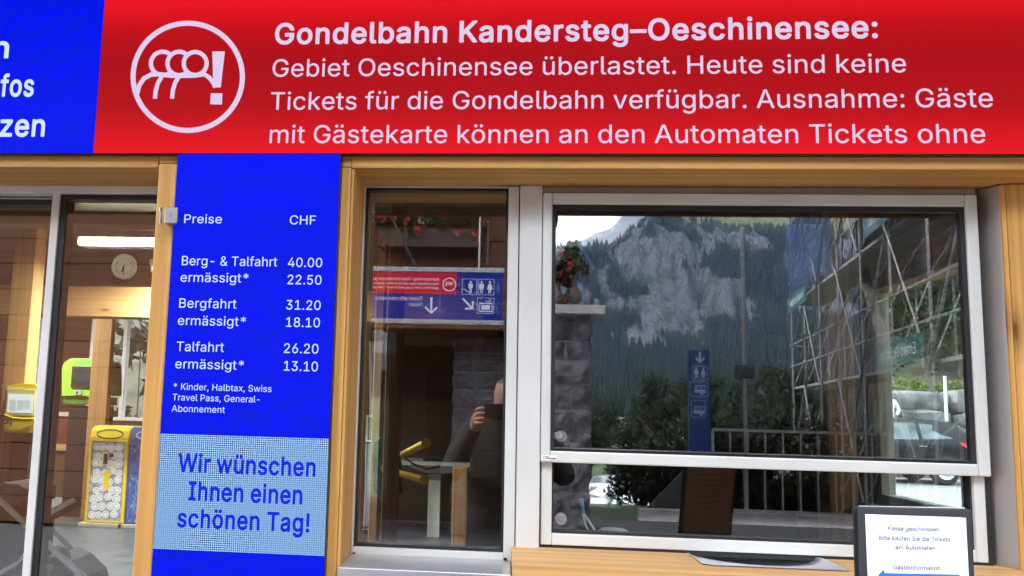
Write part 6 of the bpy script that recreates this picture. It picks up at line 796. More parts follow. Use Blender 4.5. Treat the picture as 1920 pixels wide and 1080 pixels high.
def broadleaf(loc, h, label, seed, m=None, group=None):
    r = random.Random(seed); t = thing('broadleaf_tree', label, 'tree', loc, group=group); x, y, z = loc
    q = MB(); q.tube([(x, y, z - .2), (x + .1, y, z + h * .35), (x, y, z + h * .7)], [h * .03, h * .02, h * .008], 8)
    for _ in range(6): q.tube([(x, y, z + h * r.uniform(.3, .5)), (x + r.uniform(-.3, .3) * h, y + r.uniform(-.3, .3) * h, z + h * r.uniform(.55, .85))], [h * .012, .02], 5)
    q.build('trunk', barkm, t)
    q = MB()
    for _ in range(26):
        a = r.uniform(0, 6.28); rad = r.uniform(0, .30) * h; cards(q, (x + rad * math.cos(a), y + rad * math.sin(a), z + h * r.uniform(.35, .92)), h * r.uniform(.08, .15), 90, h * .022, r)
    q.build('crown', m or decm, t); return t
carglass = plain('car window glass', (.10, .15, .145), rough=.12, var=.4, spec=.4, scale=3)
cartrim = plain('black car trim', (.015, .015, .017), rough=.45); tyrem = plain('car tyre', (.018, .018, .018), rough=.85); rimm = plain('alloy rim', (.45, .46, .48), rough=.25, metal=.8)
redl = plain('red tail lamp glass', (.55, .015, .02), rough=.12, var=.2); whl = plain('clear lamp glass', (.75, .76, .78), rough=.1)
def car(name, label, paint, loc, rotz, scale=1.0, group=None, wagon=True):
    t = thing(name, label, 'car', loc, rotz, group); t.scale = (scale,) * 3
    xs = [-2.15, -2.11, -1.98, -1.66, -1.0, -.2, .45, .95, 1.22, 1.62, 2.0, 2.15]
    zb_ = [.42, .30, .26, .24, .24, .24, .24, .24, .24, .25, .28, .40]
    zm = [.66, .68, .70, .70, .70, .69, .68, .67, .66, .64, .58, .52]
    zl_ = [.86, .97, 1.00, 1.0, .98, .96, .945, .925, .91, .86, .76, .63]
    zr = [.87, 1.05, 1.27, 1.44, 1.50, 1.50, 1.43, 1.16, .93, .88, .78, .64]
    wb_ = [.66, .80, .84, .86, .87, .87, .87, .87, .86, .83, .76, .55]; wl = [.66, .80, .85, .88, .89, .89, .89, .885, .87, .83, .74, .52]; wr = [.62, .68, .64, .63, .64, .64, .63, .70, .80, .70, .60, .40]
    q = MB(); n = len(xs); ring = 9
    for i in range(n):
        P = [(wb_[i] * .9, zb_[i]), (wb_[i], zm[i]), (wl[i], zl_[i]), (wr[i], zr[i] - .03 * (zr[i] > zl_[i] + .1)), (0, zr[i] + .025)]
        q.v += [(xs[i], y, z) for y, z in P] + [(xs[i], -y, z) for y, z in P[-2::-1]]
    for i in range(n - 1):
        for k in range(ring - 1): q.f.append((i * ring + k, i * ring + k + 1, (i + 1) * ring + k + 1, (i + 1) * ring + k)); q.m.append(0)
        q.f.append((i * ring + ring - 1, i * ring, (i + 1) * ring, (i + 1) * ring + ring - 1)); q.m.append(0)
    q.f += [tuple(range(ring)), tuple(range((n - 1) * ring, n * ring))[::-1]]; q.m += [0, 0]
    q.build('body', paint, t, local=True, smooth=True)
    def itp(arr, x):
        for i in range(n - 1):
            if xs[i] <= x <= xs[i + 1]: f = (x - xs[i]) / (xs[i + 1] - xs[i]); return arr[i] * (1 - f) + arr[i + 1] * f
    def S(x, u, s_, o=.006):
        y = itp(wl, x) * (1 - u) + itp(wr, x) * u; z = itp(zl_, x) * (1 - u) + (itp(zr, x) - .03) * u; return (x, s_ * (y + o), z + o * .3)
    for s_ in (-1, 1):
        for pts in (((-1.52, .14), (-.84, .10), (-.84, .84), (-1.20, .80)), ((-.76, .10), (-.10, .10), (-.10, .88), (-.76, .86)), ((-.02, .10), (.92, .16), (.42, .84), (-.02, .88))):
            m = MB(); P = [pts[0], pts[1], pts[2], pts[3]]; vs = []
            for a, b in zip(P, P[1:] + P[:1]):
                for k in range(4): f = k / 4; vs.append(S(a[0] + (b[0] - a[0]) * f, a[1] + (b[1] - a[1]) * f, s_))
            m.add(vs, [tuple(range(16))]); m.build('window', carglass, t, local=True)
        m = MB(); m.add([S(-1.78, 1.0, s_, .012), S(.35, 1.0, s_, .012), S(.35, .96, s_, .016), S(-1.78, .96, s_, .016)], [(0, 1, 2, 3)]); m.build('roof_rail', rimm, t, local=True)
        for x in (-.92, .02):
            m = MB(); y = itp(wl, x) * .995; m.box((x, s_ * y - .01, .86), (x + .17, s_ * y + .022 * s_ + (0), .885)); m.build('handle', rimm, t, local=True)
        m = MB(); m.box((.62, s_ * .88, .95), (.78, s_ * 1.04, 1.06)); m.build('mirror', paint, t, local=True, bevel=.03)
        m = MB(); m.extrude([(-2.165, s_ * .50, .80), (-2.165, s_ * .50, .97), (-1.80, s_ * .90, .99), (-1.72, s_ * .905, .90), (-2.02, s_ * .89, .78), (-2.17, s_ * .78, .78)], (0, 0, .012)); m.v = m.v
        m = MB(); m.add([(-2.165, s_ * .45, .80), (-2.15, s_ * .45, .95), (-2.10, s_ * .84, .98), (-2.13, s_ * .83, .81), (-1.62, s_ * .895, .985), (-1.80, s_ * .885, .85)], [(0, 1, 2, 3), (3, 2, 4, 5)]); m.build('taillight', redl, t, local=True)
        m = MB(); m.add([(2.165, s_ * .35, .60), (2.14, s_ * .40, .70), (1.98, s_ * .77, .74), (2.04, s_ * .74, .61), (1.72, s_ * .845, .79), (1.86, s_ * .82, .68)], [(0, 1, 2, 3), (3, 2, 4, 5)]); m.build('headlight', whl, t, local=True)
        for x in (-1.32, 1.30):
            m = MB(); rm = Matrix.Rotation(R_(90), 3, 'X'); m.lathe((x, s_ * .80, .32), [(.20, -.11), (.30, -.11), (.325, -.08), (.325, .08), (.30, .11), (.20, .11)], 24, rm); wh = m.build('wheel', tyrem, t, local=True, smooth=True)
            m = MB(); m.lathe((x, s_ * .80, .32), [(.001, .09), (.05, .095), (.06, .08), (.17, .085), (.205, .10), (.205, -.10), (.17, -.085), (.001, -.09)], 24, rm); m.build('rim', rimm, wh, local=True, smooth=True)
            m = MB(); m.add([(x + .40 * math.cos(R_(a)), s_ * (itp(wb_, x) + .012), .30 + .40 * math.sin(R_(a))) for a in range(0, 181, 15)] + [(x + .345 * math.cos(R_(a)), s_ * (itp(wb_, x) + .012), .30 + .345 * math.sin(R_(a))) for a in range(180, -1, -15)], [tuple(range(26))]); m.build('wheel_arch', cartrim, t, local=True)
    m = MB(); m.add([(-2.135, -.60, 1.04), (-2.135, .60, 1.04), (-1.74, .55, 1.40), (-1.74, -.55, 1.40)], [(0, 1, 2, 3)]); m.build('rear_window', carglass, t, local=True)
    m = MB(); m.add([(1.235, -.70, .95), (1.235, .70, .95), (.50, .56, 1.415), (.50, -.56, 1.415)], [(0, 1, 2, 3)]); m.build('windscreen', carglass, t, local=True)
    m = MB(); m.box((-2.20, -.72, .34), (-2.10, .72, .52)); m.box((2.10, -.62, .30), (2.19, .62, .46)); m.build('bumper', cartrim, t, local=True, bevel=.03)
    m = MB(); m.box((-2.185, -.25, .60), (-2.155, .25, .71)); m.build('number_plate', white, t, local=True)
    m = MB(); m.tube([(-1.55, 0, 1.46), (-1.75, 0, 1.58)], .008, 5); m.build('aerial', cartrim, t, local=True)
    return t
skin = plain('skin', (.40, .22, .16), rough=.55, var=.06)
def figure(name, label, joints, bones, mats, rule, loc, sub=2, group=None):
    """one continuous skinned body grown on a jointed skeleton; rule(p) picks the material of a face"""
    me = bpy.data.meshes.new('tmp'); ks = list(joints); me.from_pydata([joints[k][0] for k in ks], [(ks.index(a), ks.index(b)) for a, b in bones], [])
    o = bpy.data.objects.new('tmp', me); COL.objects.link(o); o.modifiers.new('s', 'SKIN'); ss = o.modifiers.new('u', 'SUBSURF'); ss.levels = sub
    lay = me.skin_vertices[0].data if me.skin_vertices else None
    if lay is None:
        bm = bmesh.new(); bm.from_mesh(me); bm.verts.layers.skin.verify(); bm.to_mesh(me); bm.free(); lay = me.skin_vertices[0].data
    for i, k in enumerate(ks):
        r_ = joints[k][1]; lay[i].radius = (r_ if isinstance(r_, tuple) else (r_, r_)); lay[i].use_root = (i == 0)
    dg = bpy.context.evaluated_depsgraph_get(); nm = bpy.data.meshes.new_from_object(o.evaluated_get(dg)); bpy.data.objects.remove(o)
    nm.materials.clear()
    for m in mats: nm.materials.append(m)
    for p in nm.polygons: p.material_index = rule(p.center); p.use_smooth = True
    root = thing(name, label, name, loc); b_ = bpy.data.objects.new('body', nm); COL.objects.link(b_); b_.parent = root; b_.location = -Vector(loc); ORG[b_.name] = Vector(loc)
    return root, b_
# ================================================================ behind the building on the right: yard, bank, rock wall, wood
yard = plain('pale gravel yard', (.20, .21, .195), rough=.9, var=.12, scale=5, bmp=.3, det=9)
meta(MB().quad((-60, -9.7, -.03), (80, -9.7, -.03), (80, 25.6, -.03), (-60, 25.6, -.03)).build('ground', plain('grey forecourt gravel', (.085, .085, .09), rough=.9, var=.2, scale=16, bmp=.4, det=9)), kind='structure')
meta(MB().quad((2.2, 12, -.024), (60, 12, -.024), (60, 25.6, .10), (2.2, 25.6, .10)).build('yard', yard), kind='structure')
bank = MB(); nx, ny = 60, 24; r = random.Random(5)
for j in range(ny + 1):
    for i in range(nx + 1):
        x = -40 + i * 2.0; y = 25.3 + 60 * (j / ny) ** 1.6; z = .06 + min(.7, max(0, (y - 25.3) * .9)) + max(0, y - 29.5) * .42 + (0 if y < 29.5 else 1.6)
        z += noise.noise(Vector((x * .3, y * .3, 0))) * .3 * min(1, max(0, (y - 25.5) / 4)); bank.v.append((x, y, z))
for j in range(ny):
    for i in range(nx): bank.f.append((j * (nx + 1) + i, j * (nx + 1) + i + 1, (j + 1) * (nx + 1) + i + 1, (j + 1) * (nx + 1) + i)); bank.m.append(0)
meta(bank.build('bank', plain('bank earth and moss', (.055, .06, .03), rough=.95, var=.35, scale=1.5, bmp=.4, dark=(.02, .022, .012)), smooth='full'), kind='structure')
rockm = plain('grey boulder rock', (.17, .17, .16), rough=.9, var=.3, scale=2.2, bmp=.9, det=10, dark=(.05, .05, .048))
rw = thing('rock_wall', 'grey rough boulder wall along the bank behind the dark car', 'wall', (12, 28.7, .6)); q = MB(); r = random.Random(11)
for row in range(3):
    x = 8 + row * .4
    while x < 26:
        w_ = r.uniform(.9, 2.2); h = r.uniform(.55, .8); z = .62 + row * .62
        me_n = 10; vs = []; fs = []; c = Vector((x + w_ / 2, 28.8 + row * .22, z + h / 2))
        for a in range(7):
            th = math.pi * a / 6
            for b in range(me_n):
                ph = 2 * math.pi * b / me_n; d = Vector((math.sin(th) * math.cos(ph), math.sin(th) * math.sin(ph), math.cos(th))); k = 1 + .35 * noise.noise(d * 1.6 + c)
                sg_ = lambda v: math.copysign(abs(v) ** .55, v)
                vs.append(c + Vector((sg_(d.x) * w_ * .53 * k, sg_(d.y) * .5 * k, sg_(d.z) * h * .56 * k)))
        for a in range(6):
            for b in range(me_n): fs.append((a * me_n + b, a * me_n + (b + 1) % me_n, (a + 1) * me_n + (b + 1) % me_n, (a + 1) * me_n + b))
        q.add(vs, fs); x += w_ * .93
q.build('boulders', rockm, rw, smooth=True)
for i, (px, D, h, s_, lb_) in enumerate(((1672, 30, 13, 1, 'tall dark conifer behind the rock wall, nearest the post'), (1712, 34, 15, 2, 'tall conifer in the wood, second from the window post'), (1742, 29, 12, 3, 'dark conifer above the middle of the rock wall'), (1780, 33, 15, 4, 'conifer in the wood above the back of the dark car'), (1812, 28, 12, 5, 'conifer with low branches nearest the right window frame'), (1850, 32, 14, 6, 'conifer at the window edge, mostly hidden by the frame'), (1630, 33, 14, 7, 'dark conifer behind the wooden window post'), (1690, 40, 18, 8, 'tall conifer at the back of the wood left of the gap'), (1765, 42, 18, 9, 'tallest conifer at the back of the wood'), (1725, 45, 19, 10, 'far conifer between two nearer trunks'))):
    p = U(px, 780, D + 3.4); zz = .7 + max(0, D - 26) * .42 + 1.4; conifer((p.x, D + 3.4, zz), h, lb_, s_)
lime = leafmat('lime plants', (.05, .085, .012), (.11, .14, .025))
for i, (px, py, D, w_, lb_) in enumerate(((1690, 690, 26.2, 1.6, 'yellow green plants on top of the boulder wall, left'), (1752, 782, 24.6, 1.0, 'small lime green plant at the foot of the boulder wall'), (1808, 690, 26.4, 1.8, 'yellow green plants on top of the boulder wall, right'))):
    p = U(px, py, D + 3.4); zz = .7 if D < 25 else 2.35; shrub((p.x, D + 3.4, zz), w_, .7, lb_, lime, 30 + i, 'lime green plants on the boulder wall', 'plant', 420, .07)
q = MB(); p = U(1771, 700, 27.6); mk = thing('marker_post', 'thin white marker post beside the boulder wall', 'post', (p.x, 27.6, .7)); q.cyl((p.x, 27.6, .66), (p.x, 27.6, U(1771, 705, 27.6).z), .045, n=10); q.build('pole', palef, mk); q = MB(); q.cyl((p.x, 27.6, 1.55), (p.x, 27.6, 1.63), .047, n=10); q.build('band', blackm, mk)
dark_paint = plain('dark car paint', (.012, .012, .014), rough=.32, metal=.0, var=.1, spec=.3)
car('parked_car', 'dark estate car with red tail lamp parked beyond the office side window', dark_paint, (U(1838, 850, 23.2).x - 2.26, 24.0, .085), math.pi, 1.05, 'parked cars')
# walker in a white jacket
jw = plain('white jacket', (.70, .68, .64), rough=.8, var=.05); trous = plain('dark trousers', (.03, .032, .04), rough=.85); hairm = plain('brown hair', (.07, .04, .025), rough=.7)
p = U(1664, 745, 26.8); px_, py_, pz = p.x, 26.8, .74
J = {'pelvis': ((px_, py_, pz + .95), (.17, .12)), 'waist': ((px_, py_, pz + 1.12), (.15, .11)), 'chest': ((px_, py_, pz + 1.32), (.18, .13)), 'neck': ((px_, py_, pz + 1.48), .06), 'head': ((px_ + .02, py_, pz + 1.60), (.09, .10)), 'crown': ((px_ + .02, py_, pz + 1.72), (.06, .07)),
     'sl': ((px_ - .19, py_, pz + 1.40), .07), 'el': ((px_ - .27, py_ + .03, pz + 1.14), .055), 'hl': ((px_ - .22, py_ - .12, pz + .92), .04), 'sr': ((px_ + .19, py_, pz + 1.40), .07), 'er': ((px_ + .29, py_ - .02, pz + 1.16), .055), 'hr': ((px_ + .18, py_ - .14, pz + 1.02), .04),
     'kl': ((px_ - .1, py_ - .02, pz + .5), .07), 'fl': ((px_ - .1, py_, pz + .06), .05), 'tl': ((px_ - .1, py_ - .14, pz + .04), .04), 'kr': ((px_ + .1, py_ + .04, pz + .5), .07), 'fr': ((px_ + .1, py_ + .06, pz + .06), .05), 'tr': ((px_ + .1, py_ - .08, pz + .04), .04), 'hipl': ((px_ - .1, py_, pz + .86), .1), 'hipr': ((px_ + .1, py_, pz + .86), .1)}
BN = [('pelvis', 'waist'), ('waist', 'chest'), ('chest', 'neck'), ('neck', 'head'), ('head', 'crown'), ('chest', 'sl'), ('sl', 'el'), ('el', 'hl'), ('chest', 'sr'), ('sr', 'er'), ('er', 'hr'), ('pelvis', 'hipl'), ('hipl', 'kl'), ('kl', 'fl'), ('fl', 'tl'), ('pelvis', 'hipr'), ('hipr', 'kr'), ('kr', 'fr'), ('fr', 'tr')]
def walk_rule(c):
    z = c.z - pz
    if z > 1.49: return 3 if (z > 1.63 or c.y > py_ + .01) else 2
    if z < .88: return 1
    return 0
figure('person', 'person in a white jacket and dark trousers walking behind the dark car', J, BN, [jw, trous, skin, hairm], walk_rule, (px_, py_, pz))
# bushes outside the hall's rear windows
for i, (x, y, h, lb_) in enumerate(((-5.6, 17.5, 4.2, 'leafy bush outside the hall rear window, left'), (-4.3, 16.6, 3.4, 'low leafy bush under the hall rear window'), (-7.0, 18, 4.6, 'tall leafy bush outside the hall, far left'), (-3.1, 18.5, 4.6, 'leafy bush outside the hall rear window, right'))):
    shrub((x, y, 0), 2.4, h, lb_, decm, 50 + i, 'bushes outside the hall rear windows', n=1100, leaf=.14)
# ================================================================ the forecourt and what faces the building: seen mirrored in the panes
DH = 11.0; YH_ = 2 * YG - DH
logm = wood('log boarding', 'x', (.17, .066, .028), (.10, .035, .014), (.05, .02, .01), rough=.7, knots=1.0, kscale=.6)
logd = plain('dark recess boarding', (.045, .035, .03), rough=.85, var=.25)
H = thing('log_house', 'brown boarded house facing the station, with a dark ground floor recess', 'house', (-5, YH_, 0))
xe = RF(1032, 700, DH).x; xrec = RF(688, 700, DH).x; zl0 = RF(800, 617, DH).z; zl1 = RF(800, 603, DH).z
q = MB()
def planks(x0, x1, z0, z1, y):
    n = max(1, round((z1 - z0) / .34)); h = (z1 - z0) / n
    for i in range(n): q.box((x0, y - .3, z0 + i * h + .006), (x1, y, z0 + (i + 1) * h - .006))
wx0, wx1 = RF(770, 400, DH).x, RF(893, 400, DH).x; wz0 = RF(800, 452, DH).z; wz1 = 4.7
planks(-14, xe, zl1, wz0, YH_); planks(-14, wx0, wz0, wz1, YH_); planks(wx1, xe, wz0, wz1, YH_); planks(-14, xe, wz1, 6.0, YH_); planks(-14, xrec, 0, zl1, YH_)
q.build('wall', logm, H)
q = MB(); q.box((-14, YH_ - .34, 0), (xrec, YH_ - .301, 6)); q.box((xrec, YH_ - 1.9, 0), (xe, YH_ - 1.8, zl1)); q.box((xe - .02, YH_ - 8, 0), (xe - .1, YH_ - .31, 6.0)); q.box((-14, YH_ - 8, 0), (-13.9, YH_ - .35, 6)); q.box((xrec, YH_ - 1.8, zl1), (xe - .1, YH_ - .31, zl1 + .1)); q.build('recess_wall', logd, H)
cuboid('lintel', logm, H, (xrec, YH_ - .25, zl0), (xe, YH_ + .04, zl1 - .002), .01)
q = MB(); q.box((wx0, YH_ - .26, wz0), (wx0 + .08, YH_ - .1, wz1)); q.box((wx1 - .08, YH_ - .26, wz0), (wx1, YH_ - .1, wz1)); q.box((wx0 + .08, YH_ - .26, wz0), (wx1 - .08, YH_ - .1, wz0 + .07)); q.box(((wx0 + wx1) / 2 - .05, YH_ - .25, wz0 + .07), ((wx0 + wx1) / 2 + .05, YH_ - .1, wz1)); wf_ = q.build('window', plain('dark window timber', (.06, .035, .02)), H)
q = MB(); q.quad((wx0, YH_ - .2, wz0), (wx1, YH_ - .2, wz0), (wx1, YH_ - .2, wz1), (wx0, YH_ - .2, wz1)); q.build('glass_pane', plain('dark house glass', (.02, .022, .025), rough=.05), wf_)
q = MB(); a, b = RF(779, 400, DH), RF(798, 382, DH); q.box((a.x, YH_ - .17, a.z - .1), (b.x, YH_ - .15, b.z + .8)); q.box((RF(884, 400, DH).x, YH_ - .17, wz0 + .1), (RF(892, 400, DH).x, YH_ - .15, wz1)); q.build('curtain', white, wf_)
q = MB(); q.extrude([(-14.6, YH_ + .9, 5.7), (-14.6, YH_ + .9, 5.85), (-14.6, YH_ - 4, 8.2), (-14.6, YH_ - 9, 5.85), (-14.6, YH_ - 9, 5.7), (-14.6, YH_ - 4, 8.0)], (xe + 15.2, 0, 0)); q.build('roof', plain('brown tiled roof', (.12, .07, .05), rough=.85, var=.3, scale=8), H)
q = MB(); a, b = RF(760, 880, DH + 1.7), RF(800, 700, DH + 1.7); q.box((a.x - .4, YH_ - 1.795, 0), (b.x, YH_ - 1.76, 2.1)); dd = q.build('door', plain('dark door', (.05, .045, .05), rough=.4), H); c = RF(785, 800, DH + 1.7); MB().cyl((c.x, YH_ - 1.755, 1.0), (c.x, YH_ - 1.70, 1.0), .02, n=8).build('handle', galv, dd)
# flower box with red geraniums
fb = thing('flower_box', 'dark wooden flower box of red geraniums below the upper window', 'flower box', ((wx0 + wx1) / 2, YH_ + .15, wz0 - .3))
a, b = RF(712, 432, DH - .2), RF(905, 468, DH - .2)
q = MB(); q.box((a.x, YH_ + .03, b.z), (b.x, YH_ + .34, a.z)); q.build('box', plain('dark box timber', (.05, .03, .018), bmp=.2), fb, .01)
def geranium(mb, mp_, x0, x1, y, z, n, sp, r, hang=.0):
    for _ in range(n):
        c = (r.uniform(x0, x1), y + r.uniform(-.12, .16), z + r.uniform(-.05, sp)); cards(mb, c, .11, 26, .045, r)
    for _ in range(int(n * .8)):
        c = Vector((r.uniform(x0, x1), y + r.uniform(-.02, .24), z + r.uniform(-.12 - hang, sp * 1.1))); cards(mp_, c, .055, 26, .022, r)
q = MB(); q2 = MB(); r = random.Random(21); geranium(q, q2, a.x - .1, b.x + .05, YH_ + .2, a.z, 60, .34, r, .1); q.build('foliage', germ, fb); q2.build('blossoms', petal, fb)
# cable stay across the house front
cb = MB(); cb.tube([RF(703, 345, 9.4), RF(786, 512, 9.4)], .012, 6); meta(cb.build('cable', blackm), 'black slanting cable above the hanging direction sign', 'cable')
# hanging direction sign (reads right way round from the forecourt)
DS = 9.4; YS_ = 2 * YG - DS
sa, sb_ = RF(560, 513, DS), RF(941, 598, DS); x0, x1, z1, z0 = sa.x, sb_.x, RF(800, 510, DS).z, RF(800, 599, DS).z
dsn = thing('direction_sign', 'long blue and red hanging direction sign with white pictograms', 'sign', ((x0 + x1) / 2, YS_, z0))
signblue = led('backlit sign blue', (.012, .03, .30), grid=0, k=2.6); signred = led('backlit sign red', (.62, .02, .05), grid=0, k=2.6); signw = led('backlit sign white', (.8, .82, .95), grid=0, k=2.6)
q = MB(); q.box((x0, YS_ - .08, z0), (x1, YS_ - .005, z1)); q.build('board', signblue, dsn)
q = MB(); q.box((x0 - .02, YS_ - .09, z1), (x1 + .02, YS_ + .02, z1 + .05)); q.box((x0 - .02, YS_ - .09, z0 - .05), (x1 + .02, YS_ + .02, z0)); q.build('rail', galv, dsn, .004)
q = MB()
for xx in (x0 + .3, x1 - .25): q.cyl((xx, YS_ - .04, z1 + .05), (xx, YS_ - .04, 6.0), .012, n=8)
q.build('hanger', galv, dsn)
h_ = z1 - z0; wv = x1 - x0; FR = lambda u, v: Vector((x1 - u, YS_, z0 + v))     # u from the reader's left
q = MB(); rx = RF(856, 530, DS).x; zmid = RF(800, 551, DS).z; q.box((x0 + .01, YS_ - .004, zmid), (rx, YS_ - .001, z1 - .004)); q.build('field', signred, dsn)
def pxu(px): return x1 - RF(px, 560, DS).x
def pzv(py): return RF(800, py, DS).z - z0
q = MB(); f3 = lambda u, v: Vector((x1 - u, YS_ + .001, z0 + v))
stroke(q, [(x_ * 1.0, y_) for x_, y_ in arc(pxu(842), pzv(533), .068, 0, 360, 24)], .011, f3, True)
for du in (-.026, -.008, .012): stroke(q, [(x_, y_) for x_, y_ in arc(pxu(842) + du, pzv(531), .014, 0, 360, 14)], .006, f3, True)
stroke(q, [(pxu(842) + .035, pzv(527)), (pxu(842) + .033, pzv(536))], .01, f3)
for i, (s_, pxr, pxl, py, cp) in enumerate((('Kandersteg-Oeschinensee gondola lift', 822, 660, 526, .034), ('Oeschinensee area overloaded. There are no tickets', 822, 618, 534, .027), ('guests with a guest card can purchase tickets', 822, 640, 541.5, .027), ('Ticket with reservation', 792, 703, 563.5, .042), ('Groups', 792, 767, 574, .042))):
    u0 = pxu(pxr); add_text(q, s_, lambda u, v: f3(u0 + u, pzv(py) + v), 0, pxu(pxl) - u0, cp)
q.build('lettering', signw, dsn)
q = MB()
def arrow(cx, cz, s_, ang, wd):
    d = Vector((math.sin(R_(ang)), -math.cos(R_(ang)))); n_ = Vector((-d.y, d.x)); c = Vector((cx, cz)); tip = c + d * s_; stroke(q, [tuple(c - d * s_), tuple(tip - d * wd * .3)], wd, f3)
    stroke(q, [tuple(tip - d * s_ * .75 + n_ * s_ * .75), tuple(tip), tuple(tip - d * s_ * .75 - n_ * s_ * .75)], wd, f3)
arrow(pxu(809), pzv(572), .085, 0, .022); arrow(pxu(877), pzv(568), .075, -45, .022)
def box_(p0, p1, y0, y1): stroke(q, [(pxu(p0), pzv(y0)), (pxu(p1), pzv(y0)), (pxu(p1), pzv(y1)), (pxu(p0), pzv(y1))], .006, f3, True)
box_(866, 893, 522, 551); box_(896, 926, 522, 551); box_(895, 926, 557, 586)
def man(mb, u, v, s_, f, skirt=False):
    flat(mb, arc(u, v + s_ * .9, s_ * .095, 0, 359, 14), f)
    if skirt: flat(mb, [(u - s_ * .1, v + s_ * .77), (u + s_ * .1, v + s_ * .77), (u + s_ * .24, v + s_ * .30), (u - s_ * .24, v + s_ * .30)], f)
    else: flat(mb, [(u - s_ * .19, v + s_ * .77), (u + s_ * .19, v + s_ * .77), (u + s_ * .19, v + s_ * .36), (u - s_ * .19, v + s_ * .36)], f)
    for k in (-1, 1): flat(mb, [(u + k * s_ * .02, v + s_ * .38), (u + k * s_ * .11, v + s_ * .38), (u + k * s_ * .10, v), (u + k * s_ * .025, v)], f)
man(q, pxu(902.5), pzv(548), .13, f3); man(q, pxu(918), pzv(548), .13, f3, True); man(q, pxu(882), pzv(547), .125, f3)
stroke(q, [(pxu(884), pzv(548)), (pxu(878), pzv(548)), (pxu(878), pzv(545)), (pxu(873), pzv(545)), (pxu(873), pzv(541.5)), (pxu(868), pzv(541.5))], .008, f3)
stroke(q, [(pxu(899), pzv(567)), (pxu(923), pzv(567)), (pxu(923), pzv(582)), (pxu(899), pzv(582))], .014, f3, True); flat(q, [(pxu(903), pzv(570)), (pxu(919), pzv(570)), (pxu(919), pzv(579)), (pxu(903), pzv(579))], f3)
stroke(q, [(pxu(910), pzv(563)), (pxu(916), pzv(563))], .006, f3); stroke(q, arc(pxu(919), pzv(562), .012, 0, 360, 12), .007, f3, True)
q.build('pictogram', signw, dsn)
# granite pillars with planters
granite = plain('split granite', (.12, .113, .13), rough=.9, var=.3, scale=8, bmp=1.0, det=10, dark=(.022, .02, .026))
def pillar(pxc, wpx, D, ztop_, label):
    c = RF(pxc, 800, D); w_ = wpx * D / FPX; t = thing('stone_pillar', label, 'pillar', (c.x, c.y, 0), group='granite pillars of the forecourt'); r = random.Random(int(pxc)); q = MB(); z = 0
    while z < ztop_ - .12:
        h = min(r.uniform(.19, .30), ztop_ - z); s_ = r.uniform(.3, .7)
        for (u0, u1) in ((0, s_), (s_, 1)):
            for (v0, v1) in ((0, .5), (.5, 1)):
                lo = Vector((c.x - w_ / 2 + u0 * w_ + .007, c.y - w_ / 2 + v0 * w_ + .007, z + .007)); hi = Vector((c.x - w_ / 2 + u1 * w_ - .007, c.y - w_ / 2 + v1 * w_ - .007, z + h - .007)); mid = (lo + hi) / 2; hf = (hi - lo) / 2
                for ax_ in range(3):
                    for sg_ in (-1, 1):
                        a_, b_ = (ax_ + 1) % 3, (ax_ + 2) % 3; g_ = 6; vs = []
                        for i in range(g_ + 1):
                            for j in range(g_ + 1):
                                p = [0, 0, 0]; p[ax_] = mid[ax_] + sg_ * hf[ax_]; p[a_] = mid[a_] + hf[a_] * (2 * i / g_ - 1); p[b_] = mid[b_] + hf[b_] * (2 * j / g_ - 1); p = Vector(p)
                                e_ = min(i, j, g_ - i, g_ - j) / 3; d_ = noise.noise_vector(p * 9) * .012; p += d_; p[ax_] += sg_ * (.032 * min(1, e_) * (.6 + noise.noise(p * 14)) if ax_ < 2 else 0); vs.append(p)
                        q.add(vs, [(i * (g_ + 1) + j, (i + 1) * (g_ + 1) + j, (i + 1) * (g_ + 1) + j + 1, i * (g_ + 1) + j + 1) for i in range(g_) for j in range(g_)])
        z += h
    q.build('blocks', granite, t); q = MB(); q.box((c.x - w_ / 2 + .012, c.y - w_ / 2 + .012, 0), (c.x + w_ / 2 - .012, c.y + w_ / 2 - .012, ztop_ - .01)); q.build('mortar', plain('pale mortar', (.20, .19, .20), rough=.95) if 'pale mortar' not in MATS else MATS['pale mortar'], t)
    return t, c, w_, z
t, c, w_, z = pillar(1066, 74, 9.3, RF(1070, 589, 9.3).z, 'granite block pillar carrying a pale slab and planters, at the house corner')
cuboid('cap', plain('pale cap stone', (.36, .35, .355), rough=.7), t, (c.x - w_ / 2 - .3, c.y - w_ / 2 - .12, z + .001), (c.x + w_ / 2 + .12, c.y + w_ / 2 + .12, z + .09), .006)
pillar(900, 100, 11.9, 2.5, 'granite block pillar before the dark recess, behind the photographer')
pillar(1045, 60, 12.5, 2.9, 'granite block pillar further back beside the house corner')
urn = plain('terracotta urn', (.10, .07, .065), rough=.8, var=.15)
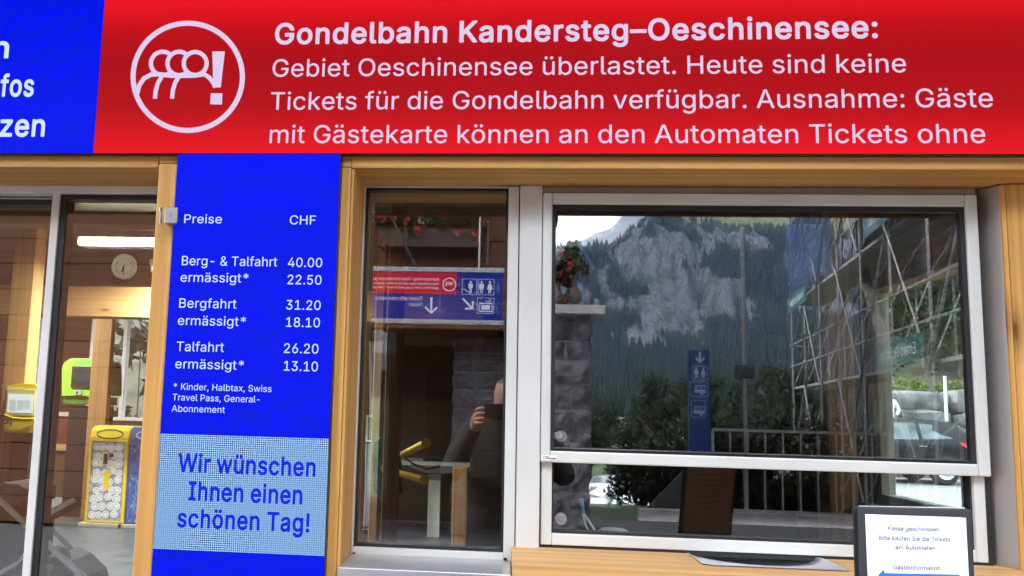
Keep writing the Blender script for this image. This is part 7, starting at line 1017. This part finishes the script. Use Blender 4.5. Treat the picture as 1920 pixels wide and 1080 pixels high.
for i, (px, s_, lb_) in enumerate(((1076, 1.0, 'terracotta urn with trailing red geraniums on the pillar slab'), (1046, .8, 'smaller terracotta urn on the slab nearest the house'))):
    p = RF(px, 570, 9.3); t = thing('urn', lb_, 'planter', (p.x, p.y, z + .091), group='urns on the pillar slab'); q = MB(); k = s_ * .62
    q.lathe((p.x, p.y, z + .091), [(.001, 0), (.10 * k, 0), (.10 * k, .03 * k), (.06 * k, .06 * k), (.12 * k, .14 * k), (.135 * k, .22 * k), (.10 * k, .30 * k), (.05 * k, .36 * k), (.045 * k, .62 * k), (.17 * k, .70 * k), (.18 * k, .74 * k), (.14 * k, .74 * k), (.001, .70 * k)], 24); q.build('vase', urn, t, smooth=True)
    q = MB(); q2 = MB(); r = random.Random(60 + i)
    for _ in range(20):
        a = r.uniform(0, 6.28); d = r.uniform(.02, .22) * k; dz = r.uniform(-.30, .24) * (1 if d > .15 * k else .3); cards(q, (p.x + d * math.cos(a), p.y + d * math.sin(a), z + .1 + .76 * k + dz), .08, 24, .04, r)
        if r.random() < .95: cards(q2, (p.x + d * 1.1 * math.cos(a), p.y + d * 1.1 * math.sin(a), z + .08 + .76 * k + dz), .05, 22, .022, r)
    q.build('foliage', germ, t); q2.build('blossoms', petal, t)
# blue pylon sign
DP = 15.0; yp = 2 * YG - DP; a, b = RF(1290, 655, DP), RF(1329, 655, DP)
py = thing('pylon_sign', 'narrow dark blue pylon sign with arrow, toilet and bus symbols', 'sign', ((a.x + b.x) / 2, yp, 0))
navy = plain('pylon blue', (.010, .045, .20), rough=.35, var=.03)
q = MB(); q.box((a.x, yp - .10, 0), (b.x, yp, a.z)); q.build('column', navy, py, .006)
q = MB(); mx_ = lambda px: a.x + (b.x - a.x) * (px - 1290) / 39; mz = lambda p_: RF(1309, p_, DP).z; f4 = lambda px, p_: Vector((mx_(px), yp + .002, mz(p_)))
stroke(q, [(1311, 660), (1311, 677)], 4, f4); stroke(q, [(1303, 671), (1311, 679), (1319, 671)], 3.6, f4)
stroke(q, [(1297, 687), (1325, 687), (1325, 712), (1297, 712)], 1, f4, True); stroke(q, [(1292, 716), (1325, 716), (1325, 743), (1292, 743)], 1, f4, True); stroke(q, [(1294, 751), (1320, 751), (1320, 782), (1294, 782)], 1, f4, True)
for cx, sk_ in ((1304, False), (1317, True)): man(q, cx, 709, -20, lambda x, y: f4(x, y), sk_)
for oy, ox in ((737, 2), (776, 0)):
    stroke(q, [(1299 + ox, oy - 1), (1300 + ox, oy - 14), (1318 + ox, oy - 14), (1318 + ox, oy - 1), (1299 + ox, oy - 1)], 1.6, f4); flat(q, [(1299 + ox, oy - 6), (1318 + ox, oy - 6), (1318 + ox, oy), (1299 + ox, oy)], f4)
    for k in range(3): stroke(q, [(1303 + ox + k * 4.6, oy - 13), (1302.5 + ox + k * 4.6, oy - 6)], 1.4, f4)
    flat(q, arc(1312 + ox, oy, 3.6, 0, 359, 14), f4)
q.build('pictogram', plain('pylon print', (.50, .60, .80), rough=.5), py)
# railing
DR = 14.0; yr = 2 * YG - DR; rl = thing('railing', 'grey metal railing with upright bars at the forecourt edge', 'railing', (RF(1500, 900, DR).x, yr, 0)); a, b = RF(1335, 806, DR), RF(1700, 812, DR); zt = RF(1450, 806, DR).z
q = MB(); q.box((a.x, yr - .025, zt - .04), (b.x, yr + .025, zt)); q.build('top_rail', galv, rl)
q = MB(); q.box((a.x, yr - .02, .16), (b.x, yr + .02, .20)); q.build('bottom_rail', galv, rl)
n = int((b.x - a.x) / .235)
for i in range(n + 1):
    x = a.x + (b.x - a.x) * i / n; th = .02 if i % 8 else .04; MB().box((x - th / 2, yr - .012, 0 if i % 8 == 0 else .2), (x + th / 2, yr + .012, zt - .04)).build('post' if i % 8 == 0 else 'bar', galv, rl)
kb = MB(); kb.box((RF(1200, 900, DR).x, yr - .35, -.03), (b.x + 8, yr - .1, .14)); meta(kb.build('kerb', plain('concrete kerb', (.32, .32, .31), rough=.9, bmp=.2)), kind='structure')
# ribbed ramp wall left of the pylon
rp_ = thing('ramp_wall', 'dark ribbed ramp wall sloping down left of the blue pylon', 'wall', (RF(1245, 940, 14.6).x, 2 * YG - 14.6, 0)); dkm = plain('dark ribbed cladding', (.055, .055, .06), rough=.6, var=.1)
q = MB(); x0, x1 = RF(1203, 960, 14.6).x, RF(1292, 960, 14.6).x; z0_, z1_ = RF(1203, 962, 14.6).z, RF(1292, 872, 14.6).z; yy = 2 * YG - 14.6
n = 18
for i in range(n):
    f0, f1 = i / n, (i + .82) / n; q.extrude([(x0 + (x1 - x0) * f0, yy, -.6), (x0 + (x1 - x0) * f1, yy, -.6), (x0 + (x1 - x0) * f1, yy, z0_ + (z1_ - z0_) * f1), (x0 + (x1 - x0) * f0, yy, z0_ + (z1_ - z0_) * f0)], (0, .03, 0))
q.extrude([(x0, yy - .05, -.6), (x1, yy - .05, -.6), (x1, yy - .05, z1_ - .01), (x0, yy - .05, z0_ - .01)], (0, .0499, 0)); q.build('cladding', dkm, rp_)
# lamp column
DLm = 16.5; a = RF(1393, 590, DLm); lc = thing('lamp_column', 'thin grey column with a small box beside the pylon', 'lamp column', (a.x, a.y, 0)); MB().cyl((a.x, a.y, -.5), (a.x, a.y, a.z + 1.6), .035, n=10).build('pole', galv, lc); c = RF(1393, 697, DLm); MB().box((c.x - .18, c.y - .09, c.z - .12), (c.x + .18, c.y + .09, c.z + .12)).build('control_box', dkm, lc, .01)
# shrubs behind the railing
for i, (px, pt, D, w_, m_, lb_) in enumerate(((1240, 825, 19, 2.0, decm, 'green shrub just left of the blue pylon'), (1280, 795, 18.5, 2.2, decm, 'dense green shrub behind the blue pylon'), (1350, 765, 18, 2.2, autm, 'olive shrub behind the railing right of the pylon'), (1405, 755, 18.5, 2.2, autm, 'tall olive shrub behind the lamp column'), (1462, 765, 18, 2.2, autm, 'olive shrub behind the railing below the cabinet'), (1520, 795, 18.5, 2.2, autm, 'olive shrub behind the railing near the scaffold'), (1585, 800, 18, 2.2, autm, 'low olive shrub behind the railing under the scaffold'))):
    p = RF(px, pt, D); shrub((p.x, p.y, -.8), w_, p.z + .8, lb_, m_, 70 + i, 'shrubs behind the railing', n=2600, leaf=.065)
# scaffold and the chalet it wraps
A_, B_ = RF(1486, 700, 22), RF(1850, 700, 9.6); A_ = Vector((A_.x, A_.y, 0)); B_ = Vector((B_.x, B_.y, 0)); dv = (B_ - A_); ln = dv.length; d = dv.normalized(); nn = Vector((-d.y, d.x, 0)); nn = nn if nn.x > 0 else -nn
sf = thing('scaffold', 'grey tube scaffold with decks, diagonal braces and blue netting round the chalet', 'scaffold', tuple(A_ + dv * .5))
SP = lambda s_, o, z: A_ + d * s_ + nn * o + Vector((0, 0, z))
scm = plain('weathered scaffold tube', (.30, .305, .31), rough=.5, metal=.4, var=.2)
bays = 7; sp = ln / bays; levels = [0.3, 2.3, 4.3, 6.3, 8.3]
for i in range(bays + 1):
    for o in (0, .8): MB().cyl(SP(i * sp, o, 0), SP(i * sp, o, 9.2), .024, n=8).build('standard', scm, sf)
for z in levels[1:]:
    MB().bar(SP(-.2, .4, z), SP(ln, .4, z), .7, .05).build('deck', plain('scaffold deck', (.40, .40, .40), rough=.6, metal=.3) if 'scaffold deck' not in MATS else MATS['scaffold deck'], sf)
    for h in (.5, 1.0): MB().cyl(SP(-.2, -.03, z + h), SP(ln, -.03, z + h), .018, n=6).build('guard_rail', scm, sf)
    MB().cyl(SP(-.5, .8, z + 1.0), SP(-.02, -.03, z + 1.0), .018, n=6).build('guard_rail', scm, sf)
for k, (i0, z0) in enumerate(((0, .3), (1, 2.3), (2, 4.3), (3, .3), (4, 2.3), (5, 4.3), (2, .3), (5, .3), (0, 4.3), (4, 6.3), (1, 6.3), (6, 2.3))):
    MB().cyl(SP(i0 * sp, -.04, z0), SP((i0 + 1) * sp, -.04, z0 + 2), .024, n=6).build('brace', scm, sf)
for i0 in range(bays):
    for z0 in (.3, 2.3, 4.3, 6.3):
        MB().cyl(SP(i0 * sp, .84, z0), SP((i0 + 1) * sp, .84, z0 + 2), .016, n=6).build('brace', scm, sf)
        MB().cyl(SP(i0 * sp, -.05, z0 + 1), SP((i0 + 1) * sp, -.05, z0 + 1.5), .011, n=5).build('brace', scm, sf); MB().cyl(SP(i0 * sp, .0, z0), SP(i0 * sp, .8, z0 + 2), .012, n=5).build('brace', scm, sf)
        if (i0 + int(z0)) % 2: MB().cyl(SP((i0 + 1) * sp, -.05, z0), SP(i0 * sp, -.05, z0 + 2), .016, n=6).build('brace', scm, sf)
for k, (i0, z0) in enumerate(((1, 4.3), (3, 2.3), (4, .3))): MB().bar(SP((i0 + 1) * sp, .42, z0), SP(i0 * sp, .42, z0 + 2), .16, .05).build('stair', scm, sf)
netm, nt, b = newmat('blue scaffold netting'); b.inputs['Base Color'].default_value = (.016, .05, .15, 1); b.inputs['Roughness'].default_value = .8; b.inputs['Alpha'].default_value = .62
for k, (z0, z1) in enumerate(((4.45, 6.2), (2.55, 4.2), (6.4, 8.2))):
    q = MB(); nseg = 14; rows = 5; s0, s1 = -.1, sp * 2.9
    for i in range(nseg + 1):
        for j in range(rows + 1): q.v.append(tuple(SP(s0 + (s1 - s0) * i / nseg, -.06 + .05 * math.sin(i * 2.1 + j), z0 + (z1 - z0) * j / rows)))
    for i in range(nseg):
        for j in range(rows): q.f.append((i * (rows + 1) + j, (i + 1) * (rows + 1) + j, (i + 1) * (rows + 1) + j + 1, i * (rows + 1) + j + 1)); q.m.append(0)
    if k != 1: q.build('netting', netm, sf)
teal = plain('teal banner', (.012, .085, .10), rough=.5); 
def banner(s0, s1, z, lb_):
    t = thing('banner', lb_, 'banner', tuple(SP((s0 + s1) / 2, -.09, z)), group='teal scaffolder banners'); q = MB(); P = [SP(s0, -.09, z), SP(s1, -.09, z), SP(s1, -.09, z + .36), SP(s0, -.09, z + .36)]; q.extrude(P, -nn * .01); q.build('cloth', teal, t)
    q = MB(); wt = abs(s1 - s0) * .72; add_text(q, 'Erhard Gerüstbau', lambda u, v: SP(s1 - abs(s1 - s0) * .14 - u, -.102, z + .12 + v), 0, wt, .15); q.build('lettering', plain('white print', (.7, .75, .75)) if 'white print' not in MATS else MATS['white print'], t)
banner(.1, sp * 1.5, 4.05, 'teal banner on the scaffold below the blue netting'); banner(sp * 4.6, sp * 6.0, 2.3, 'teal banner on the nearest lower scaffold deck'); banner(sp * 4.4, sp * 5.8, 4.35, 'teal banner on the nearer upper scaffold deck')
ch = thing('chalet', 'dark brown timber chalet wrapped in scaffolding', 'house', tuple(SP(ln / 2, 4, 0))); chm = wood('dark chalet boarding', 'z', (.045, .026, .016), (.028, .015, .01), (.015, .008, .005), rough=.8)
q = MB(); P = [SP(.8, 1.3, 0), SP(ln + 4, 1.3, 0), SP(ln + 4, 8, 0), SP(.8, 8, 0)]; q.extrude(P, (0, 0, 6.6)); q.build('wall', chm, ch)
q = MB(); q.extrude([SP(.0, .9, 6.62), SP(.0, 4.6, 9.0), SP(.0, 8.4, 6.62), SP(.0, 8.4, 6.4), SP(.0, 4.6, 8.7), SP(.0, .9, 6.4)], d * (ln + 4.8)); q.build('roof', plain('chalet roof', (.10, .075, .06), rough=.9, var=.3), ch)
for i in range(5):
    for z in (1.0, 3.4): q = MB(); s0 = 2 + i * 3.2; q.extrude([SP(s0, 1.26, z), SP(s0 + 1.1, 1.26, z), SP(s0 + 1.1, 1.26, z + 1.2), SP(s0, 1.26, z + 1.2)], nn * .03); wq = q.build('window', MATS['dark window timber'], ch); q = MB(); q.extrude([SP(s0 + .09, 1.245, z + .09), SP(s0 + 1.01, 1.245, z + .09), SP(s0 + 1.01, 1.245, z + 1.11), SP(s0 + .09, 1.245, z + 1.11)], nn * .01); q.build('pane', MATS['dark house glass'], wq)
# parked white cars lower down
wp = plain('white car paint', (.66, .68, .72), rough=.2, var=.02, spec=.6); sp_ = plain('silver car paint', (.38, .40, .43), rough=.25, metal=.6, var=.05)
DC = 46; zc_ = -3.4
for px, dd_, m_, rot, lb_ in ((1128, 0, wp, R_(95), 'white car parked on the lower lawn edge, left of the row'), (1176, -3, wp, R_(88), 'white car parked nearest on the lower lawn edge'), (1150, 6, sp_, R_(80), 'silver car parked behind the two white cars')):
    p = RF(px, 940, DC + dd_); car('parked_car', lb_, m_, (p.x, p.y, zc_), rot, group='parked cars')
# houses and trees in the valley
for i, (px, D, h, lb_) in enumerate(((1105, 80, 9, 'round green tree on the valley meadow, leftmost'), (1140, 100, 10, 'round green tree behind the parked cars'), (1185, 75, 8, 'broad tree on the meadow above the white cars'), (1225, 90, 12, 'tall green tree left of the blue pylon'), (1262, 70, 10, 'broad tree close behind the pylon'), (1330, 85, 12, 'tree rising above the shrubs right of the pylon'), (1390, 75, 11, 'tree behind the lamp column'), (1440, 95, 14, 'tall tree above the railing shrubs'), (1500, 70, 12, 'tree beside the scaffold corner'))):
    p = RF(px, 800, D); broadleaf((p.x, p.y, -5.6), h * .95, lb_, 90 + i, group='trees in the valley')
stm = plain('render white', (.55, .53, .5)); rfm = plain('slate roof', (.12, .11, .11), var=.2)
for px, D, lb_ in ((1165, 150, 'small valley house with grey roof near the meadow'), (1300, 190, 'small valley house half hidden behind trees')):
    p = RF(px, 800, D); t = thing('valley_house', lb_, 'house', (p.x, p.y, -6)); q = MB(); q.box((p.x - 5, p.y - 4, -8), (p.x + 5, p.y + 4, -2.0)); q.build('wall', stm, t)
    q = MB(); q.extrude([(p.x - 6, p.y + 5, -2.2), (p.x - 6, p.y, 1.2), (p.x - 6, p.y - 5, -2.2)], (12, 0, 0)); q.build('roof', rfm, t)
    for k in range(3): q = MB(); q.box((p.x - 3.6 + k * 2.8, p.y + 4.001, -5), (p.x - 2.4 + k * 2.8, p.y + 4.03, -3.6)); q.build('window', blackm, t)
# ---- the photographer, mirrored in the narrow window
cloth = plain('black jacket', (.004, .004, .0045), rough=.75, var=.3, scale=9, bmp=.2); jean = plain('dark trousers cloth', (.016, .018, .024), rough=.85)
hx, hy = .03, -.42
J = {'pelvis': ((hx, hy, .96), (.215, .15)), 'waist': ((hx, hy, 1.14), (.20, .14)), 'chest': ((hx, hy, 1.36), (.21, .14)), 'neck': ((hx, hy + .02, 1.52), .062), 'head': ((hx, hy + .05, 1.62), (.082, .10)), 'crown': ((hx, hy + .05, 1.74), (.065, .08)),
     'sl': ((hx - .21, hy, 1.43), .078), 'el': ((hx - .30, hy + .10, 1.20), .060), 'wl': ((-.130, -.105, 1.465), .036), 'pl': ((-.112, -.055, 1.520), (.026, .034)), 'sr': ((hx + .21, hy, 1.43), .078), 'er': ((hx + .31, hy + .10, 1.20), .060), 'wr': ((.135, -.10, 1.47), .034), 'pr': ((.118, -.055, 1.520), (.026, .034)),
     'hipl': ((hx - .1, hy, .84), .14), 'kl': ((hx - .12, hy + .02, .5), .105), 'fl': ((hx - .13, hy, .09), .06), 'tl': ((hx - .14, hy + .16, .05), .05), 'hipr': ((hx + .1, hy, .84), .14), 'kr': ((hx + .12, hy + .02, .5), .105), 'fr': ((hx + .13, hy, .09), .06), 'tr': ((hx + .14, hy + .16, .05), .05)}
BN = [('pelvis', 'waist'), ('waist', 'chest'), ('chest', 'neck'), ('neck', 'head'), ('head', 'crown'), ('chest', 'sl'), ('sl', 'el'), ('el', 'wl'), ('wl', 'pl'), ('chest', 'sr'), ('sr', 'er'), ('er', 'wr'), ('wr', 'pr'), ('pelvis', 'hipl'), ('hipl', 'kl'), ('kl', 'fl'), ('fl', 'tl'), ('pelvis', 'hipr'), ('hipr', 'kr'), ('kr', 'fr'), ('fr', 'tr')]
for s_, P, k in ((-1, 'pl', 'l'), (1, 'pr', 'r')):
    bx = J[P][0]
    for i, (dz, l_) in enumerate(((.036, .9), (.014, 1.0), (-.008, .95), (-.028, .75))):
        n1, n2, n3 = 'f%s%d' % (k, i), 'g%s%d' % (k, i), 'h%s%d' % (k, i); x_ = bx[0]
        J[n1] = ((x_ + s_ * .008, bx[1] + .030, bx[2] + dz), .0095); J[n2] = ((x_ - s_ * .006 * l_, bx[1] + .062, bx[2] + dz * 1.1 + .004), .0088); J[n3] = ((x_ - s_ * .034 * l_, bx[1] + .058, bx[2] + dz * 1.1 + .004), .0078)
        BN += [(P, n1), (n1, n2), (n2, n3)]
    J['t1' + k] = ((bx[0] - s_ * .018, bx[1] + .002, bx[2] - .018), .011); J['t2' + k] = ((bx[0] - s_ * .045, bx[1] + .018, bx[2] - .012), .009); BN += [(P, 't1' + k), ('t1' + k, 't2' + k)]
def ph_rule(c):
    if c.z > 1.54 and abs(c.x - hx) < .14 and c.y < -.2: return 3 if (c.z > 1.70 or c.y < hy + .02) else 2
    if c.y > -.078 and c.z > 1.44: return 2
    return 1 if c.z < .92 else 0
figure('person', 'photographer in black holding up a phone, mirrored in the narrow window', J, BN, [cloth, jean, skin, hairm], ph_rule, (hx, hy, 0))
ph = thing('phone', 'black phone held up in the photographer\'s hands', 'phone', (0, -.012, 1.51)); cuboid('body', blackm, ph, (-.082, -.016, 1.512), (.082, -.008, 1.588), .003); q = MB(); q.quad((-.078, -.0165, 1.516), (.078, -.0165, 1.516), (.078, -.0165, 1.584), (-.078, -.0165, 1.584)); q.build('screen', plain('phone screen', (.05, .06, .07), rough=.1), ph)
# ================================================================ valley, mountains, forest, air
def ease(x): x = max(0, min(1, x)); return x * x * (3 - 2 * x)
RID = [(-1.5, .20), (-.4, .20), (.0, .175), (.06, .182), (.087, .1855), (.107, .1855), (.118, .190), (.131, .197), (.146, .208), (.155, .212), (.160, .221), (.165, .226), (.20, .215), (.24, .207), (.30, .203), (.40, .198), (.6, .20), (1.6, .21)]
def pl(tab, t):
    for (a, b), (c, e) in zip(tab, tab[1:]):
        if a <= t <= c: return b + (e - b) * (t - a) / (c - a)
    return tab[0][1] if t < tab[0][0] else tab[-1][1]
DRg = 2250.0
def fr(x, y, z, o=5): return noise.fractal(Vector((x, y, z)), .9, 2.1, o)
def height(t, D):
    if D < 14.4: return -.05
    if D < 44: return -.05 - 3.4 * ease((D - 14.4) / 29.6)
    if D < 110: return -3.45 - 2.6 * (D - 44) / 66
    if D < 520: return -6.05 - 4 * ease((D - 110) / 410)
    e = pl(RID, t); zr_ = CAMZ + e * DRg
    x = t * D
    zb_ = zr_ * (.40 + .10 * math.sin(t * 19 + 1))          # foot of the crags
    if D < 1750:
        f = (D - 520) / 1230; z = -10 + (zb_ + 10) * (.35 * f + .65 * f * f)
        return z + fr(x / 300, D / 300, 1) * 26 * f * (1 - .4 * f)
    if D < DRg:
        f = (D - 1750) / (DRg - 1750); g = f + .20 * fr(x / 130, D / 170, 4) * f * (1 - f) * 4
        z = zb_ + (zr_ - zb_) * (.30 * g + .70 * ease(g))
        return z - abs(fr(x / 60 + .3 * fr(D / 90, x / 200, 8), D / 260, 3)) * 70 * f * (1 - f) * 3 + fr(x / 42, D / 70, 7) * 26 * f * (1 - f) * 2 + fr(x / 90, .3, 2) * 8 * f * (1 if t > .1 else 1)
    f = (D - DRg) / 2200
    top = .245 * (DRg + 2200) if t > .158 else zr_ - 300
    return zr_ + (top - zr_) * (f if t > .158 else ease(f * 3)) + fr(x / 200, D / 200, 3) * 20 * min(1, f * 6) + fr(x / 90, .3, 2) * 8
rows = [14.1] + [14.4 * (520 / 14.4) ** (i / 34) for i in range(35)] + [520 + 1230 * i / 52 for i in range(1, 53)] + [1750 + 500 * i / 74 for i in range(1, 75)] + [DRg + 2200 * (i / 24) ** 1.4 for i in range(1, 25)]
ts = [-1.6 + i * .05 for i in range(30)] + [-.1 + i * .9 / 330 for i in range(331)] + [.82 + i * .05 for i in range(14)]
q = MB(); HT = []
for D in rows:
    for t in ts:
        z = height(t, D); q.v.append((t * D, 2 * YG - D, z))
nT = len(ts)
def rockiness(x, D, z, t):
    f = (D - 1750) / (DRg - 1750)
    base = fr(x / 150, z / 110, 9, 4) * 1.0 + .55 * fr(x / 30, z / 75, 12, 4)
    if f < -.35 or f > 1.03: return base * .5 - .6
    e = (z - CAMZ) / D; r_ = base * 1.35 + .10 - 1.2 * max(0, .05 - e) / .05
    for (tc_, ec, st, se, k) in ((.168, .165, .026, .055, .75), (.180, .115, .030, .030, .55), (.225, .095, .03, .022, .6), (.285, .085, .06, .030, .5), (.115, .13, .03, .05, .15), (.335, .10, .04, .05, .3), (.15, .05, .05, .014, .25), (.27, .165, .05, .02, -.55), (.10, .06, .03, .03, -.5), (.21, .055, .07, .018, -.5), (.42, .13, .06, .05, -.3)):
        r_ += k * math.exp(-((t - tc_) / st) ** 2 - ((e - ec) / se) ** 2)
    return r_
for j in range(len(rows) - 1):
    D = (rows[j] + rows[j + 1]) / 2
    for i in range(nT - 1):
        q.f.append((j * nT + i, j * nT + i + 1, (j + 1) * nT + i + 1, (j + 1) * nT + i))
        q.m.append(0 if D < 900 else 1)
m, nt, b = newmat('mountain rock, wood and pasture'); b.inputs['Roughness'].default_value = .95; b.inputs['Specular IOR Level'].default_value = .1
at = N(nt, 'ShaderNodeAttribute', attribute_name='rock'); ap = N(nt, 'ShaderNodeAttribute', attribute_name='pasture')
n1 = N(nt, 'ShaderNodeTexNoise', Scale=.045, Detail=10, Roughness=.65); L(nt, coords(nt, (1, 1, .35), False), n1.inputs['Vector'])
n2 = N(nt, 'ShaderNodeTexNoise', Scale=.11, Detail=8, Roughness=.7, Distortion=.6); L(nt, coords(nt, (1.9, 1.9, .16), False), n2.inputs['Vector'])
n3 = N(nt, 'ShaderNodeTexNoise', Scale=.16, Detail=4); L(nt, coords(nt, (1, 1, 1), False), n3.inputs['Vector'])
rockc = mixc(nt, ramp(nt, n2.outputs[0], [(.36, 0), (.62, 1)]), (.045, .05, .065), (.215, .21, .235)); rockc = mixc(nt, ramp(nt, n1.outputs[0], [(.40, .85), (.52, 0)]), rockc, (.05, .065, .045))
forc = mixc(nt, ramp(nt, n3.outputs[0], [(.35, 0), (.7, 1)]), (.006, .012, .009), (.020, .030, .018))
pasc = mixc(nt, ramp(nt, n1.outputs[0], [(.4, 0), (.62, 1)]), (.10, .13, .045), (.22, .24, .09))
ad = N(nt, 'ShaderNodeMath', operation='MULTIPLY_ADD'); L(nt, n2.outputs[0], ad.inputs[0]); ad.inputs[1].default_value = .9; L(nt, at.outputs['Fac'], ad.inputs[2])
c = mixc(nt, ramp(nt, ad.outputs[0], [(.36, 0), (.72, 1)]), forc, rockc)
ad2 = N(nt, 'ShaderNodeMath', operation='MULTIPLY_ADD'); L(nt, n1.outputs[0], ad2.inputs[0]); ad2.inputs[1].default_value = .8; L(nt, ap.outputs['Fac'], ad2.inputs[2])
c = mixc(nt, ramp(nt, ad2.outputs[0], [(.62, 0), (.82, 1)]), c, pasc)
L(nt, c, b.inputs['Base Color'])
bp = N(nt, 'ShaderNodeBump', Strength=.9, Distance=9.0); L(nt, n2.outputs[0], bp.inputs['Height']); L(nt, bp.outputs[0], b.inputs['Normal'])
mountm = m
vall = plain('valley meadow', (.05, .085, .02), rough=.95, var=.3, scale=.2, det=8)
mt = q.build('mountain', [vall, mountm], smooth='full'); meta(mt, kind='structure')
ra_ = mt.data.attributes.new('rock', 'FLOAT', 'POINT'); pa_ = mt.data.attributes.new('pasture', 'FLOAT', 'POINT'); rv = []; pv = []
for j, D in enumerate(rows):
    for i, t in enumerate(ts):
        v = q.v[j * nT + i]; rv.append(rockiness(v[0], D, v[2], t) if D > 600 else -1); pv.append(ease((D - DRg + 60) / 180) * .55 + (.25 * fr(v[0] / 150, D / 150, 6) if D > DRg - 60 else -.2))
ra_.data.foreach_set('value', rv); pa_.data.foreach_set('value', pv)
# the wood on the slopes
q = MB(); r = random.Random(99); cnt = 0
while cnt < 12000:
    t = r.uniform(.05, .60); D = 560 + 1900 * r.random() ** .75; x = t * D; z = height(t, D); rk = rockiness(x, D, z, t)
    if D > DRg - 30:
        if D > DRg + 500 or fr(x / 140, D / 140, 6) > -.10: continue
    elif rk > r.uniform(-.25, .30): continue
    h = r.uniform(9, 24); w_ = h * r.uniform(.16, .24); y = 2 * YG - D; o = r.uniform(0, 6.28)
    vs = [(x + w_ * math.cos(o + k * 1.2566), y + w_ * math.sin(o + k * 1.2566), z - 2 + h * .1) for k in range(5)] + [(x + w_ * .5 * math.cos(o + .6 + k * 1.2566), y + w_ * .5 * math.sin(o + .6 + k * 1.2566), z + h * .5) for k in range(5)] + [(x, y, z + h)]
    q.add(vs, [(k, (k + 1) % 5, 5 + (k + 1) % 5, 5 + k) for k in range(5)] + [(5 + k, 5 + (k + 1) % 5, 10) for k in range(5)]); cnt += 1
fo = q.build('forest', leafmat('distant conifers', (.0045, .010, .0075), (.016, .024, .015))); meta(fo, 'dark conifer wood covering the slopes below the crags', 'forest', kind='stuff')
# pale far ridge
q = MB(); FR_ = [(-.6, .16), (.0, .170), (.05, .182), (.098, .199), (.12, .207), (.132, .222), (.145, .235), (.3, .24), (1.2, .25)]; n = 160
for j in range(9):
    D = 5600 + j * 300
    for i in range(n + 1):
        t = -.5 + 1.3 * i / n; e = pl(FR_, t); q.v.append((t * D, 2 * YG - D, (CAMZ + e * 7000 + fr(t * 14, 0, 5) * 60) * ease((j + .01) / 5) if j <= 5 else (CAMZ + e * 7000) - (j - 5) * 150))
for j in range(8):
    for i in range(n): q.f.append((j * (n + 1) + i, j * (n + 1) + i + 1, (j + 1) * (n + 1) + i + 1, (j + 1) * (n + 1) + i)); q.m.append(0)
meta(q.build('far_ridge', plain('far bare rock', (.26, .27, .28), rough=.95, var=.2, scale=.01, det=8), smooth='full'), kind='structure')
# the air
hz = MB().box((-9000, -9000, -16), (9000, 120, 2300)).build('haze', []); hm = bpy.data.materials.new('valley air'); hm.use_nodes = True; hn = hm.node_tree; hn.nodes.clear(); ho = hn.nodes.new('ShaderNodeOutputMaterial'); pv_ = hn.nodes.new('ShaderNodeVolumePrincipled')
pv_.inputs['Color'].default_value = (.40, .62, 1.0, 1); pv_.inputs['Density'].default_value = .00004; pv_.inputs['Anisotropy'].default_value = .2; hn.links.new(pv_.outputs[0], ho.inputs['Volume']); hz.data.materials.append(hm); meta(hz, 'thin bluish valley air', 'haze', kind='stuff'); hz.display_type = 'WIRE'
